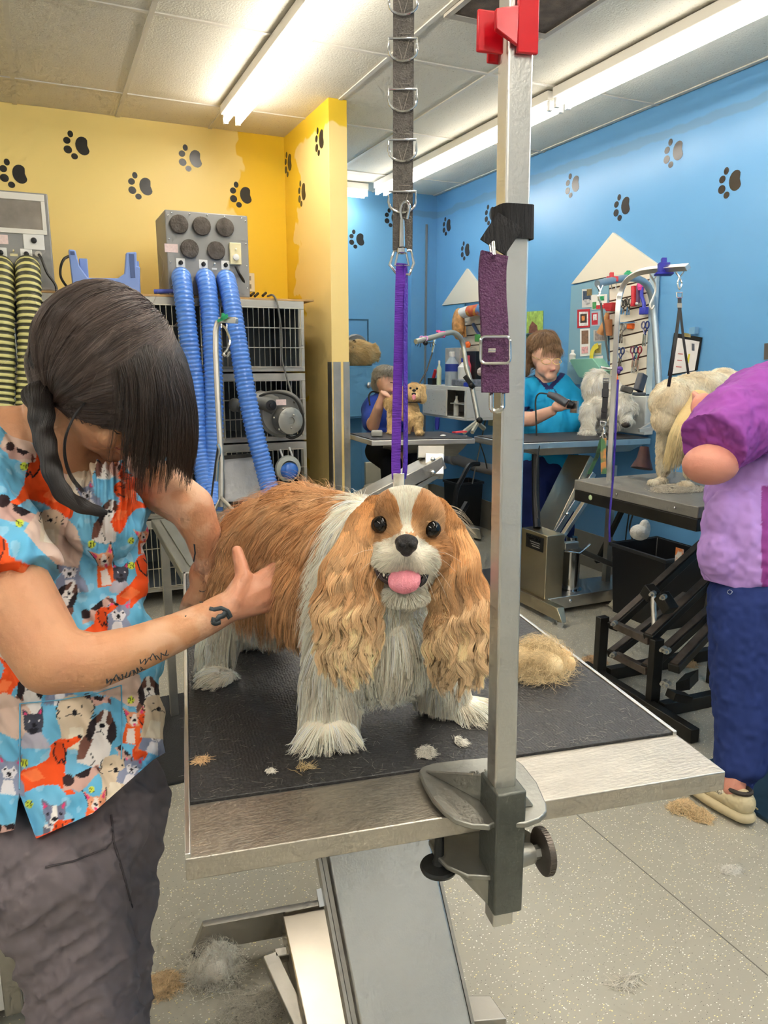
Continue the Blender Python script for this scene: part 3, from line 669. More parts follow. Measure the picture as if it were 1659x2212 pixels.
# ================================================================ LEFT: CAGES, DRYERS, HOSES
CY=4.3
CAG=mat('cage_steel','b7b3a8',.4,.6,noise=.12,nscale=6)
INT=mat('cage_interior_grey','7d8588',.5,.0)
WIRE=mat('cage_wire','cfc9b8',.3,.9)
cols=[(-.68,-.17),(-.15,.36),(.385,.895),(.92,1.44)]
rows=[(1.335,1.735),(.93,1.325),(.52,.92),(.09,.51)]
rn=['top','second','third','bottom'];cn=['far left','left','middle','right-hand']
for ci,(x0,x1) in enumerate(cols):
    for ri,(z0,z1) in enumerate(rows):
        r=root('kennel_cage','steel wire-door kennel cage, %s row, %s column of the cage bank'%(rn[ri],cn[ci]),'cage',((x0+x1)/2,CY+.3,z0),'stacked kennel cages')
        f=MB().boxf(x0,x1,CY+.66,CY+.68,z0,z1).boxf(x0,x0+.008,CY,CY+.66,z0,z1).boxf(x1-.008,x1,CY,CY+.66,z0,z1).boxf(x0,x1,CY,CY+.66,z0,z0+.008).boxf(x0,x1,CY,CY+.66,z1-.008,z1)
        part('shell',f,INT,r)
        q=MB().boxf(x0,x1,CY-.012,CY,z1-.045,z1).boxf(x0,x1,CY-.012,CY,z0,z0+.03).boxf(x0,x0+.035,CY-.012,CY,z0+.03,z1-.045).boxf(x1-.035,x1,CY-.012,CY,z0+.03,z1-.045)
        part('frame',q,CAG,r,bev=.002)
        d=MB();a,b,c,e=x0+.028,x1-.028,z0+.025,z1-.042
        nb=15
        for k in range(nb+1):
            x=a+(b-a)*k/nb;d.tube([(x,CY-.022,c),(x,CY-.022,e)],.0026,5)
        for k in range(4):
            z=c+(e-c)*k/3;ext=.018 if 0<k<3 else 0;d.tube([(a,CY-.027,z),(b+ext,CY-.027,z)],.0036,5)
        for x in (a,b): d.tube([(x,CY-.024,c),(x,CY-.024,e)],.004,5)
        part('wire_door',d,WIRE,r)
        part('latch',MB().boxf(b+.003,b+.016,CY-.03,CY-.012,(z0+z1)/2-.05,(z0+z1)/2+.05),CAG,r,bev=.002)
thing('shelf_board','thin tan plywood board on top of the cage bank','board',MB().boxf(-.7,1.505,CY-.005,CY+.7,1.737,1.747),mat('plywood','c39a62',.6,noise=.2,nscale=8))
# right dryer box
def dryer(x0,x1,z0,z1,y0,y1,label):
    r=root('cage_dryer',label,'dryer',((x0+x1)/2,(y0+y1)/2,z0));G=mat('dryer_grey_paint','908f8c',.5,.2,noise=.05,nscale=4)
    part('case',MB().boxf(x0,x1,y0,y1,z0,z1),G,r,bev=.006);return r
DX=lambda u,v:PY(u,v,4.33)
r=dryer(.685,1.135,1.749,2.19,4.33,4.68,'grey metal cage dryer box with five round filters and blue hoses')
for u,v in ((386,485),(435,489),(485,492),(409,538),(466,542)):
    c=DX(u,v);part('air_filter',MB().lathe([(.048,-.004),(.048,.0),(.050,.012),(.047,.022),(.03,.026),(.01,.027)],c,(0,-1,0),22),mat('dusty_filter_foam','5d564f',.95,noise=.3,nscale=30,bump=.6,bscale=100),r)
for u,v in ((390,568),(439,571),(487,573)):
    c=DX(u,v);part('dial_plate',MB().boxf(c.x-.024,c.x+.024,4.326,4.33,c.z-.024,c.z+.024),WHITEP,r,bev=.002)
    part('dial_knob',MB().lathe([(.012,0),(.012,.012),(.008,.015)],c,(0,-1,0),14).boxf(c.x-.003,c.x+.003,4.308,4.318,c.z-.012,c.z+.012),BLACKP,r)
c=DX(370,536);part('sticker',MB().boxf(c.x-.035,c.x+.035,4.3285,4.33,c.z-.022,c.z+.022),mat('faded_pink_sticker','ecd2cb',.5,noise=.1,nscale=90),r)
c=DX(463,577);part('toggle',MB().cyl((c.x,4.33,c.z+.012),(c.x,4.31,c.z+.018),.004).boxf(c.x-.014,c.x+.014,4.328,4.33,c.z-.014,c.z-.004),WHITEP,r)
sc=MB()
for i in range(4):
    for s in (.70,1.12): part('screw',MB().ball((s,4.328,1.80+i*.12),.005,8,6),CHROME,r)
for i in range(5): part('screw',MB().ball((.72+i*.095,4.328,2.175),.005,8,6),CHROME,r)

t=root('wall_timer','cream timer switch box plugged in at the side of the blue-hose dryer','timer',DX(507,550));c=DX(507,549)
part('box',MB().boxf(c.x-.032,c.x+.032,4.305,4.329,c.z-.058,c.z+.058),mat('cream_plastic','e8dcae',.45),t,bev=.004)
part('dial',MB().lathe([(.017,0),(.017,.01),(.012,.012)],(c.x,4.305,c.z-.02),(0,-1,0),16),WHITEP,t)
part('toggle',MB().cyl((c.x,4.305,c.z+.02),(c.x,4.293,c.z+.024),.005),CHROME,t)
# left dryer box
LZ=DX(60,415).z;LA=DX(60,428).z;LB=DX(60,499).z
r=dryer(-.42,.115,1.749,LZ,4.33,4.68,'grey metal cage dryer box with white framed window and yellow hoses')
DW=MB().boxf(-.40,.098,4.322,4.33,LB-.015,LB+.008).boxf(-.40,.098,4.322,4.33,LA-.012,LZ-.008).boxf(.08,.098,4.322,4.33,LB+.008,LA-.012).boxf(-.40,-.38,4.322,4.33,LB+.008,LA-.012)
part('window_frame',DW,WHITE,r,bev=.002)
part('window_panel',MB().boxf(-.38,.08,4.326,4.33,LB+.008,LA-.012),mat('dusty_window_panel','8e8579',.5,noise=.25,nscale=10),r)
c=DX(73,520);part('dial_plate',MB().boxf(c.x-.048,c.x+.048,4.325,4.33,c.z-.044,c.z+.044),WHITEP,r,bev=.004)
part('dial_knob',MB().lathe([(.014,0),(.014,.014),(.009,.017)],c,(0,-1,0),14),BLACKP,r)
for u,v in ((57,549),(2,546)):
    c=DX(u,v);part('dial_plate',MB().boxf(c.x-.027,c.x+.027,4.326,4.33,c.z-.025,c.z+.025),WHITEP,r,bev=.002)
    part('dial_knob',MB().lathe([(.012,0),(.012,.012),(.008,.015)],c,(0,-1,0),14),BLACKP,r)
c=DX(3,517);part('sticker',MB().boxf(c.x-.03,c.x+.03,4.3285,4.33,c.z-.022,c.z+.022),mat('faded_pink_sticker','ecd2cb',.5),r)
c=DX(30,548);part('toggle',MB().cyl((c.x,4.33,c.z+.01),(c.x,4.31,c.z+.014),.004).boxf(c.x-.018,c.x+.018,4.328,4.33,c.z-.012,c.z),mat('cream_plastic','e8dcae',.45),r)
c=DX(83,550);part('cable_gland',MB().cyl(c,c+Vector((0,-.02,0)),.016,n=14),STEELD,r)
# hoses
def hose(name,label,path,rad,m,m2,group,pitch=.022):
    P=spline(path,24);cum=[0]
    for i in range(1,len(P)): cum.append(cum[-1]+(P[i]-P[i-1]).length)
    L=cum[-1];nst=int(L/pitch*6);Q=[];R=[];j=0
    for k in range(nst+1):
        s=L*k/nst
        while j<len(P)-2 and cum[j+1]<s:j+=1
        f=(s-cum[j])/max(1e-6,cum[j+1]-cum[j]);Q.append(P[j].lerp(P[j+1],min(1,f)));ph=k%6
        R.append(rad*(1 if ph in(1,2,3) else .93 if ph in (0,4) else .90))
    mb=MB().tube(Q,R,18)
    if m2: # spiral wire shows as its own colour
        for q in range(len(mb.mi)-2): mb.mi[q]=0 if (q//18)%6 in (0,1,2) else 1
        return thing(name,label,'hose',mb,[m,m2],group,smooth=60)
    return thing(name,label,'hose',mb,m,group,smooth=60)
BH=mat('blue_hose_vinyl','3d78d2',.28,spec=.6);BH2=mat('blue_hose_wire','6e9be6',.25,spec=.6)
hose('dryer_hose','blue ribbed dryer hose, first from the dark-haired groomer',[PY(391,606,4.36),PY(392,600,4.26),PY(397,640,4.19),PY(409,740,4.15),PY(424,850,4.13),PY(428,950,4.1),PY(440,1020,4.05),PY(455,1100,3.95)],.052,BH,BH2,'blue dryer hoses')
hose('dryer_hose','blue ribbed dryer hose, middle one, behind the small post',[PY(442,608,4.36),PY(444,602,4.26),PY(450,640,4.19),PY(458,740,4.13),PY(462,850,4.1),PY(462,950,4.08),PY(458,1020,4.05),PY(460,1100,3.9)],.052,BH,BH2,'blue dryer hoses')
hose('dryer_hose','blue ribbed dryer hose slanting towards the spaniel back',[PY(487,612,4.36),PY(489,605,4.26),PY(499,650,4.17),PY(516,750,4.1),PY(533,850,4.06),PY(552,940,4.02),PY(573,1020,3.98),PY(590,1085,3.9)],.052,BH,BH2,'blue dryer hoses')
YH=mat('yellow_hose_rib','d3cc84',.4);YH2=mat('dark_hose_skin','4b4a33',.5)
hose('dryer_hose','black and yellow striped dryer hose beside the groomer hair',[PY(60,588,4.36),PY(60,578,4.24),PY(62,620,4.17),PY(65,720,4.12),PY(62,850,4.1),PY(50,980,4.05),PY(30,1180,4.0)],.058,YH,YH2,'yellow striped dryer hoses',.03)
hose('dryer_hose','black and yellow striped dryer hose at the edge of the cages',[PY(2,588,4.36),PY(2,578,4.24),PY(3,620,4.17),PY(4,720,4.12),PY(5,850,4.1),PY(0,980,4.05),PY(-20,1180,4.0)],.058,YH,YH2,'yellow striped dryer hoses',.03)
thing('blue_tube','short purple-blue plastic tube lying on the cage top','tube',MB().cyl(PY(333,630,4.36),PY(377,629,4.33),.012,n=12),mat('purple_blue_plastic','4f5fb8',.4))
# blue plastic step / carrier frame on the cages
BP=mat('light_blue_plastic','7f9bd8',.4)
q=lambda u,v:PY(u,v,4.36)
poly=[(148,538),(163,540),(172,575),(190,600),(255,601),(270,590),(273,545),(295,544),(296,575),(303,576),(303,640),(160,640)]
mb=MB();P0=[q(u,v) for u,v in poly]
o=P0[0];mb.prism([(p.x-o.x,p.z-o.z) for p in P0],o,(1,0,0),(0,0,1),(0,.05,0))
bb=root('plastic_cradle','light blue U-shaped plastic frame standing on the cages between the dryers','plastic frame',q(230,625))
part('body',mb,BP,bb,bev=.006)
part('rib',MB().boxf(q(172,560).x,q(190,560).x,4.40,4.46,1.749,q(180,556).z),BP,bb,bev=.004)
part('rib',MB().boxf(q(296,576).x-.005,q(303,576).x,4.40,4.46,1.749,q(299,562).z),BP,bb,bev=.004)
part('slot',MB().boxf(q(152,548).x,q(161,548).x,4.356,4.361,q(155,546).z-.01,q(155,543).z),mat('blue_slot','4b5f8e',.6),bb)
part('slot',MB().boxf(q(279,548).x,q(289,548).x,4.356,4.361,q(284,600).z,q(284,549).z),mat('blue_slot','4b5f8e',.6),bb)
# cords
CRD=mat('black_cord','26241f',.5);CRG=mat('grey_cord','6d6a62',.5)
def cord(label,pts,r=.006,m=CRD,name='power_cord',n=8): return thing(name,label,'cord',MB().tube(spline(pts,n),r,6),m)
cord('black power cord of the yellow-hose dryer falling over the cage edge',[PY(84,550,4.31),PY(90,560,4.28),PY(102,590,4.27),PY(120,616,4.27),PY(122,640,4.25),PY(118,680,4.24)],.007)
cord('black cord looping behind the light blue plastic frame',[PY(150,553,4.5),PY(138,560,4.45),PY(131,578,4.42),PY(132,600,4.41),PY(146,622,4.40)],.007)
cord('black cord from the cream timer to the cage top',[PY(509,575,4.30),PY(516,590,4.3),PY(525,605,4.33),PY(532,625,4.35),PY(534,640,4.36)],.008)
cord('grey-black cord draped down the front of the right-hand cages',[PY(578,640,4.35),PY(590,638,4.30),PY(600,660,4.25),PY(608,720,4.25),PY(609,775,4.25),PY(618,810,4.24),PY(630,850,4.2),PY(636,870,4.15)],.006,CRG)
cord('thin blue cord beside the dryer box',[PY(524,600,4.36),PY(520,612,4.35),PY(513,622,4.34)],.004,mat('blue_cord','4a84c4',.5))
for i,(u,v) in enumerate(((546,640),(555,641),(572,640))):
    c=PY(u,v,4.36);thing('cord_end','small black plug end resting on the cage top, %s of three'%['nearest the dryer','middle one','farthest from the dryer'][i],'plug',MB().cyl(c+Vector((-.02,-.03,-.0)),c+Vector((.012,.02,.02)),.008,n=10),BLACKP,'plug ends on the cage top')
# wall outlet
c=PY(537,610,YY);o=root('wall_outlet','ivory wall outlet low on the yellow wall by the dryer','outlet',c);part('plate',MB().boxf(c.x-.04,c.x+.04,YY-.006,YY,c.z-.06,c.z+.06),mat('ivory','e5dcc2',.5),o,bev=.003);part('socket',MB().boxf(c.x-.016,c.x+.016,YY-.008,YY-.005,c.z+.012,c.z+.04).boxf(c.x-.016,c.x+.016,YY-.008,YY-.005,c.z-.04,c.z-.012),mat('ivory_dark','9a917b',.5),o)
# motor dryer hung on the cage
bl=root('blower_dryer','round grey force dryer motor hanging on the right-hand cage','blower',PY(610,900,4.1))
c=PY(606,893,4.2)
G2=mat('blower_grey','7c7b76',.45,.3)
part('housing',MB().lathe([(.02,-.05),(.12,-.045),(.135,-.02),(.135,.03),(.12,.045)],c,(0,-1,0),32).ball(c+Vector((-.07,0,.04)),(.07,.05,.045)),G2,bl)
part('motor',MB().lathe([(.075,0),(.078,.05),(.076,.085),(.06,.09),(.022,.09),(.02,.083),(.01,.083)],PY(614,907,4.16),(.15,-1,0),32),mat('motor_silver','a8a59a',.4,.6),bl)
ce=PY(614,907,4.07);bo=MB()
for k in range(5): part('screw',MB().ball(ce+Vector((math.cos(k*1.257+.4)*.062,0,math.sin(k*1.257+.4)*.062)),.006,8,6),STEELD,bl)

part('nozzle',MB().tube([PY(590,875,4.18),PY(560,862,4.17),PY(540,865,4.17)],[.06,.05,.04],16),G2,bl)
part('knob',MB().lathe([(.028,0),(.03,.02),(.014,.022),(.013,.035),(.004,.036)],PY(584,875,4.13),(0,-1,0),18),BLACKP,bl)
c=PY(607,869,4.12);part('sticker',MB().boxf(c.x-.03,c.x+.03,4.118,4.121,c.z-.016,c.z+.016),mat('faded_pink_sticker','ecd2cb',.5),bl)
thing('dryer_nozzle','small dark round dryer nozzle hanging on the wire door beside the blue hose','nozzle',MB().ball(PY(507,875,4.2),(.035,.04,.04)).cyl(PY(507,875,4.2),PY(520,880,4.18),.03,n=14),G2)
cord('black cord coiled over the round grey blower',[PY(555,860,4.14),PY(575,850,4.12),PY(600,848,4.12),PY(632,858,4.12),PY(648,880,4.12),PY(655,910,4.12),PY(650,935,4.12),PY(632,946,4.14),PY(618,942,4.15)],.008)
cord('second turn of cord behind the round grey blower',[PY(560,853,4.16),PY(590,846,4.16),PY(620,850,4.16),PY(645,868,4.16),PY(656,895,4.16)],.007,CRG)
# cone collar with blue ball
c=PY(622,1012,4.18);cc=root('cone_nozzle','clear cone nozzle with a blue rounded hose end hanging on the lower right cage','nozzle',c)
part('cone',MB().lathe([(.078,0),(.074,.015),(.05,.03),(.048,.025),(.072,.01),(.076,-.003)],c,(0,-1,0),28),mat('milky_plastic','b9bdb2',.35),cc)
part('hose_end',MB().ball(c+Vector((0,-.03,-.01)),(.055,.03,.05)),BH,cc)
part('hook',MB().tube([c+Vector((-.03,0,.07)),c+Vector((-.035,.03,.11))],.006).tube([c+Vector((.03,0,.07)),c+Vector((.02,.03,.12))],.006),WHITEP,cc)
# plastic sleeve with paper
c0,c1,c2,c3=PY(484,988,4.2),PY(548,982,4.2),PY(566,1080,4.16),PY(486,1084,4.16)
sl=root('document_sleeve','clear crinkled plastic sleeve with a printed sheet hung on the cage','document sleeve',c3)
part('paper',MB().hexa([c3+Vector((.01,0,.01)),c2+Vector((-.02,0,.01)),c1+Vector((-.01,0,-.03)),c0+Vector((.01,0,-.03))]+[q+Vector((0,.002,0)) for q in (c3+Vector((.01,0,.01)),c2+Vector((-.02,0,.01)),c1+Vector((-.01,0,-.03)),c0+Vector((.01,0,-.03)))]),mat('printed_paper','f2efe9',.6,noise=.05,nscale=60),sl)
gm=mat('clear_sleeve','ffffff',.12,alpha=.35,bump=.8,bscale=30)
part('sleeve',MB().hexa([c3,c2,c1,c0]+[q+Vector((0,-.006,0)) for q in (c3,c2,c1,c0)]),gm,sl)
part('header',MB().hexa([c0+Vector((0,-.008,-.02)),c1+Vector((0,-.008,-.02)),c1+Vector((0,-.008,.01)),c0+Vector((0,-.008,.01)),c0+Vector((0,.004,-.02)),c1+Vector((0,.004,-.02)),c1+Vector((0,.004,.01)),c0+Vector((0,.004,.01))]),mat('dark_header','3c3934',.5),sl)
# ---------------- rear small grooming table (z .8) with its own post
sz=.80
s0,s1,s2=PZ(392,1236,sz),PZ(326,1122,sz),PZ(600,1100,sz)
s3=s0+(s2-s1)
st=root('grooming_table','low steel-rimmed grooming table standing between the cages and the spaniel','grooming table',(s0+s1+s2+s3)/4*1.0-Vector((0,0,sz)))
Z=Vector((0,0,1))
part('table_top',MB().hexa([s0-Z*.03,s3-Z*.03,s2-Z*.03,s1-Z*.03,s0,s3,s2,s1]),mat('grey_top','8a8a80',.35,.5,noise=.08,nscale=5),st,bev=.003)
cen=(s0+s1+s2+s3)/4
def inset(f): return [cen+(q-cen)*f for q in (s0,s3,s2,s1)]
i_=inset(.88);part('mat',MB().hexa([q+Z*.0005 for q in i_]+[q+Z*.005 for q in i_]),mat('worn_grey_mat','6f7068',.5,.1,noise=.12,nscale=6),st,bev=.001)
for q in (s0,s1,s2,s3):
    w=cen+(q-cen)*.85;part('leg',MB().bar((w.x,w.y,0),(w.x,w.y,sz-.03),.03,.03),STEELD,st)
sp2=root('grooming_post','slim steel post with a short bent arm on the rear grooming table','grooming arm',PZ(510,1100,sz))
bq=PZ(513,1098,sz+.01);tq=Vector((bq.x,bq.y,0))
d2=depth(bq)
up_=[PD(512,1090,d2-.02),PD(510,960,d2),PD(466,800,d2),]
p0=PD(499,1085,d2);
part('post',MB().tube([PD(478,1095,d2-.03),PD(478,1000,d2-.03),PD(470,850,d2-.03),PD(466,760,d2-.03),PD(466,715,d2-.03),PD(470,697,d2-.03),PD(482,690,d2-.03),PD(511,692,d2-.05)],.012,8),STEELD,sp2)
part('arm_tip',MB().bar(PD(474,691,d2-.03),PD(512,693,d2-.06),.02,.022),STEEL,sp2,bev=.002)
part('base_bracket',MB().tube([PD(460,1107,d2-.05),PD(478,1075,d2-.04),PD(508,1107,d2-.1)],.008).bar(PD(455,1108,d2-.05),PD(512,1108,d2-.1),.04,.012),STEELD,sp2)
cl2=root('plastic_clip','green plastic clip on the bent arm of the rear post','clip',PD(481,688,d2-.06))
part('jaw',MB().bar(PD(470,694,d2-.06),PD(492,684,d2-.06),.012,.01),mat('green_clip','22a56a',.4),cl2)
part('handle',MB().bar(PD(480,689,d2-.065),PD(483,677,d2-.065),.007,.012).bar(PD(480,689,d2-.065),PD(492,680,d2-.065),.006,.01),mat('green_clip','22a56a',.4),cl2)
hk=root('hook','chrome S-shaped hook hanging from the bent arm of the rear post','hook',PD(490,720,d2-.05))
part('hook',MB().tube(spline([PD(479,702,d2-.05),PD(489,712,d2-.05),PD(497,735,d2-.05),PD(491,755,d2-.05),PD(484,764,d2-.05),PD(490,770,d2-.05),PD(497,760,d2-.05)],6),.005,6).tube([PD(478,700,d2-.05),PD(478,708,d2-.05)],.003).tube([PD(490,700,d2-.05),PD(490,708,d2-.05)],.003),CHROME,hk)
cord('thin dark lead hanging from the rear post bracket',[PD(471,965,d2-.05),PD(466,1000,d2-.05),PD(456,1080,d2-.04)],.004,CRD,'lead')
lk=root('snap_hook','small chrome hook and lead clipped to the rear post','hook',PD(472,980,d2-.08));part('hook',MB().tube(spline([PD(470,960,d2-.08),PD(475,975,d2-.08),PD(470,1000,d2-.08),PD(468,1040,d2-.08)],5),.006,6),CHROME,lk)
# cabinet piece at the lower frame edge beside the trousers
c=PD(25,1990,1.55)
wc=root('storage_cart','white and grey wheeled cart edge standing behind the groomer trousers','cart',(c.x-.3,c.y+.1,0))
part('side_panel',MB().boxf(c.x-.5,c.x+.045,c.y,c.y+.45,.05,.62),WHITEP,wc,bev=.004)
part('door_frame',MB().boxf(c.x-.03,c.x+.005,c.y-.02,c.y-.001,.05,.62),STEELD,wc,bev=.003)
part('hinge',MB().cyl((c.x-.02,c.y-.03,.22),(c.x+.01,c.y-.03,.22),.008),STEEL,wc);part('hinge',MB().cyl((c.x-.02,c.y-.03,.45),(c.x+.01,c.y-.03,.45),.008),STEEL,wc)
for dx in (-.45,0): part('foot',MB().cyl((c.x+dx,c.y+.2,0),(c.x+dx,c.y+.2,.05),.02),BLACKP,wc)
# ================================================================ RIGHT AND FAR SIDE
SLAT=mat('white_slatwall','e9e0cc',.5);PBLUE=mat('blue_grey_panel','86aebf',.35)
WX=XW
def wp(u,v,off=.02): return PX(u,v,WX-off)
def onwall(mb,pts,th,off): # flat board on the blue wall through pixel outline
    P=[PX(u,v,WX-off) for u,v in pts];o=P[0]
    return mb.prism([(-(p.y-o.y),p.z-o.z) for p in P],o,(0,-1,0),(0,0,1),(th,0,0))
def gable(label,peak,l,r,th=.02): return thing('gable_board',label,'wall board',onwall(MB(),[peak,l,r],th,.02),SLAT,'white gable boards',bev=.002)
gable('large white triangular gable board on the blue wall above the scissors',(1323,502),(1233,614),(1425,575))
gable('smaller white triangular gable board on the blue wall near the far corner',(1008,580),(954,660),(1060,648))
# big house: blue panel + slatwall
thing('notice_board','blue-grey notice panel with pinned cards under the large white gable','notice board',onwall(MB(),[(1234,618),(1316,598),(1311,830),(1224,830)],.008,.012),PBLUE)
def slatwall(label,a,b,c,d,n):
    r=root('slatwall_panel',label,'slatwall',PX(*c,WX))
    q=MB();g=MB()
    for k in range(n):
        t0=k/n;t1=(k+1)/n-.012
        L=lambda p,q_,t:(p[0]+(q_[0]-p[0])*t,p[1]+(q_[1]-p[1])*t)
        onwall(q,[L(a,d,t0),L(b,c,t0),L(b,c,t1),L(a,d,t1)],.012,.028)
    part('slat',q,SLAT,r,bev=.001)
    part('groove_board',onwall(MB(),[a,b,c,d],.014,.016),mat('groove_brown','5b3f35',.7),r)
    return r
slatwall('white slatwall strip hung with scissors under the large white gable',(1316,598),(1404,578),(1394,852),(1318,870),10)
slatwall('white slatwall strip hung with brushes under the smaller white gable',(1003,662),(1058,655),(1058,832),(1003,835),8)
fr_=MB();onwall(fr_,[(1404,577),(1420,573),(1408,850),(1395,852)],.02,.03)
thing('panel_edge','pale blue-grey vertical edge board beside the scissor slatwall','board',fr_,mat('pale_blue_edge','a9c0cc',.4))
thing('backing_board','flat light blue panel beside the brush slatwall','panel',onwall(MB(),[(955,662),(1003,655),(1003,830),(953,820)],.008,.012),mat('panel_blue','6aa9d4',.4))
# cards and photos on the blue panel
def card(label,a,b,c1,c2=None,inner=None,cat='photo'):
    (u0,v0),(u1,v1)=a,b;r=root('photo_card',label,cat,wp(u0,v1,.014));mb=onwall(MB(),[(u0,v0),(u1,v0-2),(u1,v1-2),(u0,v1)],.002,.0145)
    part('card',mb,mat('card_'+c1,c1,.5),r)
    for i,(f,cc) in enumerate(inner or []):
        x0,y0,x1,y1=f;U=lambda x:u0+(u1-u0)*x;V=lambda y:v0+(v1-v0)*y
        part('picture',onwall(MB(),[(U(x0),V(y0)),(U(x1),V(y0)-1),(U(x1),V(y1)-1),(U(x0),V(y1))],.001,.0155+.0006*i),mat('pic_'+cc,cc,.5,noise=.35,nscale=60),r)
card('small photo of a black and white dog pinned at the top of the blue-grey panel',(1257,625),(1278,665),'d8d3cb',inner=[((.1,.1,.9,.6),'3c4a60'),((.5,0,1,.35),'8a7446'),((.2,.55,.8,.8),'c9c4c0')])
card('christmas card with a green tree pinned beside the slatwall',(1278,637),(1311,669),'f1ece4',inner=[((.05,.5,.3,.95),'4f9a5a'),((.4,.1,.8,.4),'2f9c61'),((.3,.7,.95,.95),'c9303a')])
card('red framed dog photo pinned on the blue-grey panel',(1247,669),(1274,709),'c52a33',inner=[((.14,.12,.86,.88),'f4efe6'),((.24,.24,.76,.72),'4a3b33'),((.35,.35,.6,.6),'d98a4a')])
card('red and white holiday card pinned below the christmas tree card',(1277,673),(1297,705),'b8c4cf',inner=[((.05,.1,.7,.9),'c8303c'),((.2,.2,.6,.6),'f0e6e2')])
card('white photo strip with a dog and red lettering hanging on the blue-grey panel',(1253,711),(1274,770),'f3efe8',inner=[((.15,.06,.85,.55),'8a6a52'),((.15,.65,.8,.9),'e7a9a9')])
card('small grey photo pinned under the holiday cards',(1282,713),(1312,738),'c3beb4',inner=[((.1,.1,.9,.9),'a0938a')])
card('small square photo of a dog under a yellow badge',(1283,743),(1299,768),'d9d2c0',inner=[((.1,.1,.9,.8),'b9a35c')])
card('red card on the slatwall edge',(1311,660),(1322,712),'b8232b',inner=[((.1,.1,.9,.3),'e0d0c8')])
card('small pink and white round-dog card below the yellow ribbon',(1283,770),(1302,796),'efe0df',inner=[((.2,.2,.8,.7),'d79aa6')])
card('yellow sticky note low on the scissor slatwall',(1348,822),(1372,842),'e3dc72',cat='note')
# yellow ribbon
P=[wp(u,v,.03) for u,v in ((1292,746),(1283,752),(1278,765),(1278,780),(1281,803))]
thing('ribbon','yellow ribbon curling down over the notice panel','ribbon',MB().strap(spline(P,5),.035,.002,(0,1,.1)),mat('yellow_satin','ecd848',.4))
# green tray shelf with bottles
thing('tray','pale green plastic tray on the wall beside the teal-shirted groomer','tray',onwall(MB(),[(1228,776),(1280,774),(1300,800),(1285,822),(1250,815)],.09,.10),mat('pale_green_plastic','8fcab0',.35,alpha=.9),bev=.004)
thing('bottle','small white-capped bottle on the pale green tray','bottle',MB().lathe([(.02,0),(.022,.05),(.01,.06),(.01,.08)],wp(1236,782,.08)),WHITEP)
thing('cabinet','pale grey wall cabinet low behind the white dog','cabinet',MB().boxf(3.27,3.34,3.42,3.95,.96,1.19),mat('pale_cabinet','d6d8d2',.4),bev=.004)
# scissors
def scissors(label,u,v,L,cols,group,rot=0):
    r=root('scissors',label,'scissors',wp(u,v+L,.06),group);c=wp(u,v,.06);s=abs((wp(u,v+L,.06)-c).z)
    for k,sg in enumerate((-1,1)):
        m=mat('scissor_'+cols[k],cols[k],.3,.5)
        y=Vector((0,sg*.016,0))
        part('handle',MB().tube([c+y+Vector((0,math.cos(a)*.015,math.sin(a)*.02)) for a in [i*pi/5 for i in range(10)]],.0045,6,closed=True).tube([c+y+Vector((0,0,-.02)),c+Vector((0,0,-s*.45))],.004,6),m,r)
        part('blade',MB().bar(c+Vector((-.004*sg,sg*.002,-s*.42)),c+Vector((-.002*sg,sg*.008,-s)),.012,.003,up=(1,0,0)),CHROME,r)
for a in (('steel scissors hanging on the slatwall by the orange clip',1343,707,34,('9a948a','8d877d')),('dark steel scissors hanging beside the steel pipe loop on the top slats',1346,655,24,('4b4640','4b4640')),('slim scissors hanging on the top slat row nearest the square post',1358,652,28,('6a675e','5d5a52')),('blue and steel scissors hanging under the teal handle',1394,702,46,('3b4a8a','77758f')),('blue scissors hanging in the lower slat row, first pair',1341,758,38,('40507f','5a6a8c')),('pink, blue and green scissors hanging in the lower slat row, second pair',1370,756,50,('3d4c86','8a4a63')),('red-tipped scissors hanging beside the pink and blue pair',1378,756,46,('a83a4a','4f8a86'))):
    scissors(a[0],a[1],a[2],a[3],a[4],'scissors on the slatwall')
def brush(label,name,cat,pts,r_,m,extra=None):
    P=[wp(u,v,.06) for u,v in pts];o=root(name,label,cat,P[-1]);part('handle',MB().tube(P,r_,8),m,o)
    if extra: extra(o,P)
    return o
def head(m,sz):
    def f(o,P): part('head',MB().boxf(P[-1].x-.015,P[-1].x+.015,P[-1].y-sz,P[-1].y+sz,P[-1].z-sz*1.2,P[-1].z+sz*.5),m,o,bev=.004)
    return f
brush('red and black handled grooming knife hanging on the top slat row','grooming_knife','grooming tool',[(1369,618),(1369,656)],.016,mat('red_handle','cf2f3a',.4),head(mat('red_handle','cf2f3a',.4),.014))
brush('dark purple handled brush hanging beside the red grooming knife','brush','brush',[(1379,616),(1378,655)],.012,mat('purple_handle','6a4b6a',.4),head(STEEL,.010))
brush('blue handled slicker brush hanging on the top slat row','brush','brush',[(1386,616),(1386,640),(1391,655),(1391,668)],.011,mat('blue_handle','3f45b8',.4),head(mat('blue_handle','3f45b8',.4),.025))
brush('hot pink handled comb at the top of the scissor slatwall','comb','comb',[(1383,612),(1385,622)],.02,mat('pink_handle','e8439a',.4),head(mat('pink_handle','e8439a',.4),.012))
thing('hook_bar','steel hook bar with rings fixed to the top of the scissor slatwall','hook rail',MB().tube([wp(1316,612,.05),wp(1340,606,.05)],.006,6).tube([wp(1320,613,.05),wp(1322,625,.05)],.004).tube([wp(1330,611,.05),wp(1331,624,.05)],.004),CHROME)
thing('steel_comb','steel comb hung flat across the slatwall','comb',MB().bar(wp(1335,698,.05),wp(1374,696,.05),.02,.006),CHROME)
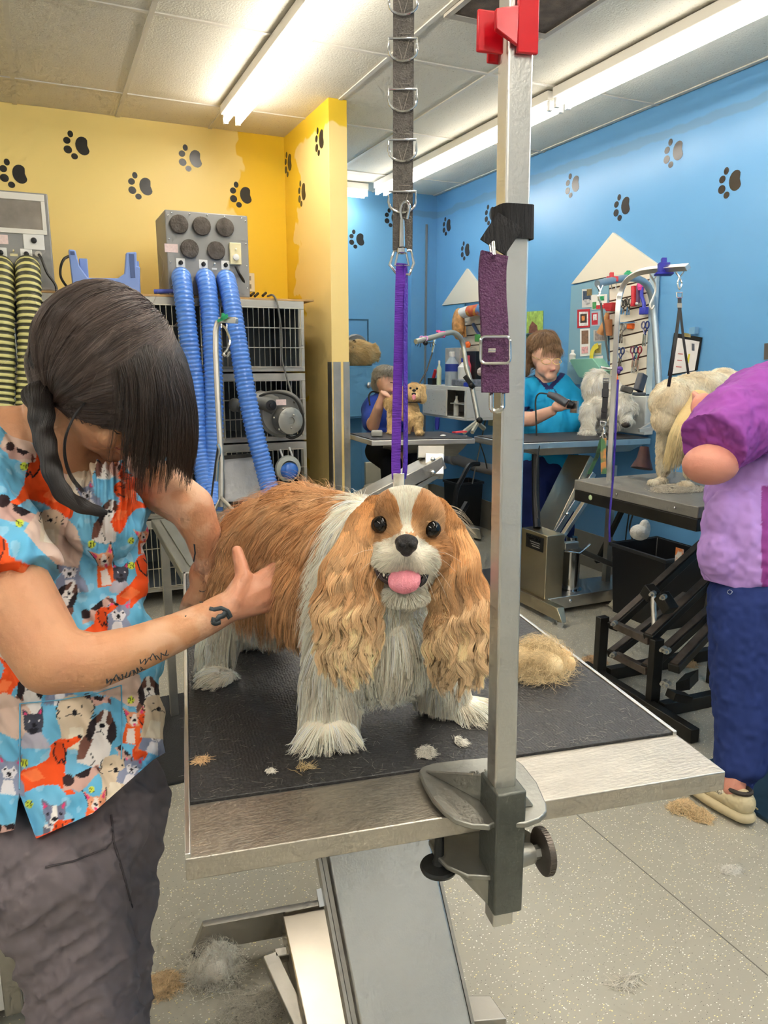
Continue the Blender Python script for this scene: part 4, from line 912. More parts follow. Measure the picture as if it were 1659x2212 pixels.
thing('clip','orange plastic clip on the slatwall below the steel comb','clip',MB().boxf(wp(1367,706).x-.03,wp(1367,706).x,wp(1373,706).y,wp(1361,706).y,wp(1367,711).z,wp(1367,699).z),mat('orange_plastic','ee6a1f',.4),bev=.006)
thing('dust_pan','red plastic scoop hanging from the slatwall next to the square post','scoop',onwall(MB(),[(1302,655),(1323,653),(1319,672),(1308,672)],.05,.07),mat('red_scoop','b3242c',.4),bev=.003)
thing('wooden_brush','brush with a pale wooden handle hanging beside the square post','brush',MB().tube([wp(1312,676,.06),wp(1306,700,.06),wp(1298,720,.06)],[.012,.02,.03],10),mat('pale_wood','c98f57',.5,noise=.15,nscale=12))
thing('wooden_brush','brush with a brown wooden handle hanging against the square post','brush',MB().tube([wp(1315,690,.06),wp(1313,725,.06)],[.022,.03],10),mat('brown_wood','9a6236',.5,noise=.15,nscale=12))
# phone and clippers at the foot
thing('telephone','dark grey cordless phone leaning at the foot of the scissor slatwall','phone',MB().bar(PD(1378,845,3.95),PD(1389,808,3.95),.035,.05).bar(PD(1368,851,3.95),PD(1392,851,3.95),.05,.018),mat('dark_grey_plastic','4b4e56',.4),bev=.006)
thing('clipper','dark clipper lying at the foot of the scissor slatwall','clipper',MB().bar(PD(1342,838,3.95),PD(1366,845,3.95),.04,.035),mat('clipper_dark','5a5650',.4),bev=.008)
# items of the small house
def wbox(name,label,cat,a,b,c,m,th=.05,off=.08): return thing(name,label,cat,onwall(MB(),[(a[0],a[1]),(b[0],a[1]),(b[0],b[1]),(a[0],b[1])],th,off),m,bev=.004)
thing('paper_roll','roll of white paper on the top rail of the brush slatwall','roll',MB().cyl(wp(998,677,.10),wp(1015,672,.10),.045,n=16),WHITEP,'wrapping rolls')
thing('paper_roll','red and yellow printed roll on the top rail of the brush slatwall','roll',MB().cyl(wp(1015,672,.10),wp(1036,669,.10),.045,n=16),mat('red_yellow_print','d9603a',.5,col2='e9b23c',nscale=14),'wrapping rolls')
thing('paper_roll','blue printed roll on the top rail of the brush slatwall','roll',MB().cyl(wp(1036,669,.10),wp(1056,666,.10),.045,n=16),mat('blue_print','5d93c9',.5,col2='d97b54',nscale=18),'wrapping rolls')
thing('paddle_brush','large tan wire basket muzzle hanging from the brush slatwall','muzzle',MB().ball(wp(990,700,.12),(.05,.07,.13),12,8),mat('tan_leather','c7935a',.6,noise=.3,nscale=40),bev=0)
thing('strap_piece','tan strap hanging below the tan muzzle','strap',MB().strap([wp(1003,705,.08),wp(1004,728,.08)],.04,.01,(0,1,0)),mat('tan_leather','c7935a',.6))
thing('scissors','orange handled scissors hanging on the brush slatwall','scissors',MB().bar(wp(1010,745,.09),wp(1014,775,.09),.03,.015).ball(wp(1010,745,.09),(.02,.04,.03)),mat('orange_plastic','ee6a1f',.4))
brush('pink-red handled dryer brush hanging at the edge of the brush slatwall','brush','brush',[(1041,698),(1045,712),(1047,735)],.016,mat('coral_handle','e8505a',.4),head(mat('coral_handle','e8505a',.4),.018))
brush('dark navy brush hanging crosswise on the brush slatwall','brush','brush',[(1022,700),(1030,715),(1040,728)],.014,mat('navy_handle','2c3860',.4))
wbox('green_brush','green slicker brush low among the hanging brushes','brush',(1025,722),(1041,738),None,mat('green_brush_m','4f9a4a',.5))
wbox('folder','dark teal folder standing on the brush slatwall','folder',(1000,762),(1030,793),None,mat('dark_teal','2a5468',.4),.04,.09)
thing('tape_roll','white tape roll hung on the brush slatwall','tape roll',MB().lathe([(.035,0),(.035,.03),(.02,.03)],wp(1043,768,.06),(-1,-.3,0),16),WHITEP)
thing('paper_bundle','rolled pink and white towel on the brush slatwall shelf','towel',MB().tube([wp(1026,806,.1),wp(1052,800,.1)],.035,10),mat('pink_white','ead9d0',.7,noise=.2,nscale=30))
# hanging white cabinet
cb=root('wall_cabinet','white hanging cabinet with one open door over the far grooming tables','cabinet',(3.17,5.4,.94))
CBM=mat('white_cabinet_paint','e6e2d9',.45,noise=.03,nscale=3)
part('carcass',MB().boxf(3.0,3.33,5.04,5.78,1.165,1.195).boxf(3.0,3.33,5.04,5.78,.935,.955).boxf(3.0,3.33,5.04,5.075,.955,1.165).boxf(3.0,3.33,5.75,5.78,.955,1.165).boxf(3.31,3.33,5.075,5.75,.955,1.165),CBM,cb,bev=.003)
part('door',MB().boxf(2.985,3.0,5.34,5.75,.955,1.165),mat('door_with_stickers','e6e2d9',.45,col2='5b5550',nscale=38,cthr=.69),cb,'white door covered in small stickers',bev=.002)
part('shelf',MB().boxf(3.02,3.31,5.075,5.33,1.055,1.062),CBM,cb)
def bottle(label,c,r,h,m,cap,group=None,name='bottle'):
    c=Vector(c);o=root(name,label,'bottle',c,group);part('body',MB().lathe([(r*.9,0),(r,.01),(r,h*.68),(r*.45,h*.82),(r*.4,h*.86)],c,n=16),m,o);part('cap',MB().lathe([(r*.45,h*.86),(r*.45,h),(r*.3,h*1.01)],c,n=12),cap,o);return o
bottle('tall white pump bottle inside the open cabinet',(3.06,5.30,.957),.022,.16,WHITEP,WHITEP)
bottle('blue and yellow labelled bottle inside the open cabinet',(3.06,5.12,.957),.028,.15,mat('blue_yellow','2c62b0',.4,col2='e8cf4a',nscale=9),WHITEP)
thing('jar','brown jar at the back of the open cabinet','jar',MB().lathe([(.04,0),(.045,.06),(.035,.085)],(3.15,5.2,.957)),mat('amber','9a5a2c',.3))
bottle('clear water bottle with blue label on top of the white cabinet',(3.08,5.42,1.195),.055,.27,mat('clear_plastic','cfdcE6'.lower(),.1,alpha=.6),WHITEP)
thing('label','dark blue label wrapped round the clear water bottle','label',MB().cyl((3.08,5.42,1.31),(3.08,5.42,1.37),.0565,n=18),mat('navy_label','2b3f9a',.4))
bottle('white spray bottle behind the clear water bottle',(3.14,5.33,1.195),.05,.22,WHITEP,mat('blue_cap','2438a8',.4))
bottle('red pink bottle on the white cabinet, nearer the wall',(3.2,5.36,1.195),.045,.24,mat('coral_red','d9536a',.4),mat('coral_red','d9536a',.4))
bottle('slim green-white tube bottle at the edge of the cabinet top',(3.06,5.60,1.195),.02,.20,mat('pale_green','d9e4c4',.4),WHITEP)
thing('box','upright grey box with small pictures standing on the white cabinet','box',MB().boxf(3.15,3.3,5.42,5.66,1.195,1.50),mat('grey_box','b9b3aa',.5,noise=.15,nscale=30),bev=.002)
thing('box','tall black box on the white cabinet behind the bottles','box',MB().boxf(3.2,3.31,5.25,5.41,1.195,1.47),BLACKP,bev=.002)
thing('brush_cup','small black cup holding a red brush on the cabinet','cup',MB().boxf(3.03,3.1,5.66,5.75,1.195,1.25),BLACKP,bev=.003)
thing('brush','red brush standing in the small black cup','brush',MB().tube([(3.06,5.70,1.25),(3.06,5.66,1.32)],.014,8),mat('red_handle','cf2f3a',.4))
thing('basket','clear basket of clipper combs on the cabinet top','basket',MB().boxf(3.03,3.2,5.10,5.34,1.195,1.25),mat('smoky_basket','8d8f98',.3,alpha=.8,noise=.4,nscale=40),bev=.01)
thing('clipper_comb','blue clipper attachment at the corner of the cabinet top','clipper comb',MB().boxf(3.02,3.08,5.06,5.13,1.195,1.23),mat('blue_cap','2438a8',.4),bev=.006)
thing('brush','blue handled brush hanging under the white cabinet','brush',MB().tube([PX(945,902,2.98),PX(944,918,2.98),PX(944,928,2.98)],[.02,.02,.014],8),mat('blue_handle','3f45b8',.4))
# far wall features
thing('recessed_door','blue painted door with dark gap line on the far wall','door panel',MB().boxf(2.30,2.70,YF-.015,YF-.002,1.40,1.755),mat('blue_door_paint','6daad6',.5),bev=.002)
thing('door_gap','dark gap line round the blue painted door','gap',MB().boxf(2.30,2.712,YF-.018,YF-.015,1.745,1.757).boxf(2.700,2.712,YF-.018,YF-.015,1.40,1.745),mat('gap_dark','35617c',.7))
cbb=root('blue_cabinet','blue painted cupboard projecting from the far wall behind the tan fluffy dog','cupboard',(2.2,5.9,0.2))
part('body',MB().boxf(1.72,2.60,5.72,6.28,.93,1.355),mat('cupboard_blue','6fadd8',.4),cbb,bev=.004)
part('door',MB().boxf(1.74,2.575,5.705,5.72,.945,1.34),mat('cupboard_blue','6fadd8',.4),cbb,bev=.004)
part('lower_panel',MB().boxf(1.72,2.50,5.95,6.28,.2,.93),mat('cupboard_blue','6fadd8',.4),cbb,bev=.003)
thing('handbag_hook','small steel hook with a pale blue trinket on the blue cupboard door','hook',MB().tube([PY(799,828,5.69),PY(803,830,5.69),PY(806,835,5.69)],.01,6).ball(PY(797,832,5.69),(.02,.01,.025)),STEEL)
# outlet on blue wall
c=PX(1063,900,WX-.004);o=root('wall_outlet','cream wall outlet with black plug on the blue wall beside the white cabinet','outlet',c)
part('plate',MB().boxf(WX-.008,WX,c.y-.055,c.y+.055,c.z-.075,c.z+.075),mat('cream_plastic','e8dcae',.45),o,bev=.003);part('plug',MB().boxf(WX-.05,WX-.008,c.y-.03,c.y+.03,c.z+.005,c.z+.04),BLACKP,o,bev=.004)
cord('grey and black cords hanging from the outlet by the white cabinet',[PX(1058,895,WX-.05),PX(1050,905,WX-.07),PX(1045,925,WX-.08),PX(1040,950,WX-.1),PX(1020,1045,WX-.2)],.006,CRG)
cord('black cord hanging beside the grey cord under the far tables',[PX(1036,955,WX-.3),PX(1046,985,WX-.25),PX(1052,1012,WX-.2)],.005)
# drain pipe
pp=root('waste_pipe','thick grey pipe running low along the blue wall behind the tables','pipe',PX(1000,1000,WX-.1))
part('pipe',MB().tube([PX(940,985,WX-.12),PX(965,990,WX-.12),PX(990,994,WX-.12),PX(1030,1008,WX-.12),PX(1075,1017,WX-.12)],.045,12),mat('grey_pipe','8b8582',.55),pp)
part('collar',MB().cyl(PX(979,991,WX-.12),PX(984,992,WX-.12),.055),mat('pale_collar','a9a39d',.5),pp)
cord('thick black hose arching down behind the spaniel head',[PD(1034,1002,4.9),PD(1015,1005,4.85),PD(1000,1030,4.8),PD(986,1060,4.75),PD(982,1100,4.7),PD(985,1118,4.65)],.017,BLACKP,'drain_hose')
cord('thick dark hose lying on the floor beside the black bin',[PD(1008,1088,4.8),PD(998,1105,4.75),PD(988,1122,4.7)],.022,BLACKP,'drain_hose')
# bins
def bin_(label,corner,w,d,h,fl=1.12,rz=0):
    x,y=corner;r=root('waste_bin',label,'bin',(x+w/2,y+d/2,0))
    cx,cy=x+w/2,y+d/2
    def ring(s,z,t=0): return [Vector((cx+sx*(w/2*s-t),cy+sy*(d/2*s-t),z)) for sx,sy in ((-1,-1),(1,-1),(1,1),(-1,1))]
    m=MB()._rings([ring(1,0),ring(fl,h),ring(fl,h,.008),ring(1,.01,.008)],False);m.add(ring(1,0),[(3,2,1,0)]);m.add(ring(1,.01,.008),[(0,1,2,3)])
    part('bucket',m,BLACKP,r,bev=.004);part('rim',MB()._rings([ring(fl+.02,h-.02),ring(fl+.07,h-.018),ring(fl+.07,h),ring(fl,h+.002)],False),mat('bin_rim','26272a',.45),r,bev=.002);return r
bin_('narrow black waste bin by the wall under the far tables',(3.03,5.2),.22,.2,.42)
b2=bin_('large shiny black waste bin under the black-framed table',(2.86,2.78),.30,.36,.40,1.12)
thing('liner_bag','white crumpled bag corner folded over the rim of the large black bin','bag',MB().ball(PD(1382,1150,3.75),(.05,.05,.04)).ball(PD(1392,1143,3.75),(.03,.03,.05)),mat('white_bag','dfddd6',.5,bump=1,bscale=60))
cc=PX(1466,1205,2.83);part('sticker',MB().boxf(2.826,2.829,cc.y-.03,cc.y+.02,cc.z-.04,cc.z+.05),mat('orange_sticker','e8823c',.5,col2='f1e9e0',nscale=30),b2,'orange and white product sticker')
# floor stand pole behind
fs=root('floor_stand','grey square floor-standing pole behind the black-framed table','stand',PZ(1311,1222,.02))
q=PZ(1311,1226,0);q=Vector((3.2,3.55,0));q=PX(1311,1215,3.0);part('pole',MB().bar((q.x,q.y,.02),(q.x,q.y,.80),.035,.035),STEELD,fs)
part('foot_plate',MB().boxf(q.x-.07,q.x+.07,q.y-.07,q.y+.07,0,.02),BLACKM,fs);part('brace',MB().bar(PX(1290,1214,3.0),PX(1347,1095,3.0),.03,.02),BLACKM,fs)
cord('thin black cables hanging under the black-framed table',[PX(1362,1095,3.1),PX(1358,1115,3.1),PX(1353,1150,3.1),PX(1350,1185,3.1)],.004)
cord('black cable with a red plug hanging under the black-framed table',[PX(1371,1098,3.1),PX(1360,1140,3.1),PX(1366,1170,3.1),PX(1364,1235,3.1)],.005)
cord('purple lead hanging down beside the grey floor-standing pole',[PD(1335,820,2.70),PD(1331,900,2.72),PD(1325,1020,2.78),PD(1317,1120,2.8),PD(1317,1170,2.82)],.004,mat('purple_lead','3b2a9a',.5),'leash')
# ---------------- far table (grey-haired groomer)
def steel_table(label,c4,z,th,mtl,mlabel='black rubber mat'):
    r=root('grooming_table',label,'grooming table',sum(c4,Vector())/4*1.0-Vector((0,0,z)))
    part('table_top',MB().hexa([q-Z*th for q in c4]+c4),STEEL,r,bev=.003)
    c=sum(c4,Vector())/4;i_=[c+(q-c)*.965 for q in c4];part('mat',MB().hexa([q+Z*.0005 for q in i_]+[q+Z*.006 for q in i_]),mtl,r,mlabel,bev=.001)
    return r
DM=mat('charcoal_mat','3d3c3e',.6,noise=.1,nscale=8)
z=.95;a,b,d=PZ(803,952,z),PZ(1003,948,z),PZ(751,937,z)
b=a+(b-a)*1.12;c=b+(d-a)
ft=steel_table('steel grooming table of the seated grey-haired groomer with the curly tan dog',[a,b,c,d],z,.03,DM)
cx=(a+b)/2+(d-a)*.5
part('under_frame',MB().hexa([PZ(828,968,.88),PZ(1000,970,.88),PZ(985,985,.80),PZ(905,985,.80)]+[PZ(828,962,.92),PZ(1010,958,.92),PZ(1010,940,.92),PZ(830,945,.92)]),STEELD,ft,bev=.004)
lo,hi=PD(790,1075,4.0),PD(945,1000,4.15)
part('lift_arm',MB().bar(PD(780,1082,3.95),PD(948,995,4.05),.16,.07).bar(PD(820,1100,3.95),PD(948,1022,4.05),.05,.03),STEELD,ft,bev=.004)
part('joint_plate',MB().bar(PD(938,985,4.05),PD(938,1030,4.03),.10,.12),STEEL,ft,bev=.004)
part('column',MB().bar(PD(930,965,4.1),PD(930,990,4.1),.14,.12),STEELD,ft)
for v in (992,1020): part('bolt',MB().ball(PD(935,v,3.96),.014,8,6),CHROME,ft)
part('base',MB().hexa([PZ(800,1180,.0),PZ(925,1165,.0),PZ(925,1120,.0),PZ(800,1130,.0)]+[PZ(800,1150,.1),PZ(925,1138,.1),PZ(925,1095,.1),PZ(800,1100,.1)]),mat('beige_base','b9b19a',.5),ft,bev=.004)
# front foot of base visible near bin
part('base_foot',MB().hexa([PZ(983,1155,.02),PZ(1040,1165,.02),PZ(1044,1160,.02),PZ(985,1146,.02)]+[PZ(983,1135,.10),PZ(1036,1143,.10),PZ(1040,1138,.10),PZ(985,1126,.10)]),STEEL,ft,bev=.003)
part('foot',MB().cyl(PZ(1041,1166,0),PZ(1041,1166,0)+Z*.03,.015,n=10),CHROME,ft)
# small pale table slab between
z=.955;e=[PZ(1006,938,z),PZ(1120,958,z),PZ(1130,934,z),PZ(1020,930,z)]
# teal groomer's table
a=Vector((2.345,3.42,.95));b=Vector((3.24,3.33,.95));c=Vector((3.27,3.78,.95));d=Vector((2.36,3.87,.95))
tt=steel_table('long steel grooming table with black mat carrying the white dog',[a,b,c,d],.95,.035,DM)
part('under_frame',MB().hexa([Vector((2.55,3.45,.87)),Vector((3.15,3.40,.87)),Vector((3.15,3.80,.87)),Vector((2.55,3.85,.87))]+[Vector((2.42,3.43,.915)),Vector((3.22,3.36,.915)),Vector((3.25,3.84,.915)),Vector((2.43,3.92,.915))]),STEELD,tt,bev=.004)
Q=lambda u,v,y:PY(u,v,y)
A=Q(1180,1140,3.42);B=Q(1268,1000,3.50)
part('lift_arm',MB().bar(Q(1178,1148,3.5),Q(1268,1000,3.5)+Vector((0,.05,.03)),.05,.19,up=(0,1,0)),mat('warm_steel','c2b79f',.33,1.,noise=.06,nscale=5),tt,bev=.004)
part('side_rail',MB().bar(Q(1196,1158,3.36),Q(1282,1022,3.36),.035,.02,up=(0,1,0)).bar(Q(1206,1172,3.38),Q(1296,1035,3.38),.025,.03,up=(0,1,0)),STEEL,tt,bev=.002)
for u,v in ((1194,1162),(1225,1110),(1193,1198)): part('bolt',MB().ball(Q(u,v,3.33),.012,10,8),CHROME,tt)
x0,x1=2.44,2.56
part('column',MB().boxf(2.45,2.57,3.23,3.47,.08,.46),mat('warm_steel','c2b79f',.33,1.,noise=.06,nscale=5),tt,bev=.004)
pl_=part('maker_plate',MB().boxf(2.447,2.45,3.26,3.42,.36,.44),BLACKP,tt,'black maker plate')
tx=bpy.data.curves.new('t','FONT');tx.body='FOREVER';tx.size=.032;tx.extrude=.0003;to=bpy.data.objects.new('t',tx);COL.objects.link(to);dg=bpy.context.evaluated_depsgraph_get();tm=bpy.data.meshes.new_from_object(to.evaluated_get(dg));bpy.data.objects.remove(to)
q=MB();q.v=[Vector((2.4465,3.415-v_.co.x,.412+v_.co.y)) for v_ in tm.vertices];q.f=[tuple(p.vertices) for p in tm.polygons];q.mi=[0]*len(q.f);part('lettering',q,WHITEP,tt)
for k in range(3): part('plate_line',MB().boxf(2.4463,2.447,3.29,3.38-k*.01,.40-.012*k,.403-.012*k),mat('plate_grey','aaa9a4',.5),tt)
part('front_foot',MB().hexa([Vector((2.42,3.03,.03)),Vector((2.45,3.03,.03)),Vector((2.45,3.72,.03)),Vector((2.42,3.72,.03)),Vector((2.42,3.08,.10)),Vector((2.47,3.08,.10)),Vector((2.47,3.72,.10)),Vector((2.42,3.72,.10))]),mat('warm_steel','c2b79f',.33,1.),tt,bev=.003)
part('base_rail',MB().boxf(2.47,3.25,3.22,3.46,.03,.10),STEEL,tt,bev=.003)
part('bolt',MB().ball(Vector((2.62,3.22,.07)),.012,10,8),CHROME,tt)
part('foot',MB().cyl((2.435,3.06,0),(2.435,3.06,.03),.02,n=14),CHROME,tt);part('foot',MB().cyl((3.2,3.3,0),(3.2,3.3,.03),.02,n=14),CHROME,tt)
part('cross_bar',MB().bar(Vector((2.58,3.27,.40)),Vector((3.2,3.30,.12)),.04,.03),STEELD,tt,bev=.002)
part('bracket',MB().boxf(2.57,2.66,3.22,3.26,.37,.41),STEEL,tt,bev=.003)
cyl_=Vector((2.70,3.33,.1))
part('hydraulic_cylinder',MB().cyl(cyl_,cyl_+Z*.24,.052,n=26).cyl(cyl_+Z*.24,cyl_+Z*.31,.032,n=20).lathe([(.07,0),(.07,.004)],cyl_),CHROME,tt,'polished chrome hydraulic cylinder')
part('pump_handle',MB().tube([cyl_+Vector((-.09,-.05,.25)),cyl_+Vector((.0,-.07,.23)),cyl_+Vector((.08,-.06,.27))],.008,8),CHROME,tt)
# ---------------- black-framed table
bt=root('grooming_table','black-framed grooming table with thick grey top under the cream dog','grooming table',(2.45,2.3,0))
part('table_top',MB().boxf(2.17,2.78,1.97,2.68,.825,.87),mat('grey_rubber_top','7a776f',.5,noise=.12,nscale=6,bump=.2,bscale=90),bt,bev=.004)
part('apron',MB().boxf(2.172,2.778,1.972,2.678,.775,.824),BLACKM,bt,bev=.003)
for y in (2.08,2.40): part('screw',MB().ball((2.168,y,.848),.005,8,6),CHROME,bt)
def bb_(a,b,w=.035,h=.035): return MB().bar(a,b,w,h)
X0=2.15;X1=2.36
for x in (X0,X1): pass
part('upright',bb_((2.16,2.43,.0),(2.16,2.43,.30),.032,.05),BLACKM,bt,bev=.003)
part('upright',bb_((2.15,2.10,.0),(2.15,2.10,.315),.032,.05),BLACKM,bt,bev=.003)
part('floor_rail',bb_((2.15,2.52,.03),(2.11,1.84,.03),.04,.055).bar((2.16,2.5,.03),(2.16,2.4,.03),.04,.04),BLACKM,bt,'square black floor tube',bev=.003)
part('floor_rail',bb_((2.16,2.06,.03),(2.95,2.02,.03),.04,.055),BLACKM,bt,bev=.003)
part('floor_rail',bb_((2.2,2.42,.03),(2.95,2.40,.03),.04,.055),BLACKM,bt,bev=.003)
part('floor_rail',bb_((2.95,2.5,.03),(2.95,1.9,.03),.04,.055),BLACKM,bt,bev=.003)
# scissor arms rising to the right
def pr_(u,v,x): return PX(u,v,x)
RUSTY=mat('worn_black_bar','5b5148',.5,.5,noise=.4,nscale=18)
for (a,b) in (((1322,1355,2.17),(1530,1165,2.50)),((1400,1380,2.13),(1545,1240,2.42)),((1320,1415,2.18),(1480,1290,2.45)),((1395,1445,2.14),(1545,1310,2.45)),((1455,1445,2.14),(1560,1330,2.45))):
    pa=PX(*a);pb2=PD(b[0],b[1],depth(pa)+.28)
    part('scissor_arm',MB().bar(pa,pb2,.045,.035),BLACKM,bt,bev=.003);part('arm_edge',MB().bar(pa+Z*.02,pb2+Z*.02,.03,.008),RUSTY,bt)
part('cross_bar',MB().bar(PX(1330,1350,2.17),PX(1405,1385,2.14),.03,.03),RUSTY,bt,bev=.002)
part('cross_bar',MB().bar(PX(1330,1415,2.17),PX(1400,1450,2.14),.03,.03),RUSTY,bt,bev=.002)
part('spring_rod',MB().cyl(PX(1414,1365,2.2),PX(1411,1285,2.25),.012,n=10),STEELD,bt)
part('bracket',MB().bar(PX(1398,1290,2.25),PX(1410,1270,2.25),.05,.05).bar(PX(1428,1285,2.22),PX(1450,1320,2.22),.05,.05),BLACKM,bt,bev=.004)
for u,v,x in ((1413,1281,2.2),(1436,1288,2.18),(1436,1400,2.10),(1437,1472,2.10),(1330,1345,2.12),(1328,1412,2.12),(1445,1404,2.09),(1445,1476,2.09)):
    p_=PX(u,v,x);part('bolt',MB().cyl(p_,p_+Vector((-.022,-.01,0)),.011,n=8).cyl(p_+Vector((-.02,-.01,0)),p_+Vector((-.035,-.012,0)),.006,n=8),STEELD,bt)
part('pedal_plate',MB().hexa([PX(1460,1475,2.2),PX(1490,1465,2.25),PX(1490,1490,2.25),PX(1460,1495,2.2)]+[q+Vector((.1,.05,0)) for q in (PX(1460,1475,2.2),PX(1490,1465,2.25),PX(1490,1490,2.25),PX(1460,1495,2.2))]),BLACKM,bt)
part('stop_block',MB().bar(PX(1448,1500,2.12),PX(1485,1508,2.2),.05,.03),BLACKM,bt)
part('leg',bb_((2.6,2.2,.0),(2.6,2.2,.79),.04,.04),BLACKM,bt)
# its arm post and loops
gp3=root('grooming_post','curved square steel arm standing at the end of the black-framed table','grooming arm',(2.3,2.70,.80))
dA=depth(PX(1335,640,2.3));f=lambda u,v,dd=0:PD(u,v,dA+dd)
pb3=PX(1316,1015,2.3);dB=depth(pb3)
path=spline([PD(1314,1075,dB+.03),PD(1316,1015,dB),PD(1325,850,dB-.05),f(1334,680),f(1340,635),f(1352,608,-.03),f(1375,591,-.08),f(1400,584,-.14),f(1440,580,-.24),f(1486,577,-.36)],6)
part('arm',MB().tube(path,.0155,4,up=(1,0,0)),STEEL,gp3,bev=.002,smooth=20)
part('clamp',MB().boxf(2.27,2.33,2.66,2.74,.78,.86),CAST,gp3,bev=.004)
NV=mat('navy_clip','1c1fa0',.35)
c_=f(1434,578,-.23);bc=root('plastic_clip','dark blue plastic clip on top of the curved arm over the cream dog','clip',c_)
part('jaw',MB().boxf(-.022,.022,-.012,.012,-.028,.018,lambda x,y,z:c_+CR*x+CF*y+CU*z),NV,bc,bev=.002);part('handle',MB().boxf(-.010,.010,-.008,.008,.016,.038,lambda x,y,z:c_+CR*x+CF*y+CU*z),NV,bc,bev=.002);part('wing',MB().boxf(-.035,.035,-.016,.016,-.03,-.022,lambda x,y,z:c_+CR*x+CF*y+CU*z),NV,bc,bev=.002)
# strap with hook to the cream dog
dC=dA-.33
h3=root('dog_harness_loop','black waist loop with chrome hook hanging from the curved arm to the cream dog','strap',PD(1468,830,dC))
part('hook',MB().tube(spline([PD(1462,590,dC),PD(1467,600,dC),PD(1464,612,dC),PD(1468,625,dC),PD(1473,612,dC),PD(1468,598,dC)],5),.0035,6).tube([PD(1478,586,dC),PD(1468,600,dC)],.003).tube([PD(1460,588,dC),PD(1468,600,dC)],.003),CHROME,h3)
part('ring',MB().tube([PD(1461,632,dC),PD(1474,632,dC),PD(1473,643,dC),PD(1463,643,dC)],.003,6,closed=True),CHROME,h3)
part('strap',MB().strap([PD(1468,642,dC),PD(1468,668,dC)],.014,.003,CR),BLACKP,h3)
part('buckle',MB().strap([PD(1468,655,dC-.003),PD(1468,665,dC-.003)],.017,.005,CR),CHROME,h3)
part('strap',MB().strap([PD(1468,666,dC),PD(1460,730,dC),PD(1450,800,dC),PD(1444,835,dC+.02)],.012,.003,CR),BLACKP,h3)
part('strap',MB().strap([PD(1469,666,dC+.004),PD(1476,730,dC+.01),PD(1487,808,dC+.02)],.009,.003,CR),BLACKP,h3)
hh=root('hook','grey S hook hanging from the curved arm next to the blue clip','hook',f(1408,640,-.17));dd=depth(f(1408,640,-.17))
part('hook',MB().tube(spline([PD(1407,598,dd),PD(1414,610,dd),PD(1416,628,dd),PD(1410,645,dd),PD(1404,660,dd),PD(1408,668,dd),PD(1413,660,dd)],5),.0045,6).tube([PD(1404,592,dd),PD(1411,606,dd)],.003).tube([PD(1420,592,dd),PD(1411,606,dd)],.003),STEELD,hh)
# leashes and straps clipped at the post
lk=root('belly_strap','black buckled strap and chain hooks hanging on the curved arm post','strap',PD(1305,900,dB-.05));dd=dB-.06
part('cross_hook',MB().tube([PD(1297,793,dd),PD(1310,796,dd),PD(1325,797,dd)],.006,6).tube([PD(1325,797,dd),PD(1340,800,dd)],.008,6),CHROME,lk)
part('ring',MB().tube([PD(1303,818,dd),PD(1315,818,dd),PD(1315,826,dd),PD(1303,826,dd)],.003,6,closed=True),CHROME,lk)
part('strap',MB().strap([PD(1309,824,dd),PD(1307,870,dd),PD(1304,905,dd)],.024,.004,CR),BLACKP,lk)
part('buckle',MB().strap([PD(1308,840,dd-.004),PD(1307,858,dd-.004)],.028,.008,CR),mat('soft_black','222226',.35),lk)
part('buckle',MB().strap([PD(1306,882,dd-.004),PD(1305,890,dd-.004)],.027,.006,CR),mat('soft_black','222226',.35),lk)
part('ring',MB().tube([PD(1297,910,dd),PD(1309,912,dd),PD(1307,920,dd),PD(1297,918,dd)],.003,6,closed=True),CHROME,lk)
part('chain',MB().tube([PD(1303,922,dd),PD(1305,932,dd),PD(1301,940,dd),PD(1303,948,dd)],.005,6),CHROME,lk)
cam_=mat('camouflage_fabric','4f7b52',.7,col2='c98a4a',nscale=22)
ms=root('patterned_strap','green and orange camouflage strap looped below the chain on the curved arm post','strap',PD(1300,1000,dd))
part('strap',MB().strap([PD(1304,946,dd),PD(1303,980,dd),PD(1304,1024,dd)],.024,.004,CR),cam_,ms);part('strap',MB().strap([PD(1299,950,dd+.01),PD(1290,985,dd+.02),PD(1272,1024,dd+.05)],.016,.004,CR),mat('camo_green','3c6a4a',.7,col2='20352a',nscale=18),ms)
part('ring',MB().tube([PD(1296,944,dd),PD(1306,936,dd),PD(1310,946,dd)],.003,6),CHROME,ms)
thing('leash','orange and purple leash handles hooked on the curved arm post','leash',MB().tube([PD(1331,800,dd),PD(1330,812,dd),PD(1334,828,dd)],.008,8),mat('orange_plastic','ee6a1f',.4))
thing('leash_knot','purple leash knot on the chrome cross hook','leash',MB().ball(PD(1338,797,dd),(.016,.016,.012)).ball(PD(1335,802,dd),(.012,.012,.014)),mat('purple_lead2','5a3a96',.5))
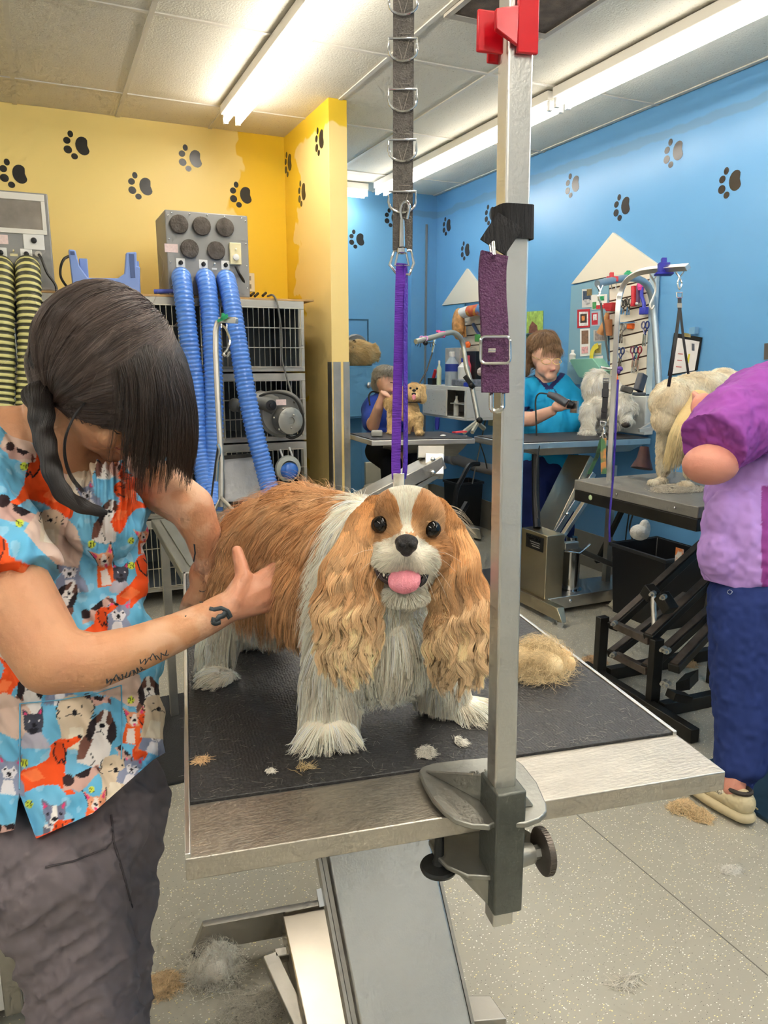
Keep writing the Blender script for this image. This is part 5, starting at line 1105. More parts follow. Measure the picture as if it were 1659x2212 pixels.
# white dog's arm
wd=root('grooming_post','curved round blue-grey pipe arm behind the white dog','grooming arm',Vector((3.15,3.5,.95)))
bs=PZ(1410,925,.955);dW=4.05;g_=lambda u,v,e=0:PD(u,v,dW+e)
part('arm',MB().tube(spline([g_(1428,900),g_(1424,850),g_(1419,760),g_(1413,680),g_(1408,640,-.02),g_(1396,614,-.05),g_(1375,602,-.1),g_(1345,602,-.16),g_(1290,613,-.26)],6),.019,10),mat('blue_grey_pipe','a7b4bb',.35,.6),wd)
part('base_bracket',MB().bar(g_(1380,930,.0),g_(1412,925,.0),.03,.02).bar(g_(1382,930),g_(1424,905),.02,.016),STEEL,wd)
part('base_clamp',MB().bar(g_(1418,835,-.02),g_(1432,836,-.02),.05,.03),CAST,wd)
c_=g_(1322,604,-.2);rc2=root('plastic_clip','red plastic clip on the round pipe arm in front of the white gable','clip',c_);part('jaw',MB().boxf(-.03,.03,-.012,.012,-.012,.014,lambda x,y,z:c_+CR*x+CF*y+CU*z),RED,rc2,bev=.002);part('handle',MB().boxf(-.012,.008,-.008,.008,.012,.036,lambda x,y,z:c_+CR*x+CF*y+CU*z),RED,rc2,bev=.002)
c_=g_(1357,595,-.14);rc2=root('plastic_clip','green plastic clip behind the curved arm in front of the white gable','clip',c_);part('jaw',MB().boxf(-.02,.02,-.012,.012,-.01,.014,lambda x,y,z:c_+CR*x+CF*y+CU*z),mat('green_clip','22a56a',.4),rc2,bev=.002);part('handle',MB().boxf(-.01,.01,-.008,.008,.012,.024,lambda x,y,z:c_+CR*x+CF*y+CU*z),mat('green_clip','22a56a',.4),rc2,bev=.002)
nl=root('noose','thin black noose with chrome snap hanging from the round pipe arm','strap',g_(1310,780,-.25));e_=-.26
part('snap',MB().tube(spline([g_(1291,618,e_),g_(1296,630,e_),g_(1293,642,e_),g_(1298,655,e_)],5),.006,6).tube([g_(1302,616,e_),g_(1296,630,e_)],.004),CHROME,nl)
part('cord',MB().tube([g_(1298,655,e_),g_(1305,710,e_),g_(1315,780,e_)],.005,6),mat('dark_grey_cord','4d4c48',.6),nl)
# far table arm
dF=depth(PZ(1030,928,.95));g_=lambda u,v,e=0:PD(u,v,dF+e)
fa=root('grooming_post','bent round grooming arm with pink clips over the curly tan dog','grooming arm',g_(1030,925))
part('arm',MB().tube(spline([g_(1034,912),g_(1026,870),g_(1020,838),g_(1014,815),g_(1008,795),g_(1004,770),g_(1000,745),g_(993,728,-.03),g_(980,719,-.06),g_(965,720,-.1),g_(930,730,-.2),g_(898,738,-.28)],6),.017,10),mat('grey_arm','b7b8ae',.35,.6),fa)
part('joint',MB().bar(g_(1004,812,-.02),g_(1024,838,-.02),.03,.03),BLACKM,fa,bev=.003)
part('base_bracket',MB().tube([g_(1002,934,-.1),g_(1030,912),g_(1046,926,.05)],.016,6).tube([g_(1020,934,-.1),g_(1033,912)],.014,6),mat('pale_bracket','b9b6a5',.4,.5),fa)
part('knob',MB().ball(g_(1018,832,-.03),.02,10,8).ball(g_(1036,908,-.02),.022,10,8),BLACKM,fa)
pk=mat('hot_pink','f0509a',.4);c_=g_(955,722,-.12)
p2=root('plastic_clip','hot pink plastic clip on the bend of the round arm','clip',c_);part('jaw',MB().boxf(-.026,.02,-.012,.012,-.022,.018,lambda x,y,z:c_+CR*x+CF*y+CU*z),pk,p2,bev=.004);part('handle',MB().boxf(-.038,-.012,-.008,.008,.012,.026,lambda x,y,z:c_+CR*x+CF*y+CU*z),pk,p2,bev=.003)
c_=g_(915,733,-.24);p3=root('plastic_clip','pale pink heart-shaped clip near the tip of the round arm','clip',c_)
hp_=[]
for k in range(18):
    t=2*pi*k/18;hp_.append(c_+CR*(.0016*16*math.sin(t)**3)+CU*(.0016*(13*math.cos(t)-5*math.cos(2*t)-2*math.cos(3*t)-math.cos(4*t))))
part('heart_frame',MB().tube(hp_,.005,6,closed=True),mat('pale_pink','e9a3dc',.4),p3)
sp3=root('toy_spider','small dark plastic spider dangling from the tip of the round arm','toy',g_(918,740,-.24));part('body',MB().ball(g_(919,741,-.24),.016,10,8),BLACKP,sp3)
for k in range(6):
    s=(-1 if k<3 else 1);j=k%3;part('leg',MB().tube([g_(919,741,-.24),g_(919+s*(10+4*j),740,-.24),g_(919+s*(12+5*j),750-2*j,-.24)],.0025,5),BLACKP,sp3)
nn_=root('noose','thin dark noose with chrome snap running from the round arm to the curly tan dog','strap',g_(905,825,-.1))
part('snap',MB().tube([g_(939,733,-.12),g_(937,748,-.12),g_(934,762,-.12)],.008,6),CHROME,nn_);part('cord',MB().tube([g_(934,762,-.12),g_(922,800,-.12),g_(906,828,-.12)],.005,6),mat('dark_grey_cord','4d4c48',.6),nn_)
# things lying on the far tables
thing('clipper','grey clipper box lying on the far table beside the tan dog','clipper',MB().bar(PZ(802,936,.975),PZ(826,936,.975),.07,.035),mat('grey_clipper','9a9a92',.4),bev=.008)
thing('comb','red comb lying at the end of the far grooming table','comb',MB().bar(PZ(980,934,.962),PZ(1005,932,.962),.03,.01),mat('coral_handle','e8505a',.4))
thing('fur_tuft','white fluff on the far grooming table','fur tuft',MB().ball(PZ(957,941,.962),(.02,.012,.006)),WHITEP)
# clipboard, poster, wall box
cbd=root('clipboard','clipboard with written sheet hanging on the blue wall behind the cream dog','clipboard',wp(1490,800))
part('board',onwall(MB(),[(1456,719),(1516,729),(1505,800),(1442,812)],.006,.01),BLACKP,cbd)
part('sheet',onwall(MB(),[(1464,730),(1511,738),(1500,800),(1450,808)],.002,.0125),mat('written_sheet','eeeae6',.6,noise=.04,nscale=30),cbd)
for (u0,v0,u1,v1,cc) in ((1494,742,1500,757,'5a5f6a'),(1465,763,1475,765,'c96a6a'),(1463,777,1473,779,'c96a6a'),(1460,791,1472,793,'c96a6a')): part('writing',onwall(MB(),[(u0,v0),(u1,v0+1),(u1,v1+1),(u0,v1)],.0005,.0132),mat('ink_'+cc,cc,.6),cbd)
part('note',onwall(MB(),[(1487,765),(1491,764),(1487,785),(1483,784)],.0006,.014),mat('note_yellow','e8d83c',.5),cbd)
part('clip',onwall(MB(),[(1478,719),(1492,721),(1492,729),(1478,727)],.012,.018),CHROME,cbd)
thing('wall_bracket','clear plastic bracket on the blue wall above the clipboard','bracket',onwall(MB(),[(1489,708),(1501,706),(1500,721),(1488,722)],.03,.04),mat('clear_blue','8ebfe0',.2,alpha=.6))
po=root('poster','green nature poster on the blue wall behind the teal-shirted groomer','poster',wp(1150,760));part('sheet',onwall(MB(),[(1128,674),(1173,671),(1172,712),(1130,722)],.003,.006),mat('poster_green','a9c95e',.5,noise=.35,nscale=30),po)
part('figure',onwall(MB(),[(1143,706),(1150,694),(1160,703),(1162,716),(1142,721)],.001,.008),mat('poster_figure','8a5a48',.6,noise=.4,nscale=40),po)
thing('poster','dark green printed board below the nature poster','poster',onwall(MB(),[(1130,724),(1150,720),(1146,775),(1128,780)],.004,.007),mat('poster_dark','5f7a3a',.5,col2='23301c',nscale=30))
wb_=root('wall_sign','small dark sign at the frame edge on the blue wall above the purple scrubs','sign',wp(1655,760));part('plate',onwall(MB(),[(1651,742),(1690,738),(1690,772),(1650,777)],.01,.02),mat('sign_brown','5c5650',.4),wb_)
thing('ball','pale green tennis-type ball hanging below the black-framed table edge','ball',MB().ball(PD(1283,1074,3.3),.024,14,10),mat('pale_green_ball','b9cfa0',.7))
thing('hanging_brush','dark wooden brush hanging behind the cream dog under the table','brush',MB().tube([PD(1392,965,3.4),PD(1390,990,3.4),PD(1386,1012,3.4)],[.02,.03,.05],10),mat('dark_red_wood','43201c',.6,noise=.3,nscale=20))
# ================================================================ THE SPANIEL
RC=Matrix((CR,CF,CU)).transposed()   # columns: right, away from lens, up
dg0=root('spaniel','brown and white long-eared spaniel with its tongue out, standing on the near grooming table','dog',PZ(760,1500,.905))
SKC=lin('c98d54');SKL=lin('efcb9c');SKD=lin('8c4d18');WHT=lin('fff5e0');WHD=lin('f3e4c6')
def interp(x,xs,ys): return np.interp(x,xs,ys)
def dog_white(P):
    u,v,d=projn(P)
    bx=interp(v,[1040,1055,1090,1130,1190,1250,1310,1400],[812,800,768,742,716,703,698,680])
    left=u-(bx)                       # >0: on or right of the collar band
    low=interp(u,[440,500,560,600,640,668,700],[1295,1312,1330,1345,1420,1420,1300])
    n=(vvec(P,45)[:,0])*26
    w=(left+n>-26)|(v+n>low)
    return w
def body_col(P,N=None,jit=0):
    w=dog_white(P);n=vnoise(P,38)[:,None];n2=vnoise(P+5,9)[:,None]
    br=np.array(SKC)*(1-n*.5)+np.array(SKL)*n*.5;br=br*(.85+.3*n2)
    wh=np.array(WHT)*(1-n*.3)+np.array(WHD)*n*.3
    return np.where(w[:,None],wh,br)
def E(u,v,d,r,R=RC): return ('e',PD(u,v,d),r if hasattr(r,'__len__') else (r,r,r),R)
def Cc(a,b,ra,rb,*k): return ('c',PD(*a),PD(*b),ra,rb,*k)
items=[E(582,1190,1.2,.086),E(650,1155,1.13,.078),Cc((586,1185,1.19),(650,1158,1.13),.083,.078),Cc((650,1160,1.13),(765,1190,1.05),.078,.078),Cc((600,1240,1.16),(720,1250,1.07),.075,.075),Cc((815,1222,.932),(850,1284,.93),.013,.012),Cc((925,1232,.937),(890,1284,.93),.013,.012),E(765,1190,1.05,.078),E(600,1265,1.16,.075),E(690,1265,1.08,.078),
 E(552,1255,1.185,.068),E(825,1370,1.02,(.068,.075,.075)),E(800,1270,1.0,.072),Cc((800,1200,1.03),(868,1170,.985),.07,.05),
 Cc((505,1300,1.19),(456,1432,1.2),.040,.023),E(468,1462,1.175,(.030,.034,.0155)),
 Cc((570,1330,1.3),(500,1395,1.33),.03,.018),E(505,1405,1.325,(.028,.03,.014)),
 Cc((745,1330,1.01),(714,1545,1.005),.047,.035),E(712,1578,.985,(.037,.034,.018)),
 Cc((890,1370,1.04),(965,1500,1.07),.043,.031),E(1010,1530,1.065,(.036,.034,.0165)),
 # head
 E(878,1127,.955,(.052,.056,.046)),E(826,1188,.938,(.027,.030,.030)),E(932,1195,.938,(.027,.030,.030)),
 E(878,1170,.905,(.017,.03,.016)),E(850,1210,.905,(.025,.027,.0185)),E(907,1212,.905,(.025,.027,.0185)),
 E(868,1283,.925,(.030,.026,.0105)),Cc((868,1270,.95),(868,1240,.985),.030,.04)]
eyes=[(822,1133,.9135),(933,1143,.9135)]
def head_mask(P):
    u,v,d=projn(P);return (d<.975)&(u>770)&(u<985)&(v<1310)
def head_col(P):
    u,v,d=projn(P);n=vvec(P,80)[:,0]*14;cu=878+ (v-1110)*.02
    hw=interp(v,[1040,1060,1080,1110,1135,1150],[46,36,24,11,10,14])
    w=(np.abs(u-cu)+n*.5<hw)&(v<1152)
    mz=((u-871)/76)**2+((v-1216)/63)**2; w|=(mz+n/60<.92)&(v>=1145)
    w|=(v>1262)
    nn=vnoise(P,60)[:,None];br=np.array(SKC)*(1-nn*.4)+np.array(SKL)*nn*.4
    # darker rims round the eyes
    for a,b,_ in eyes:
        e=np.exp(-(((u-a)/30)**2+((v-b)/26)**2))[:,None];br=br*(1-.55*e)
    wh=np.array(WHT)*(1-nn*.25)+np.array(WHD)*nn*.25
    c=np.where(w[:,None],wh,br)
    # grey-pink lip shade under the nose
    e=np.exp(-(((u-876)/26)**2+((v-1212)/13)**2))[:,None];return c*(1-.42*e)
def full_col(P,N=None):
    h=head_mask(P)[:,None];return np.where(h,head_col(P),body_col(P))
SKINM=vmat('dog_coat_skin',rough=.85,spec=.2,bump=.2,bscale=200)
body=fuse('body',items,.0042,SKINM,dg0,smooth_it=6,colf=full_col,base=BASE[dg0])
# ---- fur
BACK=np.array((PD(540,1200,1.22)-PD(800,1190,1.03)).normalized());DN=np.array([0,0,-1.]);CUn=np.array(CU);CRn=np.array(CR);CFn=np.array(CF)
def body_dir(Q,N):
    u,v,d=projn(Q)
    t=interp(v,[1040,1150,1300,1450],[.95,.6,.25,.0])[:,None];x=interp(u,[440,600,760],[.6,1,.4])[:,None]
    D=BACK*t*x+DN*(1.0)
    low=np.clip((v-1400)/150,0,1)[:,None]
    # paws and feathering fan outward
    cx=np.where(u<840,705,960);out=(CRn[None,:]*((u-cx)/60)[:,None])
    D=D*(1-low)+low*(DN*.8+out*.6-CFn*.35)
    D=D-N*(D*N).sum(1)[:,None]
    return unit(D+1e-4)
n=72000
Q,Nn=sample(body,n,keep=lambda P:np.where(head_mask(P),0.,1.))
u,v,d=projn(Q)
D=body_dir(Q,Nn)
L=interp(v,[1030,1150,1250,1330,1420,1500,1560,1620],[.026,.034,.042,.05,.05,.042,.034,.028])*(0.7+.6*RNG.random(n))
L=np.where((u<560)&(v<1330)&(d>1.12),L*.8,L);L=np.where((v>1400)&(d>1.15)&(u<560),.014+.008*RNG.random(n),L)          # trimmed hind feet
side=((u<690)&(v>1380)&(d<1.12));L=np.where(side,L*1.35,L)
zc=(Q[:,2]-.905);L=np.minimum(L,.012+zc*1.1+.02*(v>1500))
P=grow(Q,D,Nn,L,6,lift=.30,grav=.25,wav=.30,wl=55)
P[:,:,2]=np.maximum(P[:,:,2],.9065)
C=body_col(Q);C*= (.88+.36*RNG.random(n))[:,None];P,C=clump(P,C,2600,.55,1.3,.2);P[:,:,2]=np.maximum(P[:,:,2],.9065)
hair('coat',P,.00034*(.7+.6*RNG.random(n)),np.clip(C,0,1),HAIRM,dg0)
# long wisps: ruff and stray guard hairs
n=2600
Q,Nn=sample(body,n,keep=lambda P:np.where(head_mask(P),0.,1.)*(projn(P)[1]<1330))
P=grow(Q,body_dir(Q,Nn),Nn,.035+.035*RNG.random(n),8,lift=1.1,grav=.35,wav=.5,wl=26,seed=4)
C=body_col(Q)*1.15+.05;hair('guard_hair',P,.00019,np.clip(C,0,1),HAIRM,dg0)
# white ruff between coat and ear
n=9000
Q,Nn=sample(body,n,keep=lambda P:((projn(P)[0]>690)&(projn(P)[0]<840)&(projn(P)[1]<1330)&dog_white(P)&~head_mask(P))*1.)
P=grow(Q,unit(-CRn*.8+DN*.8+Nn*0),Nn,.030+.018*RNG.random(n),6,lift=.5,grav=.3,wav=.3,wl=50,seed=2)
hair('ruff',P,.0003,np.clip(np.array(WHT)*(.9+.3*RNG.random((n,1))),0,1),HAIRM,dg0,'fluffy white ruff')
# head fur, short, radiating away from the nose
n=42000
def hk(P):
    u,v,d=projn(P);k=head_mask(P)*1.
    for a,b,_ in eyes: k*=(((u-a)/20)**2+((v-b)/18)**2>1)
    k*=~((((u-878)/27)**2+((v-1176)/23)**2<1)&(d<.93))
    k*=~((u>812)&(u<922)&(v>1232)&(v<1266))
    return k
Q,Nn=sample(body,n,keep=hk)
u,v,d=projn(Q);R_=CRn*((u-878)/60)[:,None]-CUn*((v-1176)/60)[:,None]*1.0
D=R_/ (1e-6+np.linalg.norm(R_,axis=1)[:,None])+CFn*.35;D=D-Nn*(D*Nn).sum(1)[:,None]
L=interp(np.hypot(u-878,v-1176),[20,45,90,140],[.004,.008,.012,.016])*(.7+.6*RNG.random(n))
L=np.where(v>1262,.016,L);L=np.where((v<1085),.011,L)
P=grow(Q,unit(D),Nn,L,5,lift=.22,grav=.05,wav=.18,wl=90,seed=3)
C=head_col(Q)*(.82+.36*RNG.random((n,1)));P,C=clump(P,C,5000,.35,1.3,.1);hair('face_fur',P,.00022,np.clip(C,0,1),HAIRM,dg0)
# ---- ears
def ear(chain,seed,label,n=17000,curl=1.):
    it=[]
    for (a,b) in zip(chain[:-1],chain[1:]): it.append(Cc(a[:3],b[:3],a[3],b[3],.42,tuple(CF)))
    ec=lambda P,N=None:np.array(SKC)*.8+np.zeros((len(P),3))
    e=fuse('ear',it,.004,SKINM,dg0,smooth_it=5,colf=ec,base=BASE[dg0],label=label)
    top=chain[0][1];bot=chain[-1][1]
    Q,Nn=sample(e,n);u,v,d=projn(Q)
    f=np.clip((v-top)/(bot-top),0,1)
    ax=np.array((PD(*chain[-1][:3])-PD(*chain[0][:3])).normalized())
    cx=interp(v,[c[1] for c in chain],[c[0] for c in chain])
    D=unit(ax[None,:]*1.0+DN*.3+CRn*((u-cx)/260)[:,None])
    L=(.055+.035*RNG.random(n))*(1-.35*f)
    P=np.zeros((n,12,3));P[:,0]=Q+Nn*.001;d_=unit(D+Nn*.22)
    ph=vnoise(Q,28)*7+vnoise(Q,90)*1.6
    st=(L/11)[:,None]
    for i in range(1,12):
        g=i/11;fz=np.clip(f+g*.3,0,1)
        w=(np.sin(g*7.5+ph+f*14)*.95*fz*curl)[:,None]*CRn+(np.cos(g*6.8+ph*1.3+f*11)*.55*fz*curl)[:,None]*CFn
        P[:,i]=P[:,i-1]+unit(d_+w+D*.3*g+DN*.25*g)*st;
    P[:,:,2]=np.maximum(P[:,:,2],.907)
    t=f[:,None];C=np.array(SKC)*(1-t)+np.array(lin('f0cfa0'))*t
    cl=vnoise(Q,70)[:,None];C=C*(.75+.35*cl+.3*RNG.random((n,1)));P,C=clump(P,C,240,.82,.9,.28,seed)
    hair('ear_fur',P,.0003*(.7+.7*RNG.random(n)),np.clip(C,0,1),HAIRM,e);return e
ear([(812,1092,.935,.016),(785,1135,.925,.022),(765,1200,.915,.027),(758,1270,.91,.030),(756,1330,.91,.031),(756,1362,.91,.029)],1,'long wavy golden ear with lighter curls at the tip')
ear([(945,1098,.945,.016),(975,1150,.94,.020),(988,1210,.94,.026),(990,1280,.94,.032),(985,1340,.94,.035),(985,1382,.94,.031)],2,'long wavy golden ear lying over the shoulder')
# ---- eyes, nose, mouth
EYE=mat('dog_eye','080605',.0,spec=.45);LID=mat('dog_eyelid','191210',.5)
for a,b,c in eyes:
    eo=part('eye',MB().ball(PD(a,b,c),(.0104,.0104,.0104),24,16,RC),EYE,dg0,'large dark shiny eye',smooth=80)
    lid=MB();cc=PD(a,b,c-.0035)
    for k in range(25):
        pass
    lid.tube([cc+CR*math.cos(t)*.0102+CU*math.sin(t)*.0092+CF*(.0018) for t in [2*pi*k/24 for k in range(24)]],.0014,6,closed=True);part('eyelid',lid,LID,eo)
    part('sclera',MB().ball(PD(a+ (6 if a<850 else -6),b+5,c+.0012),(.0066,.0088,.0070),16,10,RC),mat('sclera','8a7f78',.2),eo)
NO=mat('dog_nose','24211f',.33,bump=.5,bscale=900)
nf=[E(878,1171,.872,(.0140,.010,.0095)),E(867,1178,.869,(.0070,.009,.0080)),E(889,1178,.869,(.0070,.009,.0080)),E(878,1187,.871,(.0082,.008,.0085))]
nose=fuse('nose',nf,.0009,NO,dg0,smooth_it=3,base=BASE[dg0],label='black nose')
for a in (868.5,888.5): part('nostril',MB().ball(PD(a,1178,.8592),(.0034,.0022,.0030),10,8,RC),mat('nostril_black','050404',.6),nose)
MO=mat('mouth_dark','1f0d0c',.35);PK=mat('tongue_pink','dd8793',.38,sss=.15,noise=.06,nscale=200,bump=.2,bscale=500)
m=MB()
part('mouth',fuse('t_',[E(845,1243,.9,(.017,.012,.0085)),E(890,1243,.9,(.017,.012,.0085)),E(868,1238,.898,(.022,.012,.0105))],.0012,MO,dg0,base=BASE[dg0]) and MB().ball(PD(876,1229,.8965),(.012,.008,.0065),14,10,RC),MO,dg0)
lp=MB().tube(spline([PD(812,1228,.897),PD(822,1247,.894),PD(838,1258,.893),PD(850,1263,.892)],6),[.0028]*19,8);part('lip',lp,mat('dark_lip','3a2524',.35),dg0)
lp=MB().tube(spline([PD(903,1263,.893),PD(914,1254,.893),PD(919,1240,.895)],6),.0045,8);part('lip',lp,mat('dark_lip2','2a2424',.35),dg0)
for k,(a,b) in enumerate(((829,1242),(836,1246))): part('tooth',MB().ball(PD(a,b,.890),(.0013,.0013,.0021),8,6,RC),mat('tooth','e8dfc8',.3),dg0)
def tng():
    mb=MB();R=[]
    pts=[(876,1226,.893,.010),(875,1236,.886,.0165),(874,1246,.880,.0190),(873,1257,.876,.0192),(873,1267,.875,.0178),(873,1275,.876,.0140),(873,1281,.878,.0075),(873,1283.5,.880,.002)]
    for a,b,c,w in pts:
        r=[]
        for k in range(20):
            t=2*pi*k/20;x=math.cos(t)*w;y=math.sin(t)*.0038
            gr=-.0018*math.exp(-(x/.0022)**2) if math.sin(t)<0 else 0
            r.append(PD(a,b,c)+CR*x+CF*(y-gr*-1*0+(-gr))+CU*0)
        R.append(r)
    return mb._rings(R)
part('tongue',tng(),PK,dg0,'pink tongue hanging out',smooth=80)
# whiskers
wk=[];
for (a,b,c,dx,dy) in ((905,1212,.885,70,60),(910,1205,.885,75,30),(915,1220,.885,50,70),(912,1200,.885,85,15),(900,1222,.885,40,75),(845,1212,.885,-70,25),(843,1205,.885,-80,-5),(846,1222,.885,-45,55)):
    A=np.array(PD(a,b,c));B=np.array(PD(a+dx,b+dy,c-.005));t=np.linspace(0,1,8)[:,None]
    wk.append(A*(1-t)+B*t+CUn*(np.sin(t*pi)*.008))
hair('whiskers',np.array(wk),.00028,np.tile(lin('f3ead8'),(len(wk),1)),HAIRM,dg0,taper=.4)
# stray fluff on crown beside the head
n=60;Q=np.array([np.array(PD(955+RNG.random()*20,1090+RNG.random()*60,.96)) for _ in range(n)])
P=grow(Q,unit(np.tile(CRn+CUn*.3,(n,1))+vvec(Q,40)*1.5),np.tile(CRn,(n,1)),.02+.03*RNG.random(n),8,lift=.2,grav=.6,wav=.6,wl=30);hair('stray_hair',P,.00018,np.tile(lin('e6d8bd'),(n,1)),HAIRM,dg0)
# ================================================================ loose fur
def tuft(label,c,size,n,col,seed,L=.03,r=.0004,flat=.35,curl=.9,core=0):
    c=np.array(c);o=root('fur_tuft',label,'fur tuft',c,None)
    rg=np.random.default_rng(seed);Q=c+rg.normal(size=(n,3))*np.array(size)*.45;Q[:,2]=c[2]+np.abs(rg.normal(size=n))*size[2]*.5
    D=unit(np.stack([rg.normal(size=n),rg.normal(size=n),rg.normal(size=n)*flat],1));D=unit(D+vvec(Q,25,seed)*3)
    P=grow(Q,D,D*0,L*(.5+rg.random(n)),9,lift=0,grav=0,wav=curl,wl=45,seed=seed)
    z0=c[2];q=(P-c)/(np.array(size)*1.0);e=np.sqrt((q[:,:,0]**2+q[:,:,1]**2));k_=np.where(e>.7,.7+(e-.7)*.45,e)/np.maximum(e,1e-6)
    P[:,:,:2]=c[:2]+(P[:,:,:2]-c[:2])*k_[:,:,None]
    h=np.abs(P[:,:,2]-z0);hm=size[2]*1.3;P[:,:,2]=z0+.0006+np.where(h>hm,hm+(h-hm)*.25,h)*np.clip(1.25-e*k_**0*.6,.25,1)
    C=np.array(lin(col))*(.75+.4*rg.random((n,1)))
    hair('strands',P,r,np.clip(C,0,1),HAIRM,o,taper=.5)
    if core:
        its=[('e',Vector(c)+Vector((rg.normal()*size[0]*.28,rg.normal()*size[1]*.28,size[2]*(.35+.2*rg.random()))),(size[0]*.42*core,size[1]*.42*core,size[2]*.5*core)) for _ in range(7)]
        fuse('core',its,max(.003,size[0]/16),mat('fluff_'+col,col,.95,bump=.25,bscale=60),o,smooth_it=2,base=BASE[o])
    return o
Zm=.905
tuft('big golden tuft of cut fur on the table mat behind the steel post',PZ(1165,1450,Zm),(.055,.055,.04),3400,'f6dcac',11,.06,.00016,.8,.9,1.)
tuft('golden end of the big fur tuft, darker rolled lump on the table edge',PZ(1215,1438,Zm),(.022,.022,.026),1600,'f2cf98',12,.04,.00016,.8,1.1,1.)
tuft('white fur tuft on the mat in front of the spaniel, nearest the clamp',PZ(920,1628,Zm),(.012,.012,.006),300,'efe9da',13,.02,.0003)
tuft('thin white fur tuft on the mat beside the steel post',PZ(990,1605,Zm),(.006,.012,.004),140,'efe9da',14,.02,.0003)
tuft('small golden fur sliver on the mat by the dog-print scrubs',PZ(437,1643,Zm),(.012,.005,.003),120,'dfb98a',15,.022,.0003)
tuft('tiny white fluff on the mat above the front steel edge',PZ(583,1668,Zm),(.006,.004,.003),80,'efe9da',16,.014,.0003)
tuft('pale curved wisp of fur on the mat near the front steel edge',PZ(655,1662,Zm),(.012,.008,.002),60,'c9b080',17,.03,.0003)
tuft('large white fluff ball on the floor by the steel table foot',PZ(465,2095,.0),(.065,.07,.05),1800,'fff6e6',18,.08,.0003,.7,1.2,1.1)
tuft('small golden fur clump on the floor beside the trousers',PZ(352,2132,.0),(.045,.03,.02),1200,'f4d4a4',19,.05,.0004,.5,1.,1.)
tuft('curly golden fur on the floor beside the tan running shoe',PZ(1475,1750,.0),(.045,.03,.02),1100,'f4d6a6',20,.055,.0008,.6,1.4)
tuft('second curly golden fur clump closest to the tan running shoe',PZ(1510,1766,.0),(.035,.03,.02),900,'f4d6a6',21,.05,.0008,.6,1.4)
tuft('white oval fluff lying alone on the speckled floor',PZ(1578,1880,.0),(.04,.015,.006),500,'f1ece0',22,.03,.0006,.15,.3)
tuft('thin white fur wisp on the floor below the table clamp',PZ(1355,2120,.0),(.05,.012,.004),140,'eee7d8',23,.06,.0005,.1,.3)
tuft('round grey-white fluff on the floor behind the black frame',PZ(1340,1312,.0),(.06,.05,.05),1400,'fff3dc',24,.06,.0009,.8,1.2)
tuft('golden and white fur on the floor beyond the table edge',PZ(1282,1432,.0),(.06,.05,.02),900,'e6c49a',25,.06,.0009)
tuft('small golden fur on the floor between the black floor rails',PZ(1490,1437,.0),(.04,.03,.015),400,'e6c090',26,.04,.0008)
tuft('faint grey fur smear on the floor beside the steel brace',PZ(545,2190,.0),(.08,.06,.015),900,'e9e2d2',27,.07,.0002,.3)
# fine clipped hairs scattered on the mat (nobody could count them)
n=900;a=RNG.random(n)*TW;b=.1+RNG.random(n)**1.5*.7
Q=np.array([np.array(T(x,y,Zm+.0008)) for x,y in zip(a,b)]);ang=RNG.random(n)*2*pi
D=np.stack([np.cos(ang),np.sin(ang),ang*0],1);P=grow(Q,D,D*0,.004+.012*RNG.random(n),7,lift=0,grav=0,wav=.8,wl=70);P[:,:,2]=Zm+.0006
so=link('clipped_hair',None,None,T(.3,.4,Zm));bpy.data.objects.remove(so);BASE.pop(so,None)
class _B: pass
hc=bpy.data.hair_curves.new('clipped_hair');hc.add_curves([7]*n);bs_=np.array(T(.3,.4,Zm))
hc.attributes['position'].data.foreach_set('vector',(P-bs_).astype(np.float32).ravel());ra=hc.attributes.get('radius') or hc.attributes.new('radius','FLOAT','POINT');ra.data.foreach_set('value',np.full(n*7,.00007,np.float32))
at=hc.attributes.new('col','FLOAT_COLOR','CURVE');at.data.foreach_set('color',np.tile([*lin('cfc8ba'),1],(n,1)).astype(np.float32).ravel());hc.materials.append(HAIRM)
tag(link('clipped_hair',hc,None,bs_),'fine pale clipped hairs scattered over the black table mat','clipped hair',kind='stuff')
# ================================================================ THE GROOMER IN DOG-PRINT SCRUBS
from mathutils.bvhtree import BVHTree
def bvh_of(o):
    me=o.data;b=BASE[o];me.calc_loop_triangles()
    P=arr(me)+np.array(b);t=np.empty(len(me.loop_triangles)*3,np.int32);me.loop_triangles.foreach_get('vertices',t)
    return BVHTree.FromPolygons([tuple(p) for p in P],[tuple(int(x) for x in q) for q in t.reshape(-1,3)])
def surf(b,u,v,off=.0008,dmax=9):
    r=Vector(ray(u,v)).normalized();h=b.ray_cast(Vector((0,0,CH)),r)
    if h[0] is None: return None
    return h[0]-r*off
def chain(pts,fl=1.,fd=None):
    out=[]
    for a,b in zip(pts[:-1],pts[1:]):
        k=('c',PD(*a[:3]),PD(*b[:3]),a[3],b[3]);out.append(k+((fl,fd) if fl!=1 else ()))
    return out
def skin_col(base,pink,seed=0,pale=None):
    base,pink=np.array(lin(base)),np.array(lin(pink));pale=np.array(lin(pale)) if pale else None
    def f(P,N=None):
        n=vnoise(P+seed,22)[:,None];c=base*(1-n*.35)+pink*n*.35
        if pale is not None:
            u,v,d=projn(P);m=(np.clip((u-270)/60,0,1)*np.clip((vnoise(P+seed,34)+vnoise(P,90)*.35-.62)/.14,0,1))[:,None];c=c*(1-.42*m)+pale*.42*m
            h=np.clip((u-430)/80,0,1)[:,None];c=c*(1-h*.5)+pink*h*.5
        return c
    return f
SKM=vmat('skin',rough=.48,spec=.35,sss=.12,bump=.08,bscale=260)
wr=root('person','woman with dark hair bent over the spaniel in blue dog-print scrub top and grey trousers','person',(0.0,1.05,0))
HO=PD(240,797,1.03)
comp=lambda r,u,t:(CR*r+CU*u-CF*t)
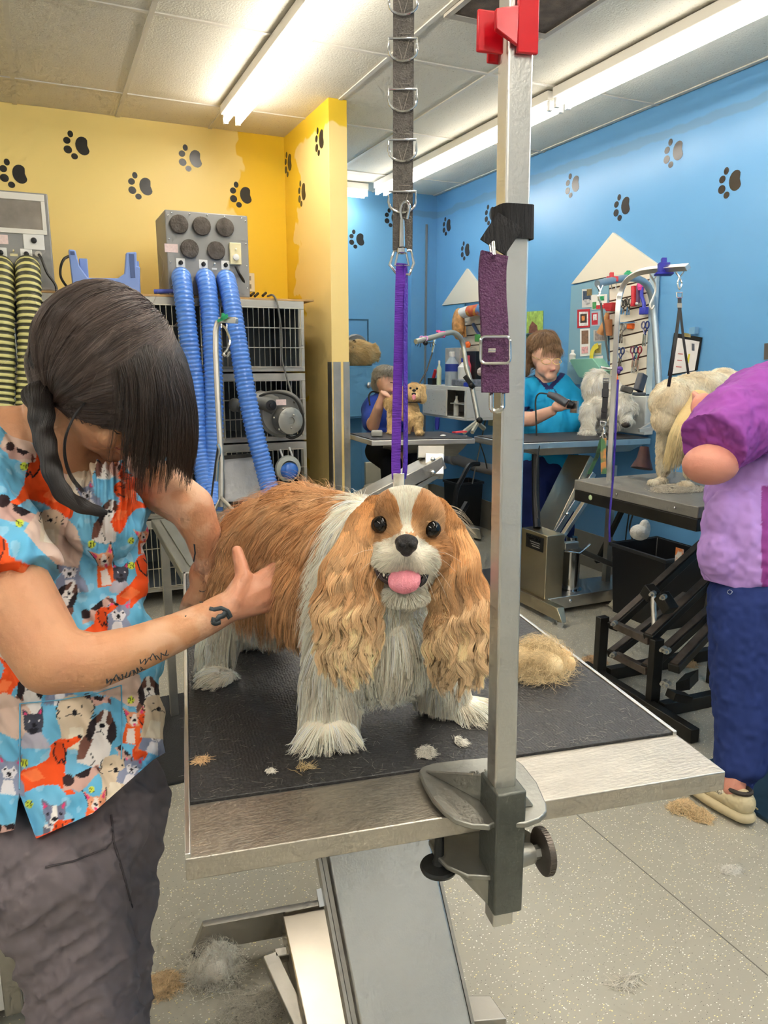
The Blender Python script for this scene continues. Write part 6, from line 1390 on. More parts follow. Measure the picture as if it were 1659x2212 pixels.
hU=comp(.60,.58,.55).normalized();hF=comp(.65,-.75,.08).normalized();hS=hU.cross(hF).normalized()
if hS.dot(CF)>0:hS=-hS
hF=(hF-hU*hF.dot(hU)).normalized()
HR=Matrix((hS,hF,hU)).transposed()
hp=lambda s,f,u:HO+hS*s+hF*f+hU*u
he=lambda s,f,u,r:('e',hp(s,f,u),r,HR)
K=[(592,1230,1.045),(606,1253,1.04),(604,1279,1.04),(592,1304,1.045)]
items=[he(0,0,0,(.071,.090,.086)),he(0,.030,-.052,(.056,.060,.064)),he(0,.066,-.098,(.022,.020,.018)),he(0,.045,-.085,(.042,.035,.028)),
 he(.0,.102,-.036,(.0085,.014,.018)),he(0,.110,-.047,(.011,.010,.008)),he(0,.088,-.072,(.020,.010,.010)),he(.030,.072,-.05,(.022,.016,.02)),he(-.030,.072,-.05,(.022,.016,.02)),he(0,.085,.004,(.045,.010,.012)),
 ('c',hp(0,-.02,-.06),PD(110,960,1.09),.052,.062),('c',PD(110,960,1.09),PD(-70,960,1.04),.058,.052),('c',PD(110,960,1.09),PD(270,1000,1.17),.058,.045),
 ('c',PD(110,990,1.17),PD(140,1650,1.15),.05,.07)]
items+=chain([(-75,1110,.97,.056),(30,1290,.925,.049),(112,1425,.90,.042),(200,1430,.915,.0355),(290,1403,.94,.030),(380,1367,.965,.0255),(450,1335,.985,.0225),(488,1313,1.0,.0215)])
items+=chain([(265,1000,1.18,.045),(345,1050,1.16,.040),(412,1095,1.135,.035),(437,1150,1.15,.029),(449,1213,1.175,.021)])
# near hand
for i,k in enumerate(K):
    items.append(('c',PD(492,1312+ (i-1.5)*6,1.0),PD(*k),.0150,.0105))
    tips=[(628,1240,1.062),(640,1258,1.058),(638,1284,1.058),(622,1310,1.06)][i];t2=[(640,1262,1.085),(650,1280,1.085),(648,1303,1.085),(630,1326,1.085)][i]
    items+= [('c',PD(*k),PD(*tips),.0098,.0085),('c',PD(*tips),PD(*t2),.0085,.0072)]
items+=[('c',PD(500,1300,1.0),PD(527,1250,1.018),.016,.0125),('c',PD(527,1250,1.018),PD(520,1218,1.032),.0115,.0100),('c',PD(520,1218,1.032),PD(512,1190,1.05),.0098,.0082),('c',PD(530,1262,1.02),PD(560,1258,1.03),.012,.012)]
# far hand
items+=[('e',PD(437,1245,1.19),(.022,.013,.030),RC)]
for i in range(4):
    a=(424+i*8,1268+i*2,1.19);b=(405+i*9,1296+i*3,1.195);c=(396+i*11,1316+i*2,1.21)
    items+=[('c',PD(*a),PD(*b),.0100,.0090),('c',PD(*b),PD(*c),.0090,.0076)]
items+=[('c',PD(447,1230,1.18),PD(462,1268,1.165),.011,.009),('c',PD(462,1268,1.165),PD(468,1292,1.165),.009,.0075)]
wbody=fuse('body',items,.003,SKM,wr,smooth_it=4,colf=skin_col('cf9a70','c98772',0,'e9c3a4'),base=BASE[wr])
WB=bvh_of(wbody)
# face details laid on the skin
def onface(pts,r,m,name,b=WB,parent=None,n=6,taper=True):
    q2=[]
    for (a0,b0),(a1,b1) in zip(pts[:-1],pts[1:]):
        k_=max(1,int(math.hypot(a1-a0,b1-b0)/5))
        q2+=[(a0+(a1-a0)*i/k_,b0+(b1-b0)*i/k_) for i in range(k_)]
    pts=q2+[pts[-1]];n=2
    P=[surf(b,u,v,-r*.5 if b is WB else .0011) for u,v in pts];P=[p for p in P if p is not None]
    if len(P)<2:return
    S_=spline(P,n);k=len(S_);R=[r*(.35+.65*math.sin(pi*(i+.5)/k)) if taper else r for i in range(k)]
    return part(name,MB().tube(S_,R,5),m,parent or wbody,smooth=80)
BR=mat('brow_dark','3b2a24',.7);LPM=mat('lips_rose','b5645c',.45)
onface([(244,928),(252,936),(262,938)],.0012,BR,'eyelash');onface([(262,926),(276,932),(290,938)],.0016,BR,'eyebrow')
onface([(247,966),(258,970),(268,969)],.0016,LPM,'lips')
TM=mat('tattoo_ink','3a4247',.6)
for pts,r in (([(452,1316),(462,1318),(478,1314),(492,1320),(498,1332)],.0036),([(455,1338),(466,1340),(472,1332),(480,1330),(486,1322)],.0048),([(457,1342),(464,1346),(474,1343)],.0045),([(488,1326),(494,1336)],.0022),([(400,1333),(402,1330)],.001),([(425,1303),(432,1300),(438,1302)],.0012)):
    onface(pts,r,TM,'tattoo',taper=False)
for w,(x0,y0,sx) in enumerate(((229,1474,1.0),(300,1432,.8))):
    P=[]
    for i in range(34 if w==0 else 20):
        t=i/ (34 if w==0 else 20);P.append((x0+t*85*sx+4*math.cos(i*1.9),y0-t*30*sx-7*math.sin(i*2.3)-3*math.sin(i*.9)))
    onface(P,.0008,TM,'tattoo',n=3,taper=False)
onface([(420,1175),(422,1195),(419,1212)],.0016,TM,'tattoo',taper=False);onface([(430,1276),(438,1278),(446,1275)],.0009,TM,'tattoo',taper=False)
# ---------------------------------------------------------------- scrub top with its printed dogs
class Print:
    def __init__(s,X,Y,base): s.X,s.Y,s.C=X,Y,base.copy()
    def _loc(s,a,b,x0,y0,sc,rot,fl):
        c,n=math.cos(rot),math.sin(rot);return [(x0+sc*((fl*p)*c-q*n),y0+sc*((fl*p)*n+q*c)) for p,q in zip(a,b)]
    def poly(s,pts,col,T_):
        pts=s._loc([p[0] for p in pts],[p[1] for p in pts],*T_);xs=[p[0] for p in pts];ys=[p[1] for p in pts]
        m=np.where((s.X>min(xs))&(s.X<max(xs))&(s.Y>min(ys))&(s.Y<max(ys)))[0]
        if not len(m):return
        x,y=s.X[m],s.Y[m];ins=np.zeros(len(m),bool);j=len(pts)-1
        for i in range(len(pts)):
            xi,yi=pts[i];xj,yj=pts[j];c=((yi>y)!=(yj>y))&(x<(xj-xi)*(y-yi)/((yj-yi) or 1e-9)+xi);ins^=c;j=i
        s.C[m[ins]]=lin(col)
    def ell(s,cx,cy,rx,ry,col,T_,rot=0):
        s.poly([(cx+rx*math.cos(t)*math.cos(rot)-ry*math.sin(t)*math.sin(rot),cy+rx*math.cos(t)*math.sin(rot)+ry*math.sin(t)*math.cos(rot)) for t in [k*pi/9 for k in range(18)]],col,T_)
    def line(s,pts,w,col,T_):
        p=s._loc([q[0] for q in pts],[q[1] for q in pts],*T_);w=w*T_[2]
        for (ax,ay),(bx,by) in zip(p[:-1],p[1:]):
            m=np.where((s.X>min(ax,bx)-w)&(s.X<max(ax,bx)+w)&(s.Y>min(ay,by)-w)&(s.Y<max(ay,by)+w))[0]
            if not len(m):continue
            dx,dy=bx-ax,by-ay;L=dx*dx+dy*dy+1e-9;t=np.clip(((s.X[m]-ax)*dx+(s.Y[m]-ay)*dy)/L,0,1)
            d=np.hypot(s.X[m]-ax-t*dx,s.Y[m]-ay-t*dy);s.C[m[d<w/2]]=lin(col)
BK='1c1a22'
def m_dachs(p,T_):
    O_='f0561f';p.poly([(-50,10),(-40,-8),(-10,-14),(8,-22),(14,-42),(26,-50),(40,-48),(58,-52),(60,-46),(46,-38),(36,-34),(34,-16),(30,0),(34,22),(44,34),(30,34),(18,18),(-8,16),(-30,24),(-50,24)],O_,T_)
    p.poly([(20,-46),(30,-44),(34,-30),(30,-12),(22,-14),(17,-30)],'d94a18',T_);p.line([(20,-44),(17,-28),(22,-13),(28,-20),(31,-11),(35,-28),(32,-42)],2.2,BK,T_);p.ell(58,-50,4,3,BK,T_);p.ell(40,-45,1.8,1.8,BK,T_);p.poly([(-36,-4),(-10,-10),(0,6),(-20,10)],'f77a45',T_)
def m_husky(p,T_,c='8b93ad',b='e7e3e6'):
    p.poly([(-34,42),(-30,14),(-18,2),(16,2),(30,20),(36,44)],c,T_);p.poly([(-14,44),(-10,16),(8,14),(18,44)],b,T_)
    p.poly([(-22,-4),(-24,-34),(-8,-22),(8,-22),(22,-36),(24,-4),(12,14),(-10,14)],c,T_);p.poly([(-19,-16),(-21,-28),(-12,-21)],'e8487e',T_);p.poly([(12,-20),(20,-30),(20,-14)],'e8487e',T_)
    p.poly([(-16,-2),(-8,-12),(0,-4),(8,-12),(16,-2),(10,12),(-9,12)],b,T_);p.ell(0,3,4.5,3.8,BK,T_);p.ell(-9,-5,2.2,2.2,BK,T_);p.ell(9,-5,2.2,2.2,BK,T_);p.line([(-6,10),(0,8),(6,10)],1.6,BK,T_);p.line([(-24,-34),(-23,-10)],1.8,BK,T_)
def m_corgi(p,T_):
    p.poly([(-16,6),(12,4),(18,30),(14,52),(-22,52),(-20,30)],'f0662a',T_);p.poly([(-12,20),(2,16),(8,50),(-12,50)],'efe4dc',T_)
    p.poly([(-15,8),(-18,-6),(-30,-26),(-10,-16),(6,-18),(18,-38),(20,-6),(12,10),(-4,14)],'e9a27c',T_);p.poly([(-25,-22),(-13,-13),(-18,-6)],'e8487e',T_);p.poly([(10,-18),(16,-32),(17,-12)],'e8487e',T_)
    p.poly([(-4,-14),(3,-14),(8,6),(-2,13),(-9,6)],'f1e6dc',T_);p.ell(0,0,4,3.4,BK,T_);p.ell(-9,-5,1.8,1.8,BK,T_);p.ell(9,-6,1.8,1.8,BK,T_);p.poly([(-2,6),(5,6),(3,14),(0,14)],'e8487e',T_);p.line([(-30,-26),(-18,-6),(-14,8)],1.6,BK,T_);p.line([(18,-38),(20,-6)],1.6,BK,T_)
def m_fluffy(p,T_,c='dcc9ae'):
    p.poly([(-36,-16),(-30,-34),(-10,-44),(12,-42),(30,-34),(36,-14),(30,-2),(30,30),(36,62),(-24,62),(-28,20),(-38,2)],c,T_);p.poly([(-10,20),(14,18),(24,60),(-12,60)],'eadfca',T_)
    p.line([(-34,-30),(-38,-14),(-32,-10),(-38,0),(-30,4)],2,BK,T_);p.line([(30,-34),(37,-20),(31,-14),(37,-6),(28,0)],2,BK,T_);p.ell(-2,-10,5.5,5,BK,T_);p.ell(-14,-20,2.2,2.2,BK,T_);p.ell(12,-22,2.2,2.2,BK,T_);p.line([(-18,-2),(-10,-6),(-2,-4),(8,-8),(14,-2)],1.8,BK,T_)
def m_basset(p,T_):
    p.poly([(-30,70),(-34,30),(-22,4),(-14,-8),(16,-8),(28,20),(30,60),(6,72)],'efe9e4',T_);p.poly([(-32,66),(-34,28),(-20,4),(-10,20),(-18,60)],'7b5247',T_)
    p.poly([(-16,-28),(-6,-42),(10,-42),(20,-26),(16,-4),(-12,-4)],'6b473d',T_);p.poly([(-3,-44),(5,-44),(6,-18),(-4,-18)],'f1ece6',T_);p.poly([(-12,-14),(0,-22),(14,-14),(12,2),(0,8),(-10,2)],'f1ece6',T_)
    p.poly([(18,-30),(28,-18),(34,2),(26,20),(14,10),(14,-10)],'2a2226',T_);p.poly([(-16,-28),(-26,-10),(-26,18),(-16,26),(-10,6),(-12,-12)],'2a2226',T_);p.ell(0,-12,6,4.5,BK,T_);p.line([(0,-8),(0,0),(-8,4)],1.8,BK,T_);p.line([(0,0),(8,4)],1.8,BK,T_);p.line([(-10,44),(4,60),(-2,70)],1.8,BK,T_)
def m_scottie(p,T_):
    p.poly([(-30,50),(-18,22),(14,18),(34,44),(40,52),(-20,56)],'b7b3c0',T_);p.poly([(-22,0),(-26,-28),(-12,-16),(4,-18),(14,-34),(20,-4),(16,20),(-4,26),(-20,16)],'454654',T_);p.poly([(-22,-12),(-23,-22),(-15,-15)],'e8487e',T_);p.poly([(8,-20),(13,-28),(15,-16)],'e8487e',T_);p.ell(0,6,5,4,BK,T_);p.ell(-10,-2,2,2,'e9e6ea',T_);p.ell(9,-3,2,2,'e9e6ea',T_);p.poly([(-12,14),(10,12),(4,24),(-6,24)],'23232c',T_)
def m_pup(p,T_):
    p.poly([(-44,16),(-30,-2),(-14,-6),(20,-10),(44,-16),(48,2),(30,6),(10,20),(-10,28),(-20,18)],'cfa79b',T_);p.poly([(-8,-8),(30,-14),(20,2),(0,2)],'2c2024',T_);p.ell(-24,-2,12,12,'3a2a2c',T_);p.poly([(36,-14),(50,-6),(52,10),(42,2)],'6b3f38',T_)
def m_frenchie(p,T_):
    p.poly([(-24,54),(-22,16),(22,14),(30,54)],'efeae8',T_);p.poly([(-24,54),(-22,20),(-6,24),(-8,54)],'6d6c7c',T_);p.poly([(-22,-6),(-26,-40),(-8,-24),(10,-24),(26,-36),(22,-2),(16,16),(-12,18)],'767a93',T_);p.poly([(-22,-16),(-23,-32),(-13,-22)],'e8487e',T_);p.poly([(14,-22),(22,-30),(20,-14)],'e8487e',T_);p.poly([(-3,-24),(5,-24),(8,2),(12,12),(0,18),(-10,12),(-6,0)],'f1ece6',T_);p.ell(1,4,6,4.6,BK,T_);p.ell(-13,-6,3,3,BK,T_);p.ell(14,-7,3,3,BK,T_);p.line([(-8,14),(1,11),(9,14)],1.8,BK,T_)
def m_ball(p,T_):
    p.ell(0,0,9,9,'d2e04a',T_);p.line([(-7,-5),(-1,-3),(-2,4),(-6,7)],1.8,BK,T_);p.line([(6,-7),(3,0),(6,6)],1.6,BK,T_)
def m_patch(p,T_,c='dbbfae'):
    p.poly([(-40,-20),(-10,-34),(20,-26),(44,-4),(50,24),(20,34),(-14,26),(-44,14)],c,T_)
PR=[(m_patch,150,1030,1.5,.7,1),(m_husky,150,1236,1.05,-.1,1),(m_dachs,95,1062,1.5,.35,-1),(m_patch,40,965,.9,.3,1),(m_pup,38,975,.8,.5,1),(m_ball,52,1008,1,0,1),(m_fluffy,175,1015,.9,.3,1),(m_husky,188,1068,.75,-.3,1),(m_dachs,30,1235,1.55,.1,-1),(m_patch,20,1275,1.0,0,1),
 (m_pup,30,1100,1.2,.6,1),(m_patch,120,1160,1.5,.5,1),(m_fluffy,110,1130,.7,.2,1),(m_ball,42,1130,1,0,1),(m_basset,235,1115,.85,.2,1),(m_dachs,270,1100,1.0,-.9,1),(m_ball,198,1176,.95,0,1),(m_corgi,226,1212,1.05,-.15,1),(m_scottie,262,1238,.8,.1,1),(m_dachs,300,1272,1.25,-.5,1),
 (m_ball,284,1222,.9,0,1),(m_husky,256,1328,1.0,.1,1),(m_pup,205,1318,.9,-.5,1),(m_dachs,200,1372,1.1,-.2,1),(m_ball,283,1168,.8,0,1),(m_basset,145,1290,.8,.5,-1),(m_corgi,310,1160,.7,-.1,1),
 (m_dachs,22,1468,1.2,-.8,1),(m_basset,64,1488,1.0,.1,1),(m_patch,15,1545,1.4,.2,1),(m_patch,40,1400,1.3,.2,1),(m_husky,130,1480,1.0,0,1),(m_patch,240,1465,1.4,0,1),(m_patch,272,1492,.9,.3,1),(m_ball,283,1512,.9,0,1),(m_basset,322,1500,.9,-.1,1),(m_pup,205,1510,.7,.2,1),(m_dachs,180,1450,1.0,.1,1),
 (m_scottie,74,1560,1.05,.05,1),(m_fluffy,163,1550,1.12,.05,1),(m_basset,217,1580,1.1,.25,1),(m_corgi,290,1556,1.0,.12,1),(m_dachs,96,1672,1.45,-.1,1),(m_pup,172,1680,1.05,-.3,1),(m_fluffy,250,1672,.95,.15,1),(m_husky,20,1668,1.1,.1,1),(m_ball,52,1648,1,0,1),(m_frenchie,117,1765,1.05,0,1),(m_corgi,207,1738,1.05,.1,1),(m_ball,198,1706,.8,0,1),(m_ball,62,1737,1,0,1),
 (m_dachs,318,1600,1.0,-.8,1),(m_husky,285,1660,.85,.2,1),(m_husky,338,1590,.9,.3,1),(m_pup,268,1625,.5,.8,1),(m_fluffy,340,1540,.9,.1,-1),(m_dachs,105,1815,.9,0,1),(m_pup,15,1790,.9,0,1),
 (m_fluffy,330,1020,.75,.3,-1),(m_patch,305,1000,1.1,.6,1),(m_pup,308,1045,.6,.3,1),(m_basset,230,985,.7,0,1),(m_pup,255,1010,.9,1.2,1),(m_dachs,285,1055,.8,-1.2,1)]
PR+=[(f,x-385-(i%3)*6,y+12,s,r,-fl) for i,(f,x,y,s,r,fl) in enumerate(list(PR))]
def shirt_col(P,N=None):
    u,v,d=projn(P)
    u=u*(1)+0;n=vnoise(P,30)[:,None];n2=vnoise(P,70)[:,None]
    base=np.array(lin('5fb2da'))*(1-n*.45)+np.array(lin('9ad4ec'))*n*.45;base=np.where(n2>.72,base*.7+np.array(lin('c9e8f2'))*.3,base)
    p=Print(u,v,base)
    for f,x,y,s,r,fl in PR: f(p,(x,y,s,r,fl))
    c=p.C*(.88+.24*vnoise(P,50)[:,None])
    # coral undershirt at the neckline
    p2=Print(u,v,c);p2.poly([(140,930),(200,925),(216,945),(214,994),(180,968),(150,955)],'ee6f68',(0,0,1,0,1));p2.line([(213,950),(214,992)],3,'a83c3a',(0,0,1,0,1))
    return p2.C
def flat_tube(path,R,n=24): return ('m',MB().tube([PD(*p) for p in path],R,n))
shirt_items=[('e',PD(115,1115,1.15),(.148,.105,.135),RC),('e',PD(120,1260,1.14),(.145,.115,.13),RC),('e',PD(132,1420,1.12),(.15,.12,.15),RC),('e',PD(150,1600,1.11),(.142,.125,.15),RC),('e',PD(150,1700,1.11),(.135,.125,.13),RC),('e',PD(120,1745,1.075),(.155,.14,.12),RC),
 ('c',PD(100,1010,1.12),PD(-60,1030,1.02),.075,.075),('c',PD(120,1010,1.14),PD(258,1010,1.18),.07,.058),
 ('e',PD(230,1110,1.06),(.05,.05,.075),RC)]
sl1=MB().tube(spline([PD(-90,1000,1.03),PD(-60,1110,.97),PD(12,1225,.93),PD(33,1262,.925)],4),[.07+.0*i for i in range(13)],24)
sl1=MB().tube([PD(-90,1000,1.03),PD(-55,1120,.965),PD(5,1212,.935),PD(30,1262,.925)],[.074,.072,.064,.060],26)
sl2=MB().tube([PD(230,985,1.18),PD(290,1015,1.172),PD(330,1040,1.165)],[.062,.058,.052],24)
shirt_items+=[('m',sl1),('m',sl2)]
HEM=([-400,0,32,41,78,200,330,500],[1775,1800,1792,1712,1812,1757,1642,1540])
def shirt_disp(P,N):
    u,v,d=projn(P)
    q=np.stack([u*.0011+v*.0004,v*.0003,d*.3],1)   # folds run down the cloth
    q2=np.stack([u*.0022-v*.0016,v*.0006+u*.0008,d],1)
    a=(vnoise(q,28)-.5)*.016+(vnoise(q2,22)-.5)*.010+(vnoise(P,60)-.5)*.0022
    # gathered pleats under the neckline
    pl=np.exp(-((v-1060)/110)**2)*np.exp(-((u-245)/55)**2);a+=pl*np.sin(u*.42)*.005
    P=P+N*a[:,None];u,v,d=projn(P);h=np.interp(u,*HEM);ex=np.clip(v-h,0,None);return P+np.array(CU)*(ex*d/FPX)[:,None]
SHM=vmat('printed_cotton',rough=.75,spec=.25)
shirt=fuse('scrub_top',shirt_items,.0019,SHM,wr,smooth_it=10,colf=shirt_col,disp=shirt_disp,base=BASE[wr],label='blue scrub top printed with cartoon dogs')
SB=bvh_of(shirt)
SEAM=mat('blue_seam','6fb4d6',.8)
onface([(43,1520),(130,1512),(210,1497),(262,1480)],.0008,SEAM,'pocket_seam',SB,shirt,taper=False);onface([(43,1520),(43,1600),(42,1705)],.0011,SEAM,'pocket_seam',SB,shirt,taper=False)
onface([(262,1480),(264,1560),(262,1640)],.001,SEAM,'pocket_seam',SB,shirt,taper=False)
# ---------------------------------------------------------------- trousers
TRM=vmat('grey_trouser_cloth',rough=.85,spec=.2)
K1=PD(190,2160,1.10);F1=Vector((K1.x-.01,K1.y+.06,.10));K2=PD(232,2060,1.24);F2=Vector((K2.x,K2.y+.08,.10))
tri=[('e',PD(150,1760,1.14),(.130,.110,.15),RC),('c',PD(105,1830,1.06),PD(163,2000,1.09),.113,.085),('c',PD(163,2000,1.09),K1,.085,.079),('c',K1,F1,.079,.062),('c',PD(225,1740,1.2),K2,.098,.075),('c',K2,F2,.075,.06)]
def tro_disp(P,N):
    u,v,d=projn(P);q=np.stack([u*.0006+v*.0009,v*.0010-u*.0012,d*.6],1);rg_=lambda x:1-np.abs(2*x-1);q3=np.stack([u*.0012+v*.0016,v*.0004-u*.0003,d*.5],1);a=(vnoise(q,10)-.5)*.026+(rg_(vnoise(q3,17))**2-.4)*.008+(rg_(vnoise(q,30))**2-.4)*.004+(vnoise(P,9)-.5)*.008;return P+N*a[:,None]
tcol=lambda P,N=None:np.array(lin('7b7275'))*(.92+.16*vnoise(P,40)[:,None])
tro=fuse('trousers',tri,.0045,TRM,wr,smooth_it=8,colf=tcol,disp=tro_disp,base=BASE[wr],label='grey scrub trousers')
TB=bvh_of(tro);TSM=mat('trouser_seam','4d474a',.9)
onface([(98,1873),(160,1860),(230,1832),(246,1815)],.0013,TSM,'seam',TB,tro,taper=False);onface([(240,1760),(246,1820),(270,1900),(285,1960)],.0018,TSM,'seam',TB,tro,taper=False)
for F_ in (F1,F2):
    part('shoe',MB().ball(F_+Vector((.06,-.01,-.055)),(.125,.045,.045),16,10).boxf(F_.x-.06,F_.x+.18,F_.y-.05,F_.y+.035,0,.025),BLACKP,wr,bev=.01)
# ---------------------------------------------------------------- hair
cap_items=[he(0,-.012,.010,(.079,.099,.094)),he(.012,-.055,-.045,(.060,.050,.05)),he(.0,.015,.040,(.055,.050,.030))]
hcol=lambda P,N=None:np.tile(lin('1d1613'),(len(P),1))
HCM=vmat('hair_base',rough=.5,spec=.4)
def hcut(P): # keep the cap off the face
    Q=P-np.array(HO);f=Q@np.array(hF);u=Q@np.array(hU);s=Q@np.array(hS)
    m=(f>.02)&(u<.045);t=np.clip((f-.02)/.03,0,1)*np.clip((.045-u)/.02,0,1);return P-np.array(hF)[None,:]*(t*.055)[:,None]
hcap=fuse('hair',cap_items,.004,HCM,wr,smooth_it=4,colf=hcol,base=BASE[wr],cut=hcut,label='dark brown hair parted at the front and tied low')
hs_,hf_,hu_=np.array(hS),np.array(hF),np.array(hU);ho=np.array(HO)
n=26000
def cap_keep(P):
    Q=P-ho;f=Q@hf_;u=Q@hu_;return (1.-((f>.03)&(u<.02))*1.)*(1+3.*((f>.0)&(u>.05)))
Q,Nn=sample(hcap,n,keep=cap_keep)
PT=np.array(PD(92,885,1.0));PT0=np.array(PD(75,840,1.0))
part_line=ho+hu_*.085+hf_*.05
def comb(Q):
    q=Q-ho;f=q@hf_;u=q@hu_;s=q@hs_
    D=unit(PT[None,:]-Q)
    # from the parting the hair first goes sideways towards the lens, then back
    near=np.exp(-(((f-.05)/.06)**2))*(u>.03)
    side=hs_*1.0-hu_*.3
    D=D+side[None,:]*(near*.5)[:,None]
    return unit(D)
k=14;P=np.zeros((n,k,3));P[:,0]=Q;cur=Q.copy();cen=ho-hf_*.012+hu_*.01
L=np.minimum(.12,np.linalg.norm(PT-Q,axis=1)*1.02);st=(L/(k-1))[:,None]
rad=np.array([.081,.101,.096]);Rm=np.stack([hs_,hf_,hu_],1)
lift=RNG.random(n)*.006
for i in range(1,k):
    D=comb(cur);loc=(cur-cen)@Rm;nrm=unit((loc/rad**2)@Rm.T)
    D=D-nrm*(D*nrm).sum(1)[:,None];D=unit(unit(D)+vvec(cur,30,2)*.25+vvec(cur,110,5)*.16)
    cur=cur+D*st;loc=(cur-cen)@Rm;e=np.sqrt(((loc/rad)**2).sum(1));fix=e<1.0+lift*8
    loc=np.where(fix[:,None],loc/e[:,None]*(1+lift*9)[:,None],loc);cur=cen+loc@Rm.T;P[:,i]=cur
cb=np.array(lin('41352d'));cl2_=np.array(lin('95827a'))  # paler strand tones put the grey sheen of the crown into the colour
mixn=(vnoise(Q,60)*.5+RNG.random(n)*.5)[:,None]
HP_,HC_=clump(P,np.clip(cb*(1-mixn*.5)+cl2_*mixn*.5,0,1),900,.75,.8,.35,3)
hair('hair_strands',HP_,.00030,HC_,HAIRD,hcap)
# bangs
n=8000;s=-.060+.118*RNG.beta(1.6,2.3,n);f=-.005+.075*RNG.random(n);u=.010+.094*np.sqrt(np.clip(1-((f+.012)/.099)**2-(s/.079)**2,.02,1))+.003
Q=ho+hs_*s[:,None]+hf_*f[:,None]+hu_*u[:,None]
P=np.zeros((n,12,3));P[:,0]=Q;d0=unit(hf_*.75-hu_*.1+hs_*(s*4)[:,None]);L=.120+.06*RNG.random(n)+(.06-f)*.5;st=(L/11)[:,None]
for i in range(1,12):
    g=i/11;d_=unit(d0*(1-g)**1.3+(-hu_*.75+hf_*.06)*g*1.2+np.array([0,0,-1.])*g*1.0+vvec(P[:,i-1],30,7)*.28);P[:,i]=P[:,i-1]+d_*st
    loc=(P[:,i]-cen)@Rm;e=np.sqrt(((loc/rad)**2).sum(1));fx=e<1.03;loc=np.where(fx[:,None],loc/e[:,None]*1.035,loc);P[:,i]=cen+loc@Rm.T
mixn=(vnoise(Q,90)*.5+RNG.random(n)*.5)[:,None];P,HC_=clump(P,cb*(.45+.5*mixn),320,.7,.9,.3,4);hair('fringe',P,.00030,HC_,HAIRD,hcap)
# low plait falling over the shoulder
pl_path=[np.array(PD(*q)) for q in ((78,842,1.0),(88,880,.985),(92,930,.975),(104,980,.965),(117,1030,.955),(140,1070,.955),(175,1092,.955),(212,1104,.96),(232,1108,.965))]
SPp=np.array([tuple(q) for q in spline([Vector(q) for q in pl_path],5)]);m=len(SPp)
n=6500;th=RNG.random(n)*2*pi;rr=np.sqrt(RNG.random(n))
Rad=np.interp(np.linspace(0,1,m),[0,.15,.35,.6,.8,1],[.021,.017,.0135,.0115,.009,.003])
P=np.zeros((n,m,3))
for i in range(m):
    tn=SPp[min(i+1,m-1)]-SPp[max(i-1,0)];tn/=np.linalg.norm(tn);x=np.cross(tn,CFn);x/=np.linalg.norm(x);y=np.cross(tn,x);a=th+i*.10
    w=Rad[i]*(1+.08*math.sin(i*1.1))
    P[:,i]=SPp[i]+ (np.cos(a)*rr)[:,None]*x*w+(np.sin(a)*rr)[:,None]*y*w*.7
P+=0;mixn=RNG.random((n,1));hair('plait',P,.00032,np.array(lin('1d1613'))*(.6+.8*mixn),HAIRD,hcap,label='low plait hanging over the shoulder')
n=70;ba=np.array([tuple(q) for q in spline([PD(185,868,.965),PD(160,900,.955),PD(142,945,.95),(PD(141,990,.95)),PD(155,1030,.955),PD(180,1062,.96)],5)]);m=len(ba)
P=ba[None]+ (RNG.random((n,1,3))-.5)*.0022*(1+np.linspace(0,2,m)[None,:,None]*RNG.random((n,1,1)));hair('loose_lock',P,.00025,np.tile(lin('1a1412'),(n,1)),HAIRD,hcap)
n=130;Q,Nn=sample(hcap,n,keep=cap_keep);P=grow(Q,comb(Q)*.6+vvec(Q,20)*2,Nn,.03+.05*RNG.random(n),9,lift=1.,grav=.3,wav=.7,wl=25,seed=8);hair('flyaway_hair',P,.00015,np.tile(cl2_,(n,1)),HAIRD,hcap)
# ================================================================ OTHER DOGS
def furry(name,label,items,vox,colf,n,L,rad,wav=.5,wl=60,lift=.6,keep=None,dirf=None,base=None,lr=.35):
    r=root(name,label,'dog',base);b=fuse('body',items,vox,SKINM,r,smooth_it=5,colf=lambda P,N=None:colf(P),base=BASE[r])
    Q,Nn=sample(b,n,keep=keep);D=dirf(Q,Nn) if dirf else unit(np.tile([0,0,-1.],(n,1))+vvec(Q,25,3)*2);D=D-Nn*(D*Nn).sum(1)[:,None]
    P=grow(Q,unit(D+1e-5),Nn,L*(1-lr+2*lr*RNG.random(n)),6,lift=lift,grav=.1,wav=wav,wl=wl);zb=min(0.0+BASE[r].z+.001,9);P[:,:,2]=np.maximum(P[:,:,2],zb)
    C=colf(Q)*(.78+.42*RNG.random((n,1)));hair('coat',P,rad,np.clip(C,0,1),HAIRM,r);return r,b
def flat(c,c2=None,s=25):
    a=np.array(lin(c));b=np.array(lin(c2 or c))
    return lambda P:a+(b-a)*np.clip(vnoise(P,s)*1.4-.2,0,1)[:,None]
